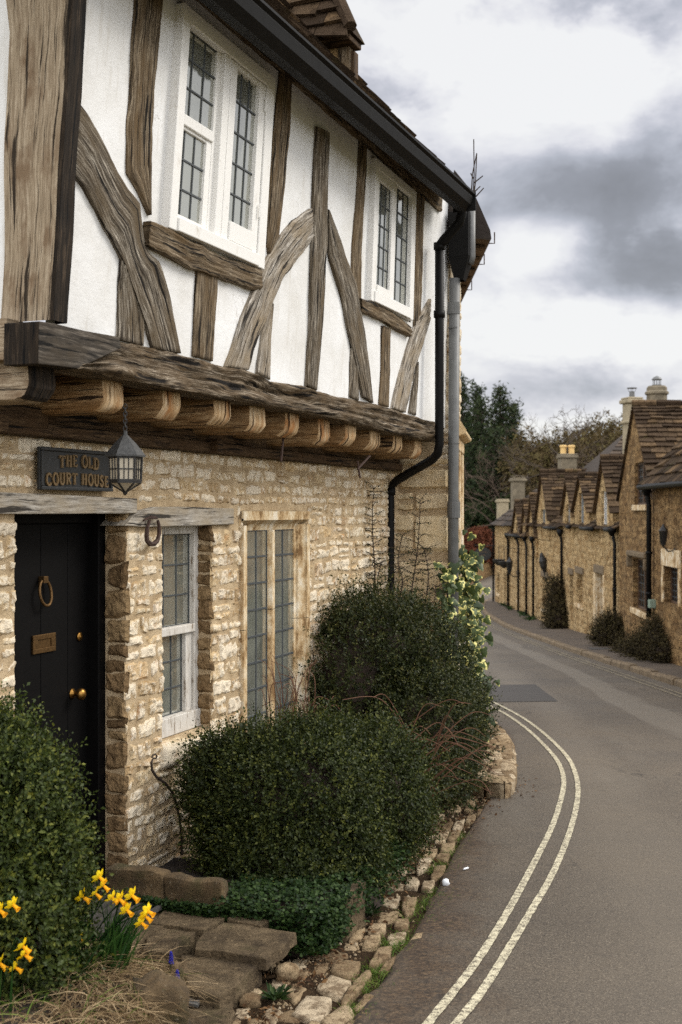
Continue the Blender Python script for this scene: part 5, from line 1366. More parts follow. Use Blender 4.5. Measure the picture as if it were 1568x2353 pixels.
# ------------------------------------------------------------------ planter in front of the wall
PL = thing('planter_bed', 'stone edged planting bed full of bushes along the rubble wall', 'planter', LO.P(6, .7, -2.0))
for k, (n0_, n1_, z1_) in enumerate(((.12, .47, -1.82), (.465, .80, -1.84))):
    mb = MB(); block(mb, LO.P, (5.62, 5.73, n0_, n1_, -2.12, z1_), .016, .03, .03, k*3.1); mb.build('trough_kerb', 'mossy_rock', PL, smooth=True)
mb = MB(); block(mb, LO.P, (5.98, 6.28, 1.27, 1.33, -2.35, -1.945), .012, .015, .04, 5); mb.build('kerb_slab', 'flag_stone', PL, smooth=True)
PN = [(5, 1.26), (5.7, 1.26), (6.3, 1.31), (6.8, 1.25), (7.2, 1.05), (8, .85), (9, .7), (11, .6)]
mb = MB(); ids = []
for i in range(41):
    t = 5.68+5.1*i/40; row = []; nm_ = interp(PN, t); gz = prof(LO.P(t, nm_, 0).y)
    for j in range(12): n = .02+(nm_-.02)*min(1, j/10); row.append(mb.vert(LO.P(t, n, (max(-1.95-max(0, t-6.0)*.18, gz+.03) if j < 10 else gz+.0)+fbm(t*4, n*4, 3)*.04-(.12 if j == 11 else 0))))
    ids.append(row)
for i in range(40):
    for j in range(11): mb.face([ids[i][j], ids[i+1][j], ids[i+1][j+1], ids[i][j+1]])
mb.face([r for r in ids[0]]+[mb.vert(LO.P(5.68, 1.26, -2.4)), mb.vert(LO.P(5.68, .02, -2.4))])
mb.build('soil', 'bed_soil', PL, smooth=True)

# ------------------------------------------------------------------ foliage
def npv(v): return np.array(tuple(v), float)
def blob(u, v, Y, ru, rv_, dep=None):
    s_ = Y/F; return (npv(at(u, v, Y)), np.array([ru*s_, (dep or ru)*s_, rv_*s_]))
def bush(name, label, cat, blobs, n, mat, per=8, sl=(.06, .12), ll=.018, lw=.010, lo=.7, hi=1.03, bmp=.12, zmin=None, up=.45, spread=.5, stem='brown_twig', base=None, clip=None, core=.58, clump=0):
    base = base or at(*[784, 1176.5, 5]); root = thing(name, label, cat, base); fol = list(blobs)
    if clump:                                                      # smaller clumps standing out of the main mass
        for c, r in blobs:
            m_ = r.min()
            for k_ in range(clump):
                d_ = unit(1)[0]; q_ = m_*NR.uniform(.20, .42); fol.append((c+d_*(r-q_*.45)*NR.uniform(.92, 1.08), np.array([q_, q_, q_*NR.uniform(.8, 1.2)])))
    P_, D_ = blob_points(fol, n, lo, hi, bmp, zmin)
    if clip is not None: k = clip(P_); P_, D_ = P_[k], D_[k]
    B, A, N_, L, W, rr = sprigs(P_, D_, per, sl, ll, lw, up, spread); sz_ = np.tile(NR.uniform(.75, 1.35, len(P_)), per); L = L*sz_; W = W*sz_
    leaves(B, A, N_, L, W, rr, 'foliage', mat, root)
    mb = MB(); rg_ = random.Random(len(P_))
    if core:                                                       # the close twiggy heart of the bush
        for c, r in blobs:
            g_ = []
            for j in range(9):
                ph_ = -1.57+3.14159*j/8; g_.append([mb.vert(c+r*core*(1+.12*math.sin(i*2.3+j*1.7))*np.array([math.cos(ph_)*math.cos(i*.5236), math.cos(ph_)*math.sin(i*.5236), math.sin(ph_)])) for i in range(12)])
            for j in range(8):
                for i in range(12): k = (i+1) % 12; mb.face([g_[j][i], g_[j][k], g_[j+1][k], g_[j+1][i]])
    for c, r in blobs:                                             # woody framework inside
        for i in range(16):
            d_ = unit(1)[0]; d_[2] = abs(d_[2])*.8+.1; tip = c+d_*r*.92; bs = np.array([c[0]+rg_.gauss(0, .05), c[1]+rg_.gauss(0, .05), max(zmin or -9, c[2]-r[2])])
            mid = (tip+bs)/2+unit(1)[0]*r*.12; mb.tube([bs, mid, tip], [.010, .007, .003], 4)
    mb.build('stems', stem, root)
    return root
def wall_side(P_): return (P_-npv(FA)) @ npv(fn) > .03
# nearest box bush, left of the door
bush('box_bush', 'leafy green box bush left of the black door behind the daffodils', 'bush',
     [blob(0,1960,4.75,145,255,140), blob(20,1890,4.8,115,190,120), blob(-30,1770,4.85,85,125,100), blob(75,2060,4.7,92,165,110), blob(10,2200,4.55,150,140,110), blob(125,1990,4.8,45,100,65)],
     8500, 'box_leaf', 9, (.06, .17), .021, .012, lo=.66, hi=1.06, bmp=.2, zmin=-2.0, base=at(20, 2300, 4.75), clump=16)
# big round bush in the planter
bush('box_bush', 'big rounded dark box bush spilling over the planter edge in front of the wall', 'bush',
     [blob(680,1860,7.15,180,178,180), blob(590,1870,7.2,140,175,160), blob(860,1830,7.6,105,160,150), blob(650,1960,6.95,135,115,125), blob(530,1840,7.25,75,120,100), blob(735,1765,7.4,120,95,130), blob(750,1985,7.0,110,90,110), blob(470,1790,7.3,35,60,60), blob(640,2010,6.8,110,75,90), blob(910,1880,7.7,65,85,100), blob(560,1960,7.0,80,85,90), blob(700,2030,6.8,110,60,90)]
     ,17000, 'dark_box_leaf', 8, (.06, .18), .021, .0125, lo=.64, hi=1.06, bmp=.17, zmin=-2.22, base=at(670, 2060, 7.15), clip=wall_side, clump=14)
# tall trained shrub at the corner with upright sprays
bl = [blob(850,1500,9.7,140,130,100), blob(800,1570,9.5,110,150,95), blob(940,1560,9.9,140,150,100), blob(1030,1640,10.2,85,110,80), blob(960,1680,9.5,140,130,110), blob(1050,1740,10.1,60,75,60), blob(880,1440,10.2,110,75,60), blob(790,1450,9.9,70,75,60), blob(900,1780,9.0,120,80,90), blob(1000,1800,9.4,80,50,70)]
sh = bush('wall_shrub', 'tall dark small leaved shrub trained against the wall beside the black downpipe', 'bush', bl, 13000, 'shrub_leaf', 8, (.07, .18), .024, .013, lo=.5, hi=1.10, bmp=.22, zmin=-2.4, base=at(900, 1800, 9.8), clip=wall_side, clump=12)
mb = MB(); Bp, Ba, Bn = [], [], []; rg_ = random.Random(8)
for l in ([(858,1420),(862,1320),(858,1250),(856,1180),(860,1120)], [(955,1460),(945,1380),(955,1300),(962,1240),(966,1150)], [(880,1440),(868,1340),(878,1290)], [(930,1450),(990,1400),(1003,1345)], [(820,1440),(835,1370),(828,1320)], [(1000,1560),(1030,1480),(1010,1440)], [(905,1430),(925,1340),(915,1290),(925,1230)], [(760,1480),(742,1420),(735,1390)],
          [(970,1420),(985,1330),(975,1260)], [(1060,1640),(1100,1600),(1112,1560)], [(1050,1720),(1100,1700),(1120,1670)]):
    Y = 10.55; p = [at(u, v, Y) for u, v in catmull(l, 8)]
    mb.tube(p, [.007*(1-i/len(p)*.6) for i in range(len(p))], 5)
    for i in range(2, len(p)):
        for sgn in (-1, 1):
            if rg_.random() < .72:
                ln_ = rg_.uniform(.05, .22)*(1-.5*i/len(p)); q = p[i]+V3((sgn*ln_, rg_.uniform(-.05, .05), rg_.uniform(-.02, .06)))
                mb.tube([p[i], p[i].lerp(q, .5)+V3((0,0,.01)), q], [.004, .003, .0015], 4)
                for k in range(int(ln_/.014)): f = rg_.random(); Bp.append(tuple(p[i].lerp(q, f))); Ba.append((rg_.gauss(0, 1)+sgn*.4, rg_.gauss(0, .6), rg_.gauss(0, .8))); Bn.append((rg_.gauss(0, .4), -1, rg_.gauss(.5, .5)))
mb.build('upright_shoots', 'brown_twig', sh)
Bp = np.array(Bp); n_ = len(Bp); leaves(Bp, np.array(Ba), np.array(Bn), NR.uniform(.012, .024, n_), NR.uniform(.008, .013, n_), NR.random(n_)*.7, 'shoot_leaves', 'shrub_leaf', sh)
# arching red brown canes between the bushes
rt = thing('arching_canes', 'bare brown arching canes between the round bush and the tall wall shrub', 'plant', at(900, 1820, 8.6)); mb = MB(); rg_ = random.Random(4)
for i in range(70):
    if i < 30: b = at(rg_.uniform(620, 720), 1700, 7.9); tp = b+V3((rg_.uniform(-.15, .2), rg_.uniform(-.1, .1), rg_.uniform(.15, .55)))
    else: b = at(rg_.uniform(860, 1010), rg_.uniform(1700, 1850), 8.35); tp = b+V3((rg_.uniform(.1, .5)*rg_.choice((-1, 1, 1)), rg_.uniform(-.4, .1), rg_.uniform(.0, .35)))
    m = b.lerp(tp, .55)+V3((rg_.gauss(0, .05), rg_.gauss(0, .05), .12)); l = catmull([tuple(b), tuple(m), tuple(tp)], 6)
    mb.tube(l, [.0045-.003*k/len(l) for k in range(len(l))], 4)
tag(mb.build('canes', 'red_twig', rt), kind='stuff')
# variegated ivy on the corner pipe
def ivy(name, label, pts, n, seed, spread=(.09, .10)):
    rg_ = random.Random(seed); root = thing(name, label, 'ivy', V3(pts[-1])); V, Fa, rim, rd = [], [], [], []
    pl = resample([tuple(p) for p in pts], n); shape = [(0,0),(.30,-.16),(.52,.10),(.34,.34),(.30,.62),(0,1.0),(-.30,.62),(-.34,.34),(-.52,.10),(-.30,-.16)]
    for i in range(n):
        c = V3(pl[i])+V3((rg_.gauss(.0, spread[0]), rg_.gauss(-.03, .05), rg_.gauss(0, spread[1]))); sz = rg_.choice((.06, .075, .09, .105))
        nrm = V3((rg_.gauss(.25, .5), rg_.gauss(-1, .35), rg_.gauss(.35, .45))).normalized(); dn = V3((rg_.gauss(0, .5), 0, -1)); dn = (dn-nrm*dn.dot(nrm)).normalized(); sd = nrm.cross(dn); r = rg_.random(); b0 = len(V)
        V.append(c+dn*sz*.35+nrm*.006); rim.append(0); rd.append(r)
        for x, y in shape: V.append(c+sd*x*sz+dn*y*sz-nrm*abs(x)*sz*.25); rim.append(1); rd.append(r)
        k = len(shape); Fa += [(b0, b0+1+j, b0+1+(j+1) % k) for j in range(k)]
    raw_mesh('leaves', np.array([tuple(v) for v in V]), np.array(Fa), np.array(rd), 'variegated_leaf', root, {'rim': np.array(rim)})
    mb = MB(); mb.tube([V3(p) for p in pts], .007, 5); mb.build('vine', 'brown_twig', root)
ivy('ivy', 'strand of variegated ivy climbing left of the grey corner pipe', [at(1030,1300,10.8), at(1028,1400,10.8), at(1032,1500,10.8), at(1030,1570,10.75)], 90, 1, (.04, .08))
ivy('ivy', 'thick variegated ivy with cream edged leaves hanging right of the grey corner pipe', [at(1068,1260,12.2), at(1068,1340,12), at(1080,1410,11.6), at(1085,1500,11.4), at(1088,1580,11.2), at(1100,1650,11)], 330, 2, (.07, .09))

# ground cover, weeds, grass
P_ = []
while len(P_) < 5200:
    q_ = R.random()
    if q_ < .5:
        t, n = R.uniform(5.7, 7.0), R.uniform(.75, 1.36); z = -1.93+.03*R.random()
        if n > 1.22: z -= (n-1.22)*1.6*R.random()
    elif q_ < .7: t, n = 5.665-R.random()**2*.08, R.uniform(.76, 1.30); z = -2.12+.21*R.random(); t -= (-1.93-z)*.15
    elif q_ < .83: t, n = 5.60-R.random()*.03, R.uniform(.3, .78); z = -2.0+.05*R.random()
    else: t, n = R.uniform(5.66, 6.05), 1.27+R.random()*.06; z = -2.15+.22*R.random()
    P_.append(tuple(LO.P(t, n, z)))
P_ = np.array(P_); n_ = len(P_)
leaves(np.repeat(P_, 3, 0)+NR.normal(size=(n_*3, 3))*.004, NR.normal(size=(n_*3, 3))*np.array([1, 1, .35]), np.tile(np.array([[.1, -.4, 1.]]), (n_*3, 1))+NR.normal(size=(n_*3, 3))*.3, NR.uniform(.014, .03, n_*3), NR.uniform(.013, .026, n_*3), NR.random(n_*3), 'ground_cover', 'clover_leaf')
tag(bpy.data.objects['ground_cover'], 'low clover like ground cover spilling over the planter edge', 'ground cover', kind='stuff')
def blades(pts, name, mat, lmin, lmax, w=.004, lean=(0, 0), sp=.5, parent=None, droop=.5, seg=4):
    n = len(pts); L = NR.uniform(lmin, lmax, n); d = np.stack([NR.normal(lean[0], sp, n), NR.normal(lean[1], sp, n), np.ones(n)], 1); d /= np.linalg.norm(d, axis=1, keepdims=True)
    side = np.cross(d, unit(n)); side /= np.linalg.norm(side, axis=1, keepdims=True); out = d*np.array([1, 1, 0]); V = np.empty((n, seg+1, 2, 3))
    for k in range(seg+1):
        t = k/seg; p = pts+d*(L*t)[:, None]+out*(L*droop*t*t)[:, None]-np.array([0, 0, 1])*(L*droop*.7*t*t)[:, None]; ww = w*(1-t*.85)
        V[:, k, 0] = p-side*ww/2; V[:, k, 1] = p+side*ww/2
    f = [];
    for k in range(seg): f.append(np.stack([np.arange(n)*(seg+1)*2+k*2+q for q in (0, 1, 3, 2)], 1))
    return raw_mesh(name, V.reshape(-1, 3), np.concatenate(f), np.repeat(NR.random(n), (seg+1)*2), mat, parent)
def gpts(px, n, s=18, dz=-.02):
    out = []
    for i in range(n):
        u, v, w_ = px[R.randrange(len(px))]; out.append(tuple(gpx(u+R.gauss(0, w_), v+R.gauss(0, w_*.5), dz)))
    return np.array(out)
o = blades(gpts([(960,2110,28),(985,2085,20),(1010,2060,16),(1030,1985,22),(1050,1960,16),(900,2180,22),(930,2165,20),(870,2235,20),(850,2270,22),(820,2330,20),(1000,2000,14),(1060,1930,12)], 2200), 'grass', 'grass_blade', .02, .07, .003, sp=.6)
tag(o, 'thin tufts of green grass along the edge of the road and gutter', 'grass', kind='stuff')
def weed(name, label, u, v, dz, r, n, mat='clover_leaf', z=None):
    c = gpx(u, v, dz) if z is None else flat(u, v, z); a = NR.random(n)*6.28; ax = np.stack([np.cos(a), np.sin(a), NR.uniform(.2, .9, n)], 1)
    o = leaves(np.tile(npv(c), (n, 1))+ax*NR.uniform(0, r*.5, n)[:, None], ax, np.tile([[0, 0, 1.]], (n, 1))+NR.normal(size=(n, 3))*.2, NR.uniform(r*.6, r, n), NR.uniform(r*.18, r*.3, n), NR.random(n), name, mat, None)
    tag(o, label, 'weed')
weed('weed', 'bushy green weed growing between the pale rocks below the path', 632, 2300, .0, .075, 60)
weed('weed', 'leafy dandelion at the foot of the upright planter slab', 852, 2105, .0, .075, 40)
weed('weed', 'strap leaved plant growing under the corner of the thick flagstone', 695, 2195, .02, .11, 9)
weed('weed', 'small weed on the dirt in front of the raised cobbled corner', 1090, 1862, 0, .06, 30)
P_ = gpts(path_l_ := [(u, v, 30) for u, v in path_l], 700, dz=0); n_ = len(P_)
o = leaves(P_+np.array([0, 0, .005]), NR.normal(size=(n_, 3))*np.array([1, 1, .25]), np.tile([[0, 0, 1.]], (n_, 1))+NR.normal(size=(n_, 3))*.5, NR.uniform(.012, .04, n_), NR.uniform(.008, .022, n_), NR.random(n_), 'leaf_litter', 'dead_leaf', None)
tag(o, 'brown dead leaves lying in the gutter', 'leaf litter', kind='stuff')
rock('litter', 'crumpled white scrap of litter on the dirt verge', 'litter', gpx(1025, 2028, .015), (.022, .02, .022), 77, 'white_litter', None, .2)
mb = MB(); mb.tube([gpx(1066, 1997, .012), gpx(1076, 1994, .012)], .006, 6); tag(mb.build('litter', 'white_litter'), 'thin white cigarette end lying on the dark asphalt', 'litter')

# ------------------------------------------------------------------ raised bank with daffodils
def bank(x, y): return -1.70-.35*max(0, x+1.0)**1.4+.03*fbm(x*5, y*5, 2)-max(0, y-4.75)*.25
mb = MB(); ids = []
for i in range(25):
    y = 3.2+1.78*i/24; row = []
    for j in range(25): x = -2.6+2.05*j/24; row.append(mb.vert((x, y, bank(x, y)-(.35 if j == 24 else 0))))
    ids.append(row)
for i in range(24):
    for j in range(24): mb.face([ids[i][j], ids[i][j+1], ids[i+1][j+1], ids[i+1][j]])
mb.face([ids[24][j] for j in range(25)]+[mb.vert((-.55, 4.98, -2.4)), mb.vert((-2.6, 4.98, -2.4))])
struct(mb.build('bank', 'bed_soil', None, smooth=True))
rock('rock', 'large mossy brown rock holding up the dry grass bank', 'rock', at(372, 2318, 4.52), (.095, .085, .11), 3, 'mossy_rock', None, .6, .3, (22, 14))
rock('rock', 'narrow mossy rock behind the muscari at the edge of the grass bank', 'rock', at(412, 2275, 4.85), (.035, .08, .10), 5, 'mossy_rock', None, .5, .2, (18, 12))
rock('rock', 'rock at the foot of the bank beside the lowest flagstone', 'rock', at(330, 2370, 4.55), (.16, .1, .1), 6, 'mossy_rock', None, .5, .2, (18, 12))
pp = []
while len(pp) < 2600:
    x, y = R.uniform(-1.2, -.64), R.uniform(3.9, 5.0)
    if R.random() < (1 if x > -.98 else .2): pp.append((x, y, bank(x, y)))
o = blades(np.array(pp), 'dry_grass', 'dry_grass', .05, .22, .0042, lean=(.1, -.5), sp=.8, droop=.85)
tag(o, 'matted straw coloured dry grass on the bank below the daffodils', 'dry grass', kind='stuff')
pp = [(x, y, bank(x, y)) for x, y in [(R.uniform(-1.5, -.6), R.uniform(3.9, 4.9)) for _ in range(260)]]
o = blades(np.array(pp), 'bank_grass', 'grass_blade', .06, .2, .005, lean=(.1, -.3), sp=.7, droop=.6)
tag(o, 'green grass blades growing through the dry grass bank', 'grass', kind='stuff')
def clump(label, bx, by, n, r, lmin, lmax, lean):
    p = np.array([(bx+R.gauss(0, r), by+R.gauss(0, r), bank(bx, by)) for _ in range(n)])
    tag(blades(p, 'daffodil_leaves', 'daffodil_leaf', lmin, lmax, .013, lean=lean, sp=.16, droop=.18, seg=5), label, 'daffodil leaves')
clump('upright fan of green daffodil leaves rising from the dry grass', -.87, 4.74, 90, .045, .16, .28, (.28, 0))
clump('dark daffodil leaves leaning to the right out of the box bush', -1.08, 4.6, 60, .05, .2, .32, (.45, 0))
clump('long grassy leaves arching at the lower left under the daffodils', -1.25, 4.3, 30, .05, .15, .26, (.1, -.2))
R6 = lambda x, y: (.2564*x, 1952.9+.2564*y)
FL = [(20,560,0),(140,510,0),(235,890,0),(250,960,0),(25,1040,0),(165,1070,0),(770,440,1),(880,410,1),(915,265,1),(950,340,1),(1030,450,1),(1095,462,1),(1210,430,1),(1160,560,1),(1350,565,1),(1330,615,1),(1290,670,1),(540,545,2),(370,720,2),(540,700,2),(730,800,2)]
DL = ['daffodil with yellow petals and orange trumpet in the loose bunch at the left edge', 'daffodil with yellow petals and orange trumpet in the bunch before the foot grille', 'small half hidden yellow daffodil against the dark box leaves']
for i, (x, y, g_) in enumerate(FL):
    rg_ = random.Random(i+50); u, v = R6(x, y); Y = (4.3, 4.62, 4.6)[g_]; c = at(u, v, Y); sc = (1.0, 1.0, .62)[g_]*rg_.uniform(.9, 1.1)
    bx, by = ((-1.22, 4.35), (-.95, 4.72), (-1.1, 4.6))[g_]; bs = V3((bx+rg_.gauss(0, .05), by+rg_.gauss(0, .03), bank(bx, by)))
    root = thing('daffodil', DL[g_], 'daffodil', bs, 'daffodils on the grass bank')
    ax = V3((rg_.uniform(.55, .9), rg_.uniform(-.55, -.1), rg_.uniform(-.75, -.35))).normalized(); bk = c-ax*.012*sc
    mb = MB(); l = catmull([tuple(bs), tuple(bs.lerp(bk, .55)+V3((-.02, 0, .03))), tuple(bk+V3((-.02, .01, .015))-ax*.012), tuple(bk)], 6); mb.tube(l, .0028, 5); mb.build('stem', 'daffodil_leaf', root)
    mb = MB(); u_ = ax.orthogonal().normalized(); w_ = ax.cross(u_); t0 = rg_.random()
    for k in range(6):
        t = t0+k*1.0472; d_ = (u_*math.cos(t)+w_*math.sin(t)-ax*.42).normalized(); s_ = ax.cross(d_).normalized(); Lp = .034*sc; rv_ = rg_.random()
        q = [bk, bk+d_*Lp*.4+s_*Lp*.30+ax*.002, bk+d_*Lp*.75+s_*Lp*.24, bk+d_*Lp, bk+d_*Lp*.75-s_*Lp*.24, bk+d_*Lp*.4-s_*Lp*.30+ax*.002]
        m_ = mb.vert(bk+d_*Lp*.55+ax*.003, rnd=rv_); qi = [mb.vert(p, rnd=rv_) for p in q]
        for j in range(6): mb.face([qi[j], qi[(j+1) % 6], m_])
    mb.build('petals', 'petal_yellow', root)
    mb = MB(); rings = []
    for h_, r_ in ((0, .004), (.008, .006), (.018, .0068), (.025, .0085), (.028, .0112)):
        rings.append([mb.vert(bk+ax*h_*sc+(u_*math.cos(j*.5236)+w_*math.sin(j*.5236))*r_*sc*(1+(.10*math.sin(j*3) if r_ > .011 else 0)), rnd=.5) for j in range(12)])
    for a, b in zip(rings, rings[1:]):
        for j in range(12): mb.face([a[j], a[(j+1) % 12], b[(j+1) % 12], b[j]])
    mb.build('trumpet', 'trumpet_orange', root)
for i, (x, y, lb) in enumerate([(1535,975,'blue muscari spike at the edge of the dry grass bank by the flagstone'),(495,1445,'faint blue muscari spike low in the dry grass'),(1590,1120,'smaller blue muscari beside the narrow mossy rock')]):
    u, v = R6(x, y); c = at(u, v, 4.75); root = thing('muscari', lb, 'muscari', c-V3((0, 0, .06))); mb = MB(); rg_ = random.Random(i)
    for k in range(34):
        h_ = k/34; a = k*2.4; r_ = .008*(1-h_*.7); p = c+V3((r_*math.cos(a), r_*math.sin(a), (h_-.4)*.045*(1 if i < 1 else .7)))
        mb.lathe(p, [(.001, -.003), (.0035, 0), (.001, .003)], 5)
    mb.build('flower_spike', 'muscari_blue', root); mb = MB(); mb.tube([c-V3((.01, 0, .12)), c-V3((0, 0, .015))], .002, 4); mb.build('stem', 'daffodil_leaf', root)
# ================================================================== the row of cottages across the road
R1 = lambda x, y: (1166+x*.1954, 1062.6+y*.1954)
R2 = lambda x, y: (1338.3+x*.1954, 1091.3+y*.1954)
C5 = lambda x, y: (1033.9+.3418*x, 804+.3418*y)
def row_frame(ya, yb):
    a, b = V3((rowx(ya), ya, 0)), V3((rowx(yb), yb, 0)); d_ = (b-a).normalized(); return Fr(a, d_, V3((-d_.y, d_.x, 0))), (b-a).length
RGR = random.Random(99)
def sub(parent, name):
    o = thing(name, None, None); o.parent = parent; q = parent; off = V3()
    while q is not None: off += V3(q.location); q = q.parent
    o.location = -off; return o
def hole_reveal(mb, fr, h, dp=.22):
    a0, a1, z0, z1 = h
    for q in ([(a0,0,z0),(a0,-dp,z0),(a0,-dp,z1),(a0,0,z1)], [(a1,0,z0),(a1,-dp,z0),(a1,-dp,z1),(a1,0,z1)], [(a0,0,z0),(a1,0,z0),(a1,-dp,z0),(a0,-dp,z0)], [(a0,0,z1),(a1,0,z1),(a1,-dp,z1),(a0,-dp,z1)]):
        mb.poly([fr.P(*c) for c in q], [(c[0]+c[1], c[2]) for c in q])
def rwindow(house, fr, h, frame='brown_frame', mull=2, dp=.16, sill='window_stone', lintel=None, hood=False):
    a0, a1, z0, z1 = h; w = sub(house, 'window'); mb = MB(); f = .045
    wbox(mb, fr, a0, a0+f, -dp-.04, -dp+.03, z0, z1); wbox(mb, fr, a1-f, a1, -dp-.04, -dp+.03, z0, z1)
    wbox(mb, fr, a0+f, a1-f, -dp-.04, -dp+.03, z0, z0+f); wbox(mb, fr, a0+f, a1-f, -dp-.04, -dp+.03, z1-f, z1)
    for i in range(1, mull): a = a0+(a1-a0)*i/mull; wbox(mb, fr, a-.035, a+.035, -dp-.04, -dp+.035, z0+f, z1-f)
    mb.build('frame', frame, w)
    mb = MB(); mb.poly([fr.P(a0, -dp, z0), fr.P(a1, -dp, z0), fr.P(a1, -dp, z1), fr.P(a0, -dp, z1)]); mb.build('glass', 'dark_glass', w)
    mb = MB()
    for i in range(1, mull*3): a = a0+(a1-a0)*i/(mull*3); wbox(mb, fr, a-.007, a+.007, -dp, -dp+.008, z0, z1)
    for i in range(1, 6): z = z0+(z1-z0)*i/6; wbox(mb, fr, a0, a1, -dp, -dp+.009, z-.007, z+.007)
    mb.build('lead_bars', 'lead', w)
    if sill: mb = MB(); wbox(mb, fr, a0-.08, a1+.08, -dp, .06, z0-.13, z0-.002); mb.build('sill', sill, w, bevel=.015)
    if lintel: mb = MB(); wbox(mb, fr, a0-.18, a1+.18, -dp, .05, z1+.002, z1+.20); mb.build('lintel', lintel, w, bevel=.02)
    if hood:
        mb = MB(); wbox(mb, fr, a0-.25, a1+.25, -.05, .13, z1+.05, z1+.17); wbox(mb, fr, a0-.25, a0-.12, -.05, .12, z1-.22, z1+.05); wbox(mb, fr, a1+.12, a1+.25, -.05, .12, z1-.22, z1+.05); mb.build('hood_mould', 'kerb_stone', w, bevel=.03)
    return w
def gable(house, fr, sa, half, ze, za, win, back=2.4, thick=.0, wall='golden_rubble', n=0.0, zbot=None, over=.14, tm='stone_tile', frame='grey_frame', rows=None, sill=None, mull=2, bargew=True):
    """a wall gable or dormer: stone front, window, two tiled slopes running back"""
    g_ = sub(house, 'gable'); zb = ze-.6 if zbot is None else zbot
    zs = [zb, ze, za-.02]
    edge = lambda z: (sa-half, sa+half) if z <= ze else (sa-half*(za-z)/(za-ze), sa+half*(za-z)/(za-ze))
    mb = MB(); wall_bands(mb, fr, zs, edge, [win] if win else [], n+.03, 0)
    if win: hole_reveal(mb, Fr(fr.P(0, n+.03, 0), fr.d, fr.nr), win)
    for s_ in (-1, 1):
        q = [(sa+s_*half, n+.03, zb), (sa+s_*half, -back*.6, zb), (sa+s_*half, -back*.6, ze), (sa+s_*half, n+.03, ze)]; mb.poly([fr.P(*c) for c in q], [(c[1], c[2]) for c in q])
    mb.build('gable_wall', wall, g_)
    if win: 
        w = rwindow(g_.parent, Fr(fr.P(0, n+.03, 0), fr.d, fr.nr), win, frame, mull, .10, sill)
    ro = MB(); hgt = math.hypot(half, za-ze); rr = rows or max(7, int(hgt/.16)); ex = 1.12
    for s_ in (-1, 1):
        V = (fr.d*(-s_*half)+V3((0, 0, za-ze))).normalized(); O = fr.P(sa+s_*half, n+over, ze)-V*.1
        tiles(ro, O, -fr.nr, V, lambda v: (0, back+over), hgt+.1, rr, (.2, .42), .04, RGR)
        b = MB()
    k_ = 9
    for i in range(k_): u0 = n+over-(back+over)*i/k_; p = fr.P(sa, u0, za+.04); q = fr.P(sa, u0-(back+over)/k_+.02, za+.04+RGR.uniform(-.015, .015)); ro.tube([p, q], .075, 6, rnd=RGR.random())
    ro.build('gable_roof', tm, g_)
    bb = MB()
    for s_ in (-1, 1):
        q = [fr.P(sa+s_*half*1.02, n+over-.02, ze-.03), fr.P(sa, n+over-.02, za-.01), fr.P(sa, n+.02, za-.01), fr.P(sa+s_*half*1.02, n+.02, ze-.03)]; bb.poly(q)
    bb.build('verge_board', 'dark_oak', g_)
    return g_
def main_roof(house, fr, s0, s1, ze, zr, back, over=.16, tm='stone_tile', gaps=()):
    V = (-fr.nr*(back)+V3((0, 0, zr-ze))).normalized(); Lh = math.hypot(back+over, zr-ze); ro = MB(); cur = s0
    for g0, g1 in sorted(gaps)+[(s1, s1)]:
        if g0-cur > .1: tiles(ro, fr.P(cur, over, ze-.02), fr.d, V, lambda v: (0, g0-cur), Lh, max(6, int(Lh/.19)), (.22, .45), .04, RGR)
        cur = g1
    # back slope, so that the house is closed
    a = [fr.P(s0, over, ze-.03), fr.P(s1, over, ze-.03), fr.P(s1, -back, zr-.03), fr.P(s0, -back, zr-.03), fr.P(s1, -2*back-over, ze-.03), fr.P(s0, -2*back-over, ze-.03)]
    i = [ro.vert(p, rnd=.3) for p in a]; ro.face(i[:4]); ro.face([i[3], i[2], i[4], i[5]])
    for k in range(int((s1-s0)/.45)): p = fr.P(s0+k*.45, -back, zr+.03); ro.tube([p, p+fr.d*.43], .08, 6, rnd=RGR.random())
    ro.build('roof', tm, house)
def end_walls(mb, fr, s0, s1, zb, ze, zr, back):
    for s_ in (s0, s1):
        q = [(s_, 0, zb), (s_, -2*back, zb), (s_, -2*back, ze), (s_, -back, zr-.05), (s_, 0, ze)]; mb.poly([fr.P(*c) for c in q], [(c[1], c[2]) for c in q])
def pipe(house, fr, s_, z0, z1, n=.09, r=.045, hopper=True, kink=0):
    mb = MB(); mb.tube([fr.P(s_, n, z0), fr.P(s_, n, z1-.35), fr.P(s_+kink, n+.03, z1-.12), fr.P(s_+kink, n+.05, z1)], r, 8)
    if hopper: mb.lathe(fr.P(s_+kink, n+.05, z1-.16), [(r, 0), (.10, .10), (.11, .24)], 8)
    for z in (z0+.5, (z0+z1)/2): mb.tube([fr.P(s_, n, z-.03), fr.P(s_, n, z+.03)], r*1.3, 8)
    mb.build('downpipe', 'black_gutter', house, smooth=True)
def gutter(house, fr, s0, s1, z, n=.2):
    mb = MB(); mb.tube([fr.P(s0, n, z), fr.P(s1, n, z)], .06, 8); mb.build('gutter', 'black_gutter', house, smooth=True)
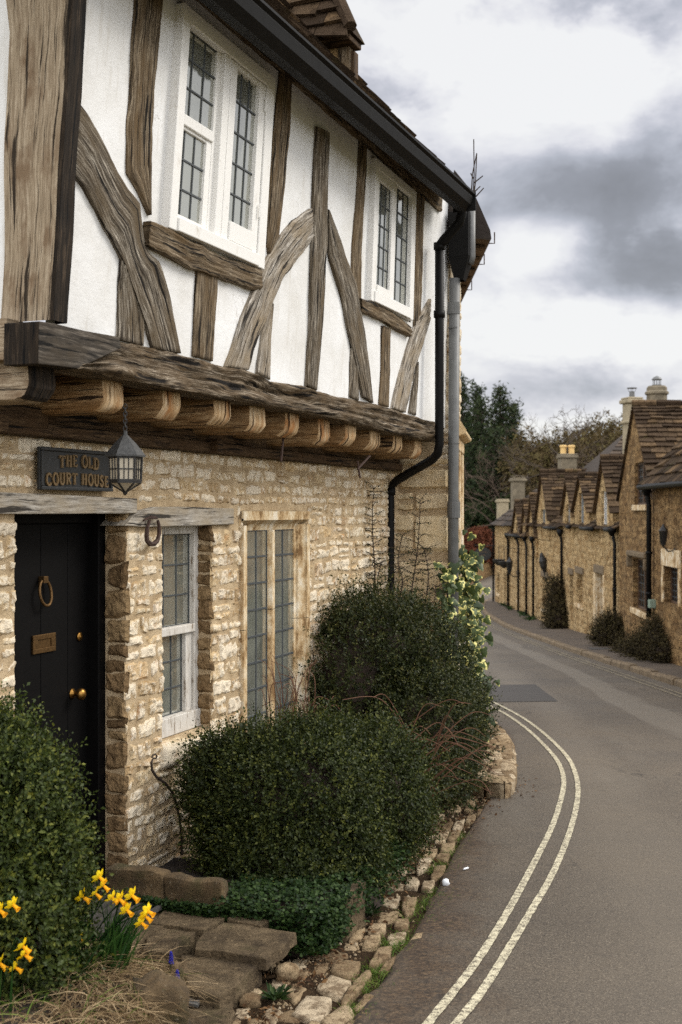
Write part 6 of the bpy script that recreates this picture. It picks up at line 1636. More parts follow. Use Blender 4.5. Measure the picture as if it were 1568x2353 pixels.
def stack(house, c, w, d_, z0, z1, ang, mat, cap=.06, steps=()):
    f = Fr(c, V3((math.cos(ang), math.sin(ang), 0)), V3((math.sin(ang), -math.cos(ang), 0))); ch = sub(house, 'chimney'); mb = MB()
    k_ = max(1, int((z1-z0)/.5)) 
    wbox(mb, f, -w/2, w/2, -d_/2, d_/2, z0, z1); mb.build('stack', mat, ch, bevel=.02)
    mb = MB(); wbox(mb, f, -w/2-cap, w/2+cap, -d_/2-cap, d_/2+cap, z1, z1+.11); wbox(mb, f, -w/2-cap*.5, w/2+cap*.5, -d_/2-cap*.5, d_/2+cap*.5, z1+.112, z1+.17)
    for z in steps: wbox(mb, f, -w/2-.05, w/2+.05, -d_/2-.05, d_/2+.05, z, z+.09)
    mb.build('cap', mat, ch, bevel=.03); return ch, f
def zat(v, Y): return -(v-CY)/F*Y
def wpx(fr, p0, p1):
    a, b = fr.px(*p0), fr.px(*p1); return (min(a[0], b[0]), max(a[0], b[0]), min(a[1], b[1]), max(a[1], b[1]))

# ---- cottage with two gables, a doorway and the long golden wall (third along)
fr, L_ = row_frame(31.6, 41.9)
HC = thing('stone_cottage', 'golden stone cottage with two steep tiled gables and a stone doorway', 'house', fr.P(5, -2, -3.6))
zb = -4.3; sA = fr.px(*R2(300, 300))[0]
def gy(fr, u): return fr.px(u, 1176.5)[0]
s1_ = gy(fr, 1393)+.1; s2_ = gy(fr, 1340)+.1
win1 = (s1_-.42, s1_+.42, fr.px(1399, 1208)[1], fr.px(1399, 1128)[1]); win2 = (s2_-.45, s2_+.45, fr.px(1343, 1206)[1], fr.px(1343, 1132)[1])
dr = wpx(fr, (1365, 1316), (1388, 1446)); wn = wpx(fr, R1(815, 1305), R1(895, 1670)); wn0 = wpx(fr, R1(735, 1320), R1(775, 1770))
door_h = (gy(fr, 1388), gy(fr, 1366), zb, fr.px(1376, 1318)[1]); 
small_h = (gy(fr, 1340), gy(fr, 1326), fr.px(1333, 1388)[1], fr.px(1333, 1318)[1]); slot_h = (gy(fr, 1317), gy(fr, 1309.5), fr.px(1313, 1406)[1], fr.px(1313, 1320)[1])
up_h = (.3, .9, -1.0, .6)
mb = MB(); wall_bands(mb, fr, [zb, -.40], lambda z: (-.05, L_), [door_h, small_h, slot_h], 0, 0)
for h in (door_h, small_h, slot_h): hole_reveal(mb, fr, h, .3)
end_walls(mb, fr, -.05, L_, zb, -.4, 1.3, 2.2); mb.build('wall', 'golden_rubble', HC)
gable(HC, fr, s1_, 1.3, .08, fr.px(1393, 1053)[1], win1, 2.2, zbot=-.42, frame='white_paint')
s0_ = L_-1.35; gable(HC, fr, s0_, 1.25, -.05, fr.px(1309, 1101)[1], (s0_-.4, s0_+.35, -.6, .25), 2.2, zbot=-.42)
gable(HC, fr, s2_, 1.5, .05, fr.px(1340, 1092)[1], win2, 2.2, zbot=-.42)
main_roof(HC, fr, -.05, L_, -.42, 1.05, 2.2, gaps=[(s1_-1.2, s1_+1.2), (s2_-1.4, s2_+1.4), (s0_-1.2, L_)])
gutter(HC, fr, -.1, s1_-1.1, -.45); gutter(HC, fr, s1_+.9, s2_-1.0, -.47); gutter(HC, fr, s2_+1.3, s0_-1.0, -.47)
pipe(HC, fr, gy(fr, 1421), -3.45, -.45, kink=.1)
dw = sub(HC, 'doorway'); mb = MB(); a0, a1 = door_h[:2]
wbox(mb, fr, a0-.02, a1+.02, -.3, .03, door_h[3], door_h[3]+.24); mb.build('lintel', 'kerb_stone', dw, bevel=.03)
mb = MB(); wbox(mb, fr, a1-.18, a1+.1, -.3, .02, zb, door_h[3]-.004); wbox(mb, fr, a0-.1, a0+.12, -.3, .02, zb, door_h[3]-.004); mb.build('jamb', 'window_stone', dw, bevel=.02)
mb = MB(); wbox(mb, fr, a0+.13, a1-.19, -.3, -.24, zb, door_h[3]); mb.build('door', 'brown_frame', dw)
rwindow(HC, fr, small_h, 'window_stone', 2, .2, 'window_stone', 'kerb_stone'); rwindow(HC, fr, slot_h, 'window_stone', 1, .2, None, 'kerb_stone')

# ---- tall gabled house nearer the camera
fr2, L2 = row_frame(26.4, 31.55)
HG = thing('gabled_stone_house', 'tall brown stone house with a big steep tiled gable and a round chimney', 'house', fr2.P(2, -2, -3.3))
sg_ = gy(fr2, 1478); zap = fr2.px(1478, 922)[1]; wa = wpx(fr2, (1462, 1064), (1490, 1160)); wb = wpx(fr2, (1457, 1283), (1490, 1402))
wa = (gy(fr2, 1489), gy(fr2, 1462), fr2.px(1475, 1160)[1], fr2.px(1475, 1062)[1]); wb = (gy(fr2, 1490), gy(fr2, 1457), fr2.px(1473, 1402)[1], fr2.px(1473, 1285)[1])
mb = MB(); wall_bands(mb, fr2, [-3.9, wa[2]-.2], lambda z: (.0, L2), [wb], .02, 0); hole_reveal(mb, Fr(fr2.P(0, .02, 0), fr2.d, fr2.nr), wb)
end_walls(mb, fr2, 0, L2, -3.9, .4, 2.2, 3); mb.build('wall', 'brown_rubble', HG)
half = min(2.4, L2/2-.02)
gable(HG, fr2, L2-half-.05, half, .35, zap, (max(wa[0], L2-2*half+.5), wa[1], wa[2], wa[3]), 5, zbot=wa[2]-.2, wall='brown_rubble', n=.0, over=.10, rows=18, frame='brown_frame', sill='window_stone')
rwindow(HG, Fr(fr2.P(0, .02, 0), fr2.d, fr2.nr), wb, 'brown_frame', 2, .14, 'window_stone', None, True)
ch = sub(HG, 'chimney'); cpt = fr2.P(L2-half+.6, -1.35, 0); ztop = lambda v: zat(v, cpt.y)
mb = MB(); u_ = cpt.y/F
c5z = lambda y: zat(804+.3418*y, cpt.y)
cx_ = (C5(1392, 0)[0]-CX)/F*cpt.y; cpt.x = cx_
mb.lathe((cpt.x, cpt.y, 1.2), [(.235, 0), (.235, c5z(305)-1.2), (.275, c5z(298)-1.2), (.275, c5z(284)-1.2), (.235, c5z(276)-1.2), (.235, c5z(255)-1.2), (.2, c5z(243)-1.2)], 18); mb.build('stack', 'grey_render', ch)
mb = MB()
for i in range(10): t = i*.628; mb.tube([V3((cpt.x+.09*math.cos(t), cpt.y+.09*math.sin(t), c5z(243))), V3((cpt.x+.09*math.cos(t), cpt.y+.09*math.sin(t), c5z(200)))], .006, 4)
mb.lathe((cpt.x, cpt.y, c5z(202)), [(.12, 0), (.12, .015), (.08, .06), (.02, .09)], 12); mb.lathe((cpt.x, cpt.y, c5z(240)), [(.11, 0), (.11, .02)], 12); mb.build('cowl', 'grey_pipe', ch)
cy2 = 34.5; p = at(C5(1225, 0)[0], 1176, cy2); c2, f2 = stack(HG, (p.x, p.y, 0), .38, .4, .9, zat(804+.3418*362, cy2), .25, 'cream_render', .07, (zat(804+.3418*498, cy2),))
mb = MB(); mb.lathe((p.x, p.y, zat(923, cy2)+.1), [(.08, 0), (.07, .18)], 10); mb.lathe((p.x, p.y, zat(923, cy2)+.36), [(.14, 0), (.14, .02)], 10)
for t in range(4): mb.tube([V3((p.x+.07*math.cos(t*1.57), p.y+.07*math.sin(t*1.57), zat(923, cy2)+.26)), V3((p.x+.12*math.cos(t*1.57), p.y+.12*math.sin(t*1.57), zat(923, cy2)+.37))], .007, 4)
mb.build('cowl', 'grey_pipe', c2)

# ---- nearest house of the row, at the frame edge
fr3 = Fr((rowx(26.4)-.10, 26.45, 0), (V3((rowx(16), 16, 0))-V3((rowx(26.4), 26.4, 0))), V3((-1, .02, 0)))
HN = thing('stone_house', 'brown stone house at the frame edge with a wall lantern and a low tiled eave', 'house', fr3.P(3, -2, -3))
wq = (fr3.px(1527, 1176)[0], fr3.px(1562, 1176)[0], fr3.px(1540, 1388)[1], fr3.px(1540, 1302)[1])
mb = MB(); wall_bands(mb, fr3, [-3.6, .56], lambda z: (0, 10.3), [wq], 0, 0); hole_reveal(mb, fr3, wq); end_walls(mb, fr3, 0, 10.3, -3.6, .56, 3.4, 2.6); mb.build('wall', 'brown_rubble', HN)
rwindow(HN, fr3, wq, 'brown_frame', 2, .16, None)
mb = MB(); a0, a1, z0, z1 = wq
wbox(mb, fr3, a0-.14, a1+.14, -.1, .035, z1+.002, z1+.34); wbox(mb, fr3, a0-.14, a0-.004, -.1, .03, z0, z1); wbox(mb, fr3, a1+.004, a1+.14, -.1, .03, z0, z1); mb.build('window_surround', 'window_stone', HN, bevel=.01)
main_roof(HN, fr3, -.15, 10.3, .60, 3.4, 2.6, over=.22); gutter(HN, fr3, -.1, 10.3, .52, .26)
pipe(HN, fr3, .12, -2.2, .50, .10, .055)
mb = MB(); a = fr3.px(1500, 1176)[0]; wbox(mb, fr3, .02, .34, .0, .13, fr3.px(1500, 1395)[1], fr3.px(1500, 1376)[1]); mb.build('meter_box', 'pale_green_box', HN, bevel=.01)
def wall_lantern(label, fr, u, v, sc):
    a, z = fr.px(u, v, .2); root = thing('wall_lantern', label, 'lantern', fr.P(a, 0, z)); c = fr.P(a, .24*sc, z)
    mb = MB(); mb.lathe(c+V3((0,0,.10*sc)), [(.10*sc, 0), (.03*sc, .09*sc), (.012*sc, .14*sc)], 6); mb.lathe(c-V3((0,0,.18*sc)), [(.01*sc, -.06*sc), (.05*sc, 0), (.052*sc, .012*sc)], 6)
    for i in range(6): t = i*1.047; d_ = V3((math.cos(t), math.sin(t), 0)); mb.tube([c+d_*.05*sc-V3((0,0,.17*sc)), c+d_*.088*sc+V3((0,0,.10*sc))], .008*sc, 4)
    mb.build('cage', 'black_iron', root)
    mb = MB(); mb.lathe(c-V3((0,0,.165*sc)), [(.045*sc, 0), (.08*sc, .26*sc)], 6); mb.build('panes', 'dark_glass', root)
    mb = MB(); mb.tube([fr.P(a, 0, z-.3*sc), fr.P(a, .14*sc, z-.32*sc), c-V3((0,0,.22*sc))], .016*sc, 6); mb.lathe(fr.P(a, 0, z-.3*sc), [(.05*sc, 0), (.05*sc, .02*sc)], 8, fr.nr); mb.build('bracket', 'black_iron', root)
wall_lantern('black lantern on the wall of the brown stone house above the amber stone window', fr3, R2(976, 0)[0], R2(0, 715)[1], .95)

# ---- house with the broad tile slope and two yellow chimney pots
fr4, L4 = row_frame(41.95, 50.5)
HP = thing('stone_cottage', 'stone cottage with a broad tiled gable and two yellow chimney pots', 'house', fr4.P(4, -2, -4))
s3_ = gy(fr4, 1311) ; s4_ = gy(fr4, 1250)
h4 = (gy(fr4, 1254)-.0, gy(fr4, 1254)+.75, fr4.px(1251, 1240)[1], fr4.px(1251, 1170)[1]); g4 = (gy(fr4, 1258.5), gy(fr4, 1247), fr4.px(1253, 1400)[1], fr4.px(1253, 1326)[1])
mb = MB(); wall_bands(mb, fr4, [-4.9, -.45], lambda z: (0, L4), [g4], 0, 0); hole_reveal(mb, fr4, g4); end_walls(mb, fr4, 0, L4, -4.9, -.45, 1.3, 2.3); mb.build('wall', 'golden_rubble', HP)
gable(HP, fr4, s4_, 1.45, -.2, fr4.px(1250, 1084)[1], (s4_-.5, s4_+.4, -.9, .1), 2.6, zbot=-1.0)
main_roof(HP, fr4, 0, L4, -.5, 1.35, 2.3, gaps=[(s4_-1.4, s4_+1.4)]); gutter(HP, fr4, .2, s4_-1.3, -.55)
rwindow(HP, fr4, g4, 'brown_frame', 2, .18, 'window_stone', 'kerb_stone'); pipe(HP, fr4, gy(fr4, 1297), -4.0, -.65)
yc = 46.5; p = at(C5(790, 0)[0], 1176, yc); c3, f3 = stack(HP, (p.x, p.y, 0), .58, .6, .9, zat(804+.3418*730, yc), .05, 'grey_render', .05)
for dx in (-.15, .15):
    mb = MB(); mb.lathe((p.x+dx, p.y, zat(1051, yc)+.02), [(.14, 0), (.14, .03), (.11, .06), (.105, .33), (.135, .36), (.135, .41), (.11, .43)], 12); mb.build('chimney_pot', 'pot_clay', c3, smooth=False)

# ---- the smaller cottages further down
fr5, L5 = row_frame(50.55, 62.4)
HS = thing('stone_cottage', 'far stone cottage with small gables, a tall grey chimney and several black downpipes', 'house', fr5.P(4, -2, -4.5))
ga_ = gy(fr5, 1225); gb_ = gy(fr5, 1190); e5 = gy(fr5, 1172)
fd5 = (gy(fr5, 1211), gy(fr5, 1206.5), -4.4, fr5.px(1209, 1318)[1]); fw5 = (gy(fr5, 1194), gy(fr5, 1190), fr5.px(1192, 1380)[1], fr5.px(1192, 1322)[1])
mb = MB(); wall_bands(mb, fr5, [-5.2, -.9], lambda z: (0, e5), [fd5, fw5], 0, 0); hole_reveal(mb, fr5, fd5); hole_reveal(mb, fr5, fw5); end_walls(mb, fr5, 0, e5, -5.2, -.9, .9, 2.2); mb.build('wall', 'golden_rubble', HS)
mb = MB(); wbox(mb, fr5, fd5[0], fd5[1], -.24, -.2, -5, fd5[3]); mb.build('door', 'brown_frame', HS); rwindow(HS, fr5, fw5, 'brown_frame', 2, .18, 'window_stone', 'kerb_stone')
for sx, zt, hf in ((ga_, fr5.px(1225, 1138)[1], 1.15), (gy(fr5, 1210), .45, 1.0), (gb_, fr5.px(1189, 1153)[1], 1.35)):
    gable(HS, fr5, sx, hf, -.85, zt, (sx-.35, sx+.35, -1.5, -.45), 2.2, zbot=-1.7)
main_roof(HS, fr5, 0, e5, -.95, .75, 2.2, gaps=[(ga_-1.1, ga_+1.1), (gb_-1.3, gb_+1.3)])
gutter(HS, fr5, 0, e5, -1.0)
for u, k in ((1231, .0), (1215, .2), (1196, .3), (1172, 0)): pipe(HS, fr5, gy(fr5, u), -4.6, -1.0, kink=k)
yc = 60.0; p = at(C5(457, 0)[0], 1176, yc); c_, f_ = stack(HS, (p.x, p.y, 0), .58, .6, -.5, zat(804+.3418*885, yc), .05, 'grey_render', .09)
mb = MB()
for dx in (-.2, .2): wbox(mb, f_, dx-.05, dx+.05, -.2, .2, zat(804+.3418*872, yc)+.1, zat(804+.3418*850, yc))
wbox(mb, f_, -.3, .3, -.22, .22, zat(804+.3418*850, yc), zat(804+.3418*846, yc)); mb.build('cap_hood', 'grey_render', c_)
fr6 = Fr(fr5.P(e5+.1, .04, 0), fr5.d, fr5.nr)
HE = thing('stone_cottage', 'last cottage of the row with hipped roof, cream chimney and hanging flower baskets', 'house', fr6.P(3, -2, -4.6))
L6 = 5.9
mb = MB(); wall_bands(mb, fr6, [-5.2, -.55], lambda z: (0, L6), [(1.0, 1.9, -4.9, -2.8), (3.8, 4.8, -3.9, -2.9)], 0, 0); hole_reveal(mb, fr6, (1.0, 1.9, -4.9, -2.8)); hole_reveal(mb, fr6, (3.8, 4.8, -3.9, -2.9)); end_walls(mb, fr6, 0, L6, -5.2, -.55, .6, 2.2); mb.build('wall', 'golden_rubble', HE)
mb = MB(); wbox(mb, fr6, 1.0, 1.9, -.22, -.18, -4.9, -2.8); mb.build('door', 'brown_frame', HE); rwindow(HE, fr6, (3.8, 4.8, -3.9, -2.9), 'brown_frame', 2)
ro = MB(); Vh = (-fr6.nr*1.5+V3((0,0,1.3))).normalized(); tiles(ro, fr6.P(-.1, .18, -.6), fr6.d, Vh, lambda v: (v*.8, L6+.15-v*.8), 2.6, 10, (.25, .45), .04, RGR)
Vs = (fr6.d*1.5+V3((0,0,1.3))).normalized(); tiles(ro, fr6.P(-.15, .2, -.6), -fr6.nr, Vs, lambda v: (v*.7, 4-v*.7), 2.6, 10, (.25, .45), .04, RGR); ro.build('roof', 'dark_stone_tile', HE)
yc = 66.; p = at(C5(355, 0)[0], 1176, yc); stack(HE, (p.x, p.y, 0), .54, .6, -1.0, zat(804+.3418*1025, yc), .05, 'cream_render', .06)
pipe(HE, fr6, L6-.1, -4.9, -.6)
for i, (u, v) in enumerate(((1147, 1285), (1159, 1290))):
    s_, z = fr6.px(u, v, .45); root = thing('hanging_basket', 'dark hanging basket on the end cottage, '+('farther from the camera' if i == 0 else 'nearer to the camera'), 'basket', fr6.P(s_, .45, z)); mb = MB(); mb.lathe(fr6.P(s_, .45, z), [(.08, -.28), (.24, -.12), (.28, 0)], 12); mb.build('basket', 'black_iron', root)
    mb = MB(); mb.tube([fr6.P(s_, 0, z+.55), fr6.P(s_, .45, z+.58), fr6.P(s_, .45, z)], .015, 5); mb.build('bracket', 'black_iron', root)
s_, z = fr6.px(1131, 1284, .8); root = thing('hanging_sign', 'small dark oval sign hanging from the end cottage', 'sign', fr6.P(L6, 0, z)); mb = MB(); c = fr6.P(L6-.3, .62, z)
mb.prism(lambda a, n, zz: c+fr6.nr*a+fr6.d*n+V3((0,0,zz)), [(.42*math.cos(t*.3927), .33*math.sin(t*.3927)) for t in range(16)], -.02, .02); mb.build('board', 'sign_black', root)
mb = MB(); mb.tube([fr6.P(L6-.3, 0, z+.42), fr6.P(L6-.3, 1.0, z+.42)], .018, 5); mb.build('bracket', 'black_iron', root)
mb = MB()
for k, (a0, a1, zz) in enumerate(((-.22, .2, .08), (-.15, .24, -.08))):
    for j in range(6): a = a0+(a1-a0)*j/6; mb.prism(lambda x, n, q: c+fr6.nr*x+fr6.d*n+V3((0,0,q)), [(a, zz), (a+.045, zz+.07*(j % 2)), (a+.05, zz+.02)], -.03, -.021)
mb.build('lettering', 'sign_letters', root)
wall_lantern('small black lantern on the far golden wall between two downpipes', fr5, R1(72, 0)[0], R1(0, 1210)[1], 1.5)
# bird ornament on the wall
a, z = fr4.px(R1(412, 0)[0], R1(0, 1190)[1], .15); root = thing('bird_ornament', 'black bird shaped ornament fixed to the golden wall', 'ornament', fr4.P(a, .12, z)); c = fr4.P(a, .16, z); S_ = V3((1, 0, 0))
mb = MB(); l = [c+V3((-.07, 0, .36)), c+V3((-.03, 0, .33)), c+V3((.0, 0, .26)), c+V3((.03, 0, .1)), c+V3((.06, 0, -.1)), c+V3((.10, 0, -.3)), c+V3((.15, 0, -.62))]; mb.tube(l, [.01, .075, .09, .15, .13, .05, .03], 10); mb.tube([c+V3((-.02, 0, .34)), c+V3((-.01, 0, .45))], [.03, .008], 6); mb.build('body', 'black_iron', root)
mb = MB(); mb.tube([fr4.P(a, 0, z-.25), c+V3((.22, 0, -.27))], .02, 5); mb.build('perch', 'black_iron', root)
# dark mossy roof behind the gables
frB, LB = row_frame(36, 44); BH = thing('house_behind', 'house behind the row showing only a dark mossy stone roof', 'house', (10.5, 40, -3))
mb = MB(); 
for q in ([(8.6, 43.2), (13.8, 43.2), (13.8, 47.8), (8.6, 47.8)],):
    lo_ = [mb.vert((x, y, -3.5)) for x, y in q]; hi_ = [mb.vert((x, y, 1.0)) for x, y in q]
    for i in range(4): mb.face([lo_[i], lo_[(i+1) % 4], hi_[(i+1) % 4], hi_[i]])
mb.build('wall', 'brown_rubble', BH)
ro = MB(); O = V3((8.4, 43, 1.0)); Vb = V3((0, 2.5, 2.0)).normalized(); tiles(ro, O, V3((1, 0, 0)), Vb, lambda v: (v*.62, 5.5), 3.2, 14, (.25, .5), .04, RGR)
ii = [ro.vert(p, rnd=.3) for p in ((8.4, 43, 1), (13.9, 43, 1), (13.9, 45.5, 3), (10.4, 45.5, 3), (8.4, 48, 1))]; ro.face(ii[:4]); ro.face([ii[4], ii[0], ii[3]])
ro.build('roof', 'dark_stone_tile', BH)

# shrubs at the foot of the row
bush('row_shrub', 'dark shrub climbing beside the downpipe of the golden cottage', 'bush', [blob(*R1(560,1700),41.5,22,28), blob(*R1(600,1850),41,26,26), blob(*R1(520,1900),41,18,18), blob(*R1(560,1480),41.7,16,26), blob(*R1(640,1650),41.6,14,30)], 1500, 'dark_scrub', 6, (.1, .3), .06, .035, lo=.4, hi=1.15, bmp=.3, base=gpx(*R1(560, 1990)))
bush('row_shrub', 'low brown green shrub between the doorway and the downpipe', 'bush', [blob(*R2(300,1830),31.2,26,30), blob(*R2(250,1900),31,22,22), blob(*R2(390,1900),31,24,26), blob(*R2(360,1740),31.2,12,18)], 1400, 'dark_scrub', 6, (.1, .3), .05, .03, lo=.4, hi=1.12, bmp=.3, base=gpx(*R2(300, 2000)))
bush('row_shrub', 'large dark shrub in front of the brown stone houses', 'bush', [blob(*R2(850,1930),25.5,30,36), blob(*R2(720,2030),26,32,26), blob(*R2(960,2080),25,34,24), blob(*R2(600,2070),27,24,18), blob(*R2(880,1800),25.8,14,22), blob(*R2(480,2060),28.5,22,16)], 2400, 'dark_scrub', 6, (.1, .35), .045, .022, lo=.35, hi=1.1, bmp=.25, base=gpx(*R2(800, 2170)))
P_ = []
for x, y, k in ((60, 1730, 60), (200, 1800, 110), (290, 1850, 70), (20, 1690, 50)):
    for i in range(k): p = gpx(*R1(x+R.gauss(0, 28), y+R.gauss(0, 8)), .1); P_.append((min(p.x, rowx(p.y)-.1), p.y, p.z))
o = blades(np.array(P_), 'wall_foot_weeds', 'clover_leaf', .12, .35, .05, sp=.5); tag(o, 'green weeds at the foot of the far golden walls', 'weeds', kind='stuff')

# beech hedge and bridge parapet
bush('beech_hedge', 'rust coloured clipped beech hedge beyond the bend', 'hedge', [blob(1085,1262,92,24,38,60), blob(1112,1262,92,26,40,60), blob(1100,1245,93,30,26,60), blob(1060,1270,92,26,36,60), blob(1136,1275,92,14,28,40)], 3400, 'beech_leaf', 6, (.2, .4), .16, .11, lo=.75, bmp=.12, stem='brown_twig', base=at(1100, 1310, 92))
mb = MB(); base = [gpx(*p) for p in [(1052,1352),(1075,1345),(1100,1336),(1125,1324),(1142,1318),(1165,1312)]]; base = [V3(b) for b in catmull([tuple(b) for b in base], 5)]
c = []
for b in base:
    c.append([mb.vert(b+V3(q)) for q in ((0, 0, -.4), (0, 0, .85), (-.06, -.05, .87), (-.04, .1, 1.0), (.05, .45, 1.0), (.0, .5, -.4))])
acc = 0
for i in range(len(c)-1):
    l_ = (base[i+1]-base[i]).length
    for j in range(5): mb.face([c[i][j], c[i+1][j], c[i+1][j+1], c[i][j+1]], [(acc, j*.4), (acc+l_, j*.4), (acc+l_, j*.4+.4), (acc, j*.4+.4)])
    acc += l_
mb.face(c[0]); mb.face(c[-1]); o = mb.build('parapet_wall', 'brown_rubble', None); tag(o, 'low curved stone parapet wall at the far bend of the road', 'wall')

# ================================================================== trees
def tree_base(u, Y): x = (u-CX)/F*Y; return V3((x, Y, hill(x, Y)))
def conifer(label, u, vtop, Y, rad, n, seed, lo=.12, mat='conifer_needles', droop=.35):
    rg_ = random.Random(seed); b = tree_base(u, Y); ht = zat(vtop, Y)-b.z; root = thing('conifer_tree', label, 'tree', b, 'conifers beyond the bridge')
    mb = MB(); mb.tube([b, b+V3((0, 0, ht*.5)), b+V3((0, 0, ht*.98))], [.35, .22, .03], 7); P, A, Nn, Ls = [], [], [], []
    nw = int(ht*3.4)
    for i in range(nw):
        f = lo+(1-lo)*(i/nw); z = b.z+ht*f; r = rad*((1-f)**.6+.05)*(.7+.5*rg_.random()); k_ = rg_.randint(5, 8)
        for j in range(k_):
            t = rg_.random()*6.283; rr = r*rg_.uniform(.55, 1.1); o = V3((math.cos(t), math.sin(t), 0)); tip = V3((b.x, b.y, z))+o*rr+V3((0, 0, rr*rg_.uniform(-droop, .25)))
            mb.tube([V3((b.x, b.y, z)), tip], [.05, .012], 3, cap=False); m = max(4, int(rr*8))
            for q in range(m):
                g_ = (q+rg_.random())/m; P.append(V3((b.x, b.y, z)).lerp(tip, .15+.85*g_)+V3((rg_.gauss(0, .22), rg_.gauss(0, .22), rg_.gauss(0, .18)))); A.append(o*rg_.uniform(.2, 1)+V3((rg_.gauss(0, .6), rg_.gauss(0, .6), rg_.uniform(-.6, .5)))); Ls.append(rg_.uniform(.22, .5))
    mb.build('trunk', 'bark', root); n_ = len(P); P = np.array([tuple(p) for p in P]); A = np.array([tuple(p) for p in A]); Ls = np.array(Ls)
    P2 = np.repeat(P, 3, 0)+NR.normal(size=(n_*3, 3))*.16; leaves(P2, np.repeat(A, 3, 0)+NR.normal(size=(n_*3, 3))*.5, unit(n_*3), np.repeat(Ls, 3)*NR.uniform(.6, 1.1, n_*3), np.repeat(Ls, 3)*.34, np.clip(NR.random(n_*3)*.8+.1*NR.normal(size=n_*3), 0, 1), 'crown', mat, root, .15)
conifer('tallest dark conifer in front of the wood', 1150, 884, 108, 3.6, 0, 1, .05)
conifer('dark conifer crown left of the tallest one', 1108, 918, 106, 3.0, 0, 2, .05)
conifer('slim conifer tip rising between the crowns', 1096, 886, 118, 1.5, 0, 3, .2)
conifer('dark conifer close against the corner of the stone house', 1062, 866, 112, 2.0, 0, 4, .1)
conifer('bushy lower conifer standing before the tallest one', 1135, 985, 102, 3.4, 0, 8, .05)
conifer('ragged conifer at the right flank of the group', 1182, 922, 112, 2.6, 0, 5, .1)
conifer('small conifer behind the bare trees', 1420, 1020, 120, 1.6, 0, 6, .1)
def bare(name, label, u, vtop, Y, seed, spread=.55, r0=.20, depth=6, gnarl=.25, mat='twig', group='bare trees behind the row', droop=.05):
    rg_ = random.Random(seed); b = tree_base(u, Y); ht = zat(vtop, Y)-b.z; root = thing(name, label, 'tree', b, group); tr, cr = MB(), MB()
    def grow(p, d_, L, r, k):
        pts = [p]; q = p; dd = d_
        for i in range(3): dd = (dd+V3((rg_.gauss(0, gnarl), rg_.gauss(0, gnarl), rg_.gauss(.02, gnarl*.6)))).normalized(); q = q+dd*L/3; pts.append(q)
        (tr if k >= depth-1 else cr).tube(pts, [r, r*.85, r*.72, r*.6], 6 if k >= depth-1 else 3, cap=False)
        if k == 0: return
        for i in range(rg_.choice((2, 3, 3)) if k > 1 else 3):
            nd = (dd+V3((rg_.gauss(0, spread), rg_.gauss(0, spread), rg_.gauss(.08-droop, spread*.7)))).normalized(); st = pts[rg_.choice((2, 3, 3))]
            grow(st, nd, L*rg_.uniform(.62, .86), max(.012, r*.58), k-1)
    grow(b, V3((0, 0, 1)), ht*.27, r0, depth)
    k_ = ht/max(1, max(p[2] for p in cr.v)-b.z)
    for m_ in (tr, cr): m_.v = [(b.x+(p[0]-b.x)*(.5+.5*k_), b.y+(p[1]-b.y)*(.5+.5*k_), b.z+(p[2]-b.z)*k_) for p in m_.v]
    tr.build('trunk', 'bark', root); cr.build('crown', mat, root); return root
bare('bare_tree', 'gnarled bare tree standing highest above the cottages', 1322, 928, 84, 7, .62, .30, 7, .38, 'bark')
BT = [(1205,962,110),(1228,948,112),(1246,975,104),(1262,1005,100),(1286,1010,98),(1355,1000,102),(1378,985,108),(1400,960,106),(1420,938,110),(1445,965,104),(1340,1018,92),(1300,1010,90),(1390,1010,96),(1560,905,70),(1190,1000,102),(1215,1030,98)]
BL = ['bare winter tree in the thicket behind the cottage roofs', 'bare winter tree beyond the cream chimney']
for i, (u, v, Y) in enumerate(BT): bare('bare_tree', 'thin bare tree showing twigs beside the round chimney at the frame edge' if u == 1560 else BL[0] if u < 1410 else BL[1], u, v, Y, 20+i, .42, .13, 6, .16, 'twig')
bare('bare_tree', 'brown bare tree behind the corner of the stone house', 1075, 930, 125, 60, .4, .16, 6, .18, 'twig')
SC = [(1210,1085,100,46,70),(1255,1080,96,44,60),(1300,1075,92,44,60),(1345,1060,96,46,60),(1385,1050,100,44,70),(1425,1050,104,36,70),(1180,1100,104,26,60),(1235,1130,92,40,50),(1130,1090,118,40,40),(1090,1110,116,34,36),(1110,1195,100,40,26),(1165,1190,98,26,30)]
SL = ['tangled brown scrub below the bare trees', 'dark undergrowth between the conifer trunks']
for i, (u, v, Y, ru, rv_) in enumerate(SC): bush('scrub_bush', SL[0] if i < 8 else SL[1], 'bush', [blob(u, v, Y, ru, rv_, ru), blob(u+ru*.4, v+rv_*.4, Y, ru*.8, rv_*.7)], 1300, 'brown_scrub' if i < 8 else 'conifer_needles', 5, (.3, .9), .30, .12, lo=.3, hi=1.15, bmp=.3, base=tree_base(u, Y)); bpy.data.objects[-1] if 0 else None
for o in bpy.data.objects:
    if o.name.startswith('scrub_bush'): o['group'] = 'scrub on the slope'

wb_ = []
for u, v, Y, ru, rv_ in ((1040, 1080, 122, 40, 130), (1000, 1070, 126, 46, 150), (955, 1085, 120, 42, 130), (915, 1060, 128, 50, 150), (870, 1080, 124, 44, 130), (1020, 1130, 112, 50, 60), (940, 1130, 112, 60, 60), (870, 1130, 114, 50, 60)): wb_.append(blob(u, v, Y, ru, rv_, ru))
P_, D_ = blob_points(wb_, 16000, .5, 1.1, .3); n_ = len(P_)
o = leaves(P_, D_+NR.normal(size=(n_, 3))*.6, unit(n_), NR.uniform(.4, 1.1, n_), NR.uniform(.2, .4, n_), NR.random(n_), 'wood', 'conifer_needles', None)
tag(o, 'dark wood on the slope behind the corner house', 'wood', kind='stuff')

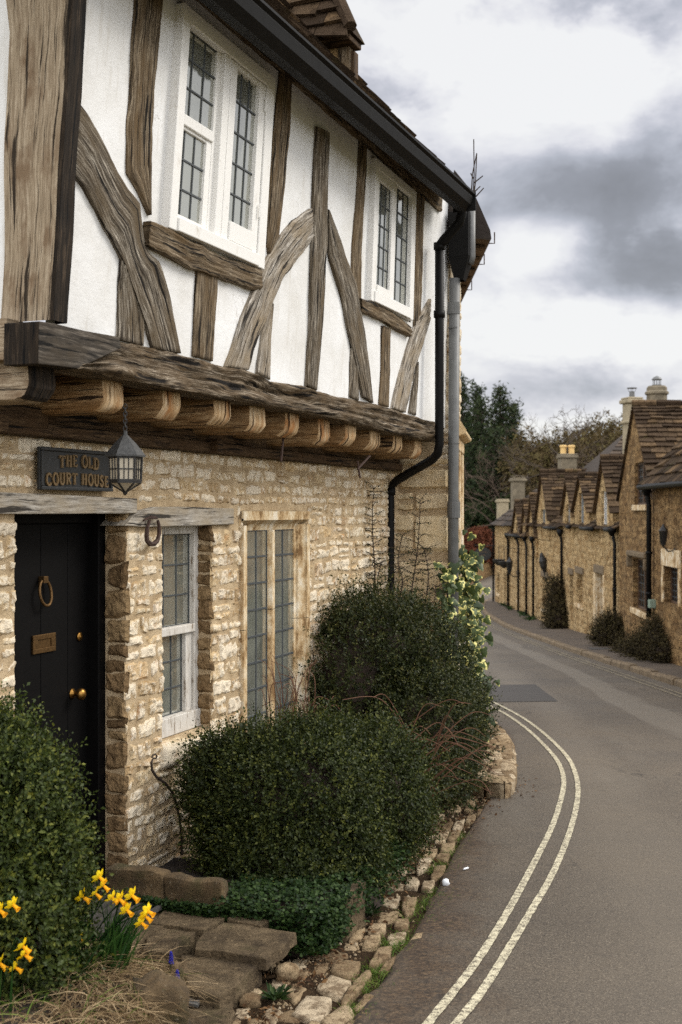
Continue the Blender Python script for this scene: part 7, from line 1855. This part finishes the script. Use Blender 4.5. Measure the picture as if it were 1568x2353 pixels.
# ================================================================== sky, sun, camera
W_ = bpy.data.worlds.new('World'); S.world = W_; W_.use_nodes = True; t = W_.node_tree; t.nodes.clear()
def wn_(ty, **k):
    x = t.nodes.new(ty)
    for a, v in k.items(): setattr(x, a, v)
    return x
EL, AZ = math.radians(40), math.radians(74)
sky = wn_('ShaderNodeTexSky', sky_type='NISHITA', sun_disc=False, sun_elevation=EL, sun_rotation=AZ); sky.air_density = 1.2
bg1 = wn_('ShaderNodeBackground'); bg1.inputs[1].default_value = .08; t.links.new(sky.outputs[0], bg1.inputs[0])
tc = wn_('ShaderNodeTexCoord').outputs['Generated']
sp = wn_('ShaderNodeSeparateXYZ'); t.links.new(tc, sp.inputs[0])
def wm(op, a, b=0., c=False):
    x = wn_('ShaderNodeMath', operation=op, use_clamp=c)
    for s_, v in ((x.inputs[0], a), (x.inputs[1], b)):
        if isinstance(v, bpy.types.NodeSocket): t.links.new(v, s_)
        else: s_.default_value = v
    return x.outputs[0]
den = wm('ADD', wm('MAXIMUM', sp.outputs[2], 0.0), .22)
cb = wn_('ShaderNodeCombineXYZ'); t.links.new(wm('DIVIDE', sp.outputs[0], den), cb.inputs[0]); t.links.new(wm('DIVIDE', sp.outputs[1], den), cb.inputs[1]); t.links.new(wm('MULTIPLY', sp.outputs[2], 1.3), cb.inputs[2])
def wnoise(sc, det, ro, loc):
    m = wn_('ShaderNodeMapping'); m.inputs[1].default_value = loc; t.links.new(cb.outputs[0], m.inputs[0])
    n = wn_('ShaderNodeTexNoise'); n.inputs['Scale'].default_value = sc; n.inputs['Detail'].default_value = det; n.inputs['Roughness'].default_value = ro; n.inputs['Distortion'].default_value = .35; t.links.new(m.outputs[0], n.inputs['Vector']); return n.outputs['Fac']
def dnoise(sc, det, ro, loc, zs=1.7):
    m = wn_('ShaderNodeMapping'); m.inputs[1].default_value = loc; m.inputs[3].default_value = (1, 1, zs); t.links.new(tc, m.inputs[0])
    n = wn_('ShaderNodeTexNoise'); n.inputs['Scale'].default_value = sc; n.inputs['Detail'].default_value = det; n.inputs['Roughness'].default_value = ro; n.inputs['Distortion'].default_value = .25; t.links.new(m.outputs[0], n.inputs['Vector']); return n.outputs['Fac']
n1, n2 = dnoise(7.5, 10, .58, (3.1, 1.7, 0)), dnoise(17, 9, .6, (9, 2, 4))
dark = None
# cloud masses by direction: (u, v, size u, size v, weight): positive darker
for u, v, su, sv, wt in ((1380, 430, 290, 150, .62), (1440, 480, 260, 75, .18), (1520, 640, 210, 75, .50), (1500, 60, 170, 120, .16), (1180, 820, 210, 60, .16), (1230, 930, 300, 50, .20), (980, 330, 130, 150, .16), (1190, 200, 190, 150, -.30), (1390, 190, 90, 130, -.30), (1240, 575, 110, 60, -.50), (1330, 690, 130, 30, -.2), (1440, 760, 240, 45, -.42), (1250, 1000, 200, 25, -.3)):
    d_ = V3(((u-CX)/F, 1, -(v-CY)/F)).normalized()
    sub_ = wn_('ShaderNodeVectorMath', operation='SUBTRACT'); t.links.new(tc, sub_.inputs[0]); sub_.inputs[1].default_value = d_
    mp = wn_('ShaderNodeVectorMath', operation='MULTIPLY'); t.links.new(sub_.outputs[0], mp.inputs[0]); mp.inputs[1].default_value = (F/su, F/su*.5, F/sv)
    ln_ = wn_('ShaderNodeVectorMath', operation='LENGTH'); t.links.new(mp.outputs[0], ln_.inputs[0])
    g_ = wm('MULTIPLY', wm('SUBTRACT', 1.0, wm('MULTIPLY', wm('ADD', ln_.outputs['Value'], wm('MULTIPLY', wm('SUBTRACT', n2, .5), 2.2)), .60), True), wt)
    dark = g_ if dark is None else wm('ADD', dark, g_)
f = wm('ADD', wm('ADD', wm('MULTIPLY', wm('SUBTRACT', n1, .5), 1.5), wm('MULTIPLY', wm('SUBTRACT', n2, .5), .55)), wm('ADD', dark, .07))
cr = wn_('ShaderNodeValToRGB'); t.links.new(f, cr.inputs[0]); e = cr.color_ramp.elements
e[0].position = .0; e[0].color = (1.0, 1.0, 1.0, 1); e[1].position = .95; e[1].color = lin(142, 143, 149)
for p, c in ((.16, lin(238, 238, 243)), (.27, lin(214, 215, 224)), (.40, lin(190, 193, 203)), (.62, lin(158, 160, 168))): q = e.new(p); q.color = c
mr = wn_('ShaderNodeMapRange', interpolation_type='SMOOTHSTEP'); t.links.new(sp.outputs[2], mr.inputs[0]); mr.inputs[1].default_value = .36; mr.inputs[2].default_value = .95; mr.inputs[3].default_value = 1; mr.inputs[4].default_value = ZEN
back = wm('ADD', wm('ADD', mr.outputs[0], wm('MULTIPLY', wm('MAXIMUM', wm('SUBTRACT', wm('MULTIPLY', sp.outputs[0], -1.0), .12), 0.0), LEFT_)), wm('MULTIPLY', wm('MAXIMUM', wm('ADD', wm('MULTIPLY', sp.outputs[1], -1.0), .1), 0.0), BACK))
bg2 = wn_('ShaderNodeBackground'); t.links.new(wm('MULTIPLY', back, SKY), bg2.inputs[1]); t.links.new(cr.outputs[0], bg2.inputs[0])
mx = wn_('ShaderNodeMixShader'); mx.inputs[0].default_value = .93; t.links.new(bg1.outputs[0], mx.inputs[1]); t.links.new(bg2.outputs[0], mx.inputs[2])
ow = wn_('ShaderNodeOutputWorld'); t.links.new(mx.outputs[0], ow.inputs[0])
sd = bpy.data.lights.new('sun', 'SUN'); sd.energy = SUN; sd.angle = math.radians(24); sd.color = (1.0, .95, .87)
so = bpy.data.objects.new('sun', sd); COL.objects.link(so)
dv = V3((math.cos(EL)*math.sin(AZ), math.cos(EL)*math.cos(AZ), math.sin(EL))); so.rotation_euler = dv.to_track_quat('Z', 'Y').to_euler()
cam = bpy.data.cameras.new('camera'); cam.sensor_fit = 'VERTICAL'; cam.sensor_height = 24; cam.lens = F/2353*24; cam.clip_start = .1; cam.clip_end = 3000
co = bpy.data.objects.new('camera', cam); COL.objects.link(co); co.location = (0, 0, 0); co.rotation_euler = (math.pi/2, 0, 0); S.camera = co
cam.dof.use_dof = True; cam.dof.focus_distance = 7.2; cam.dof.aperture_fstop = 2.8
S.view_settings.view_transform = 'Standard'; S.view_settings.look = 'None'; S.view_settings.gamma = 1; S.view_settings.exposure = EXPO
S.cycles.max_bounces = 6; S.cycles.diffuse_bounces = 3; S.cycles.transparent_max_bounces = 8
S.cycles.use_denoising = False
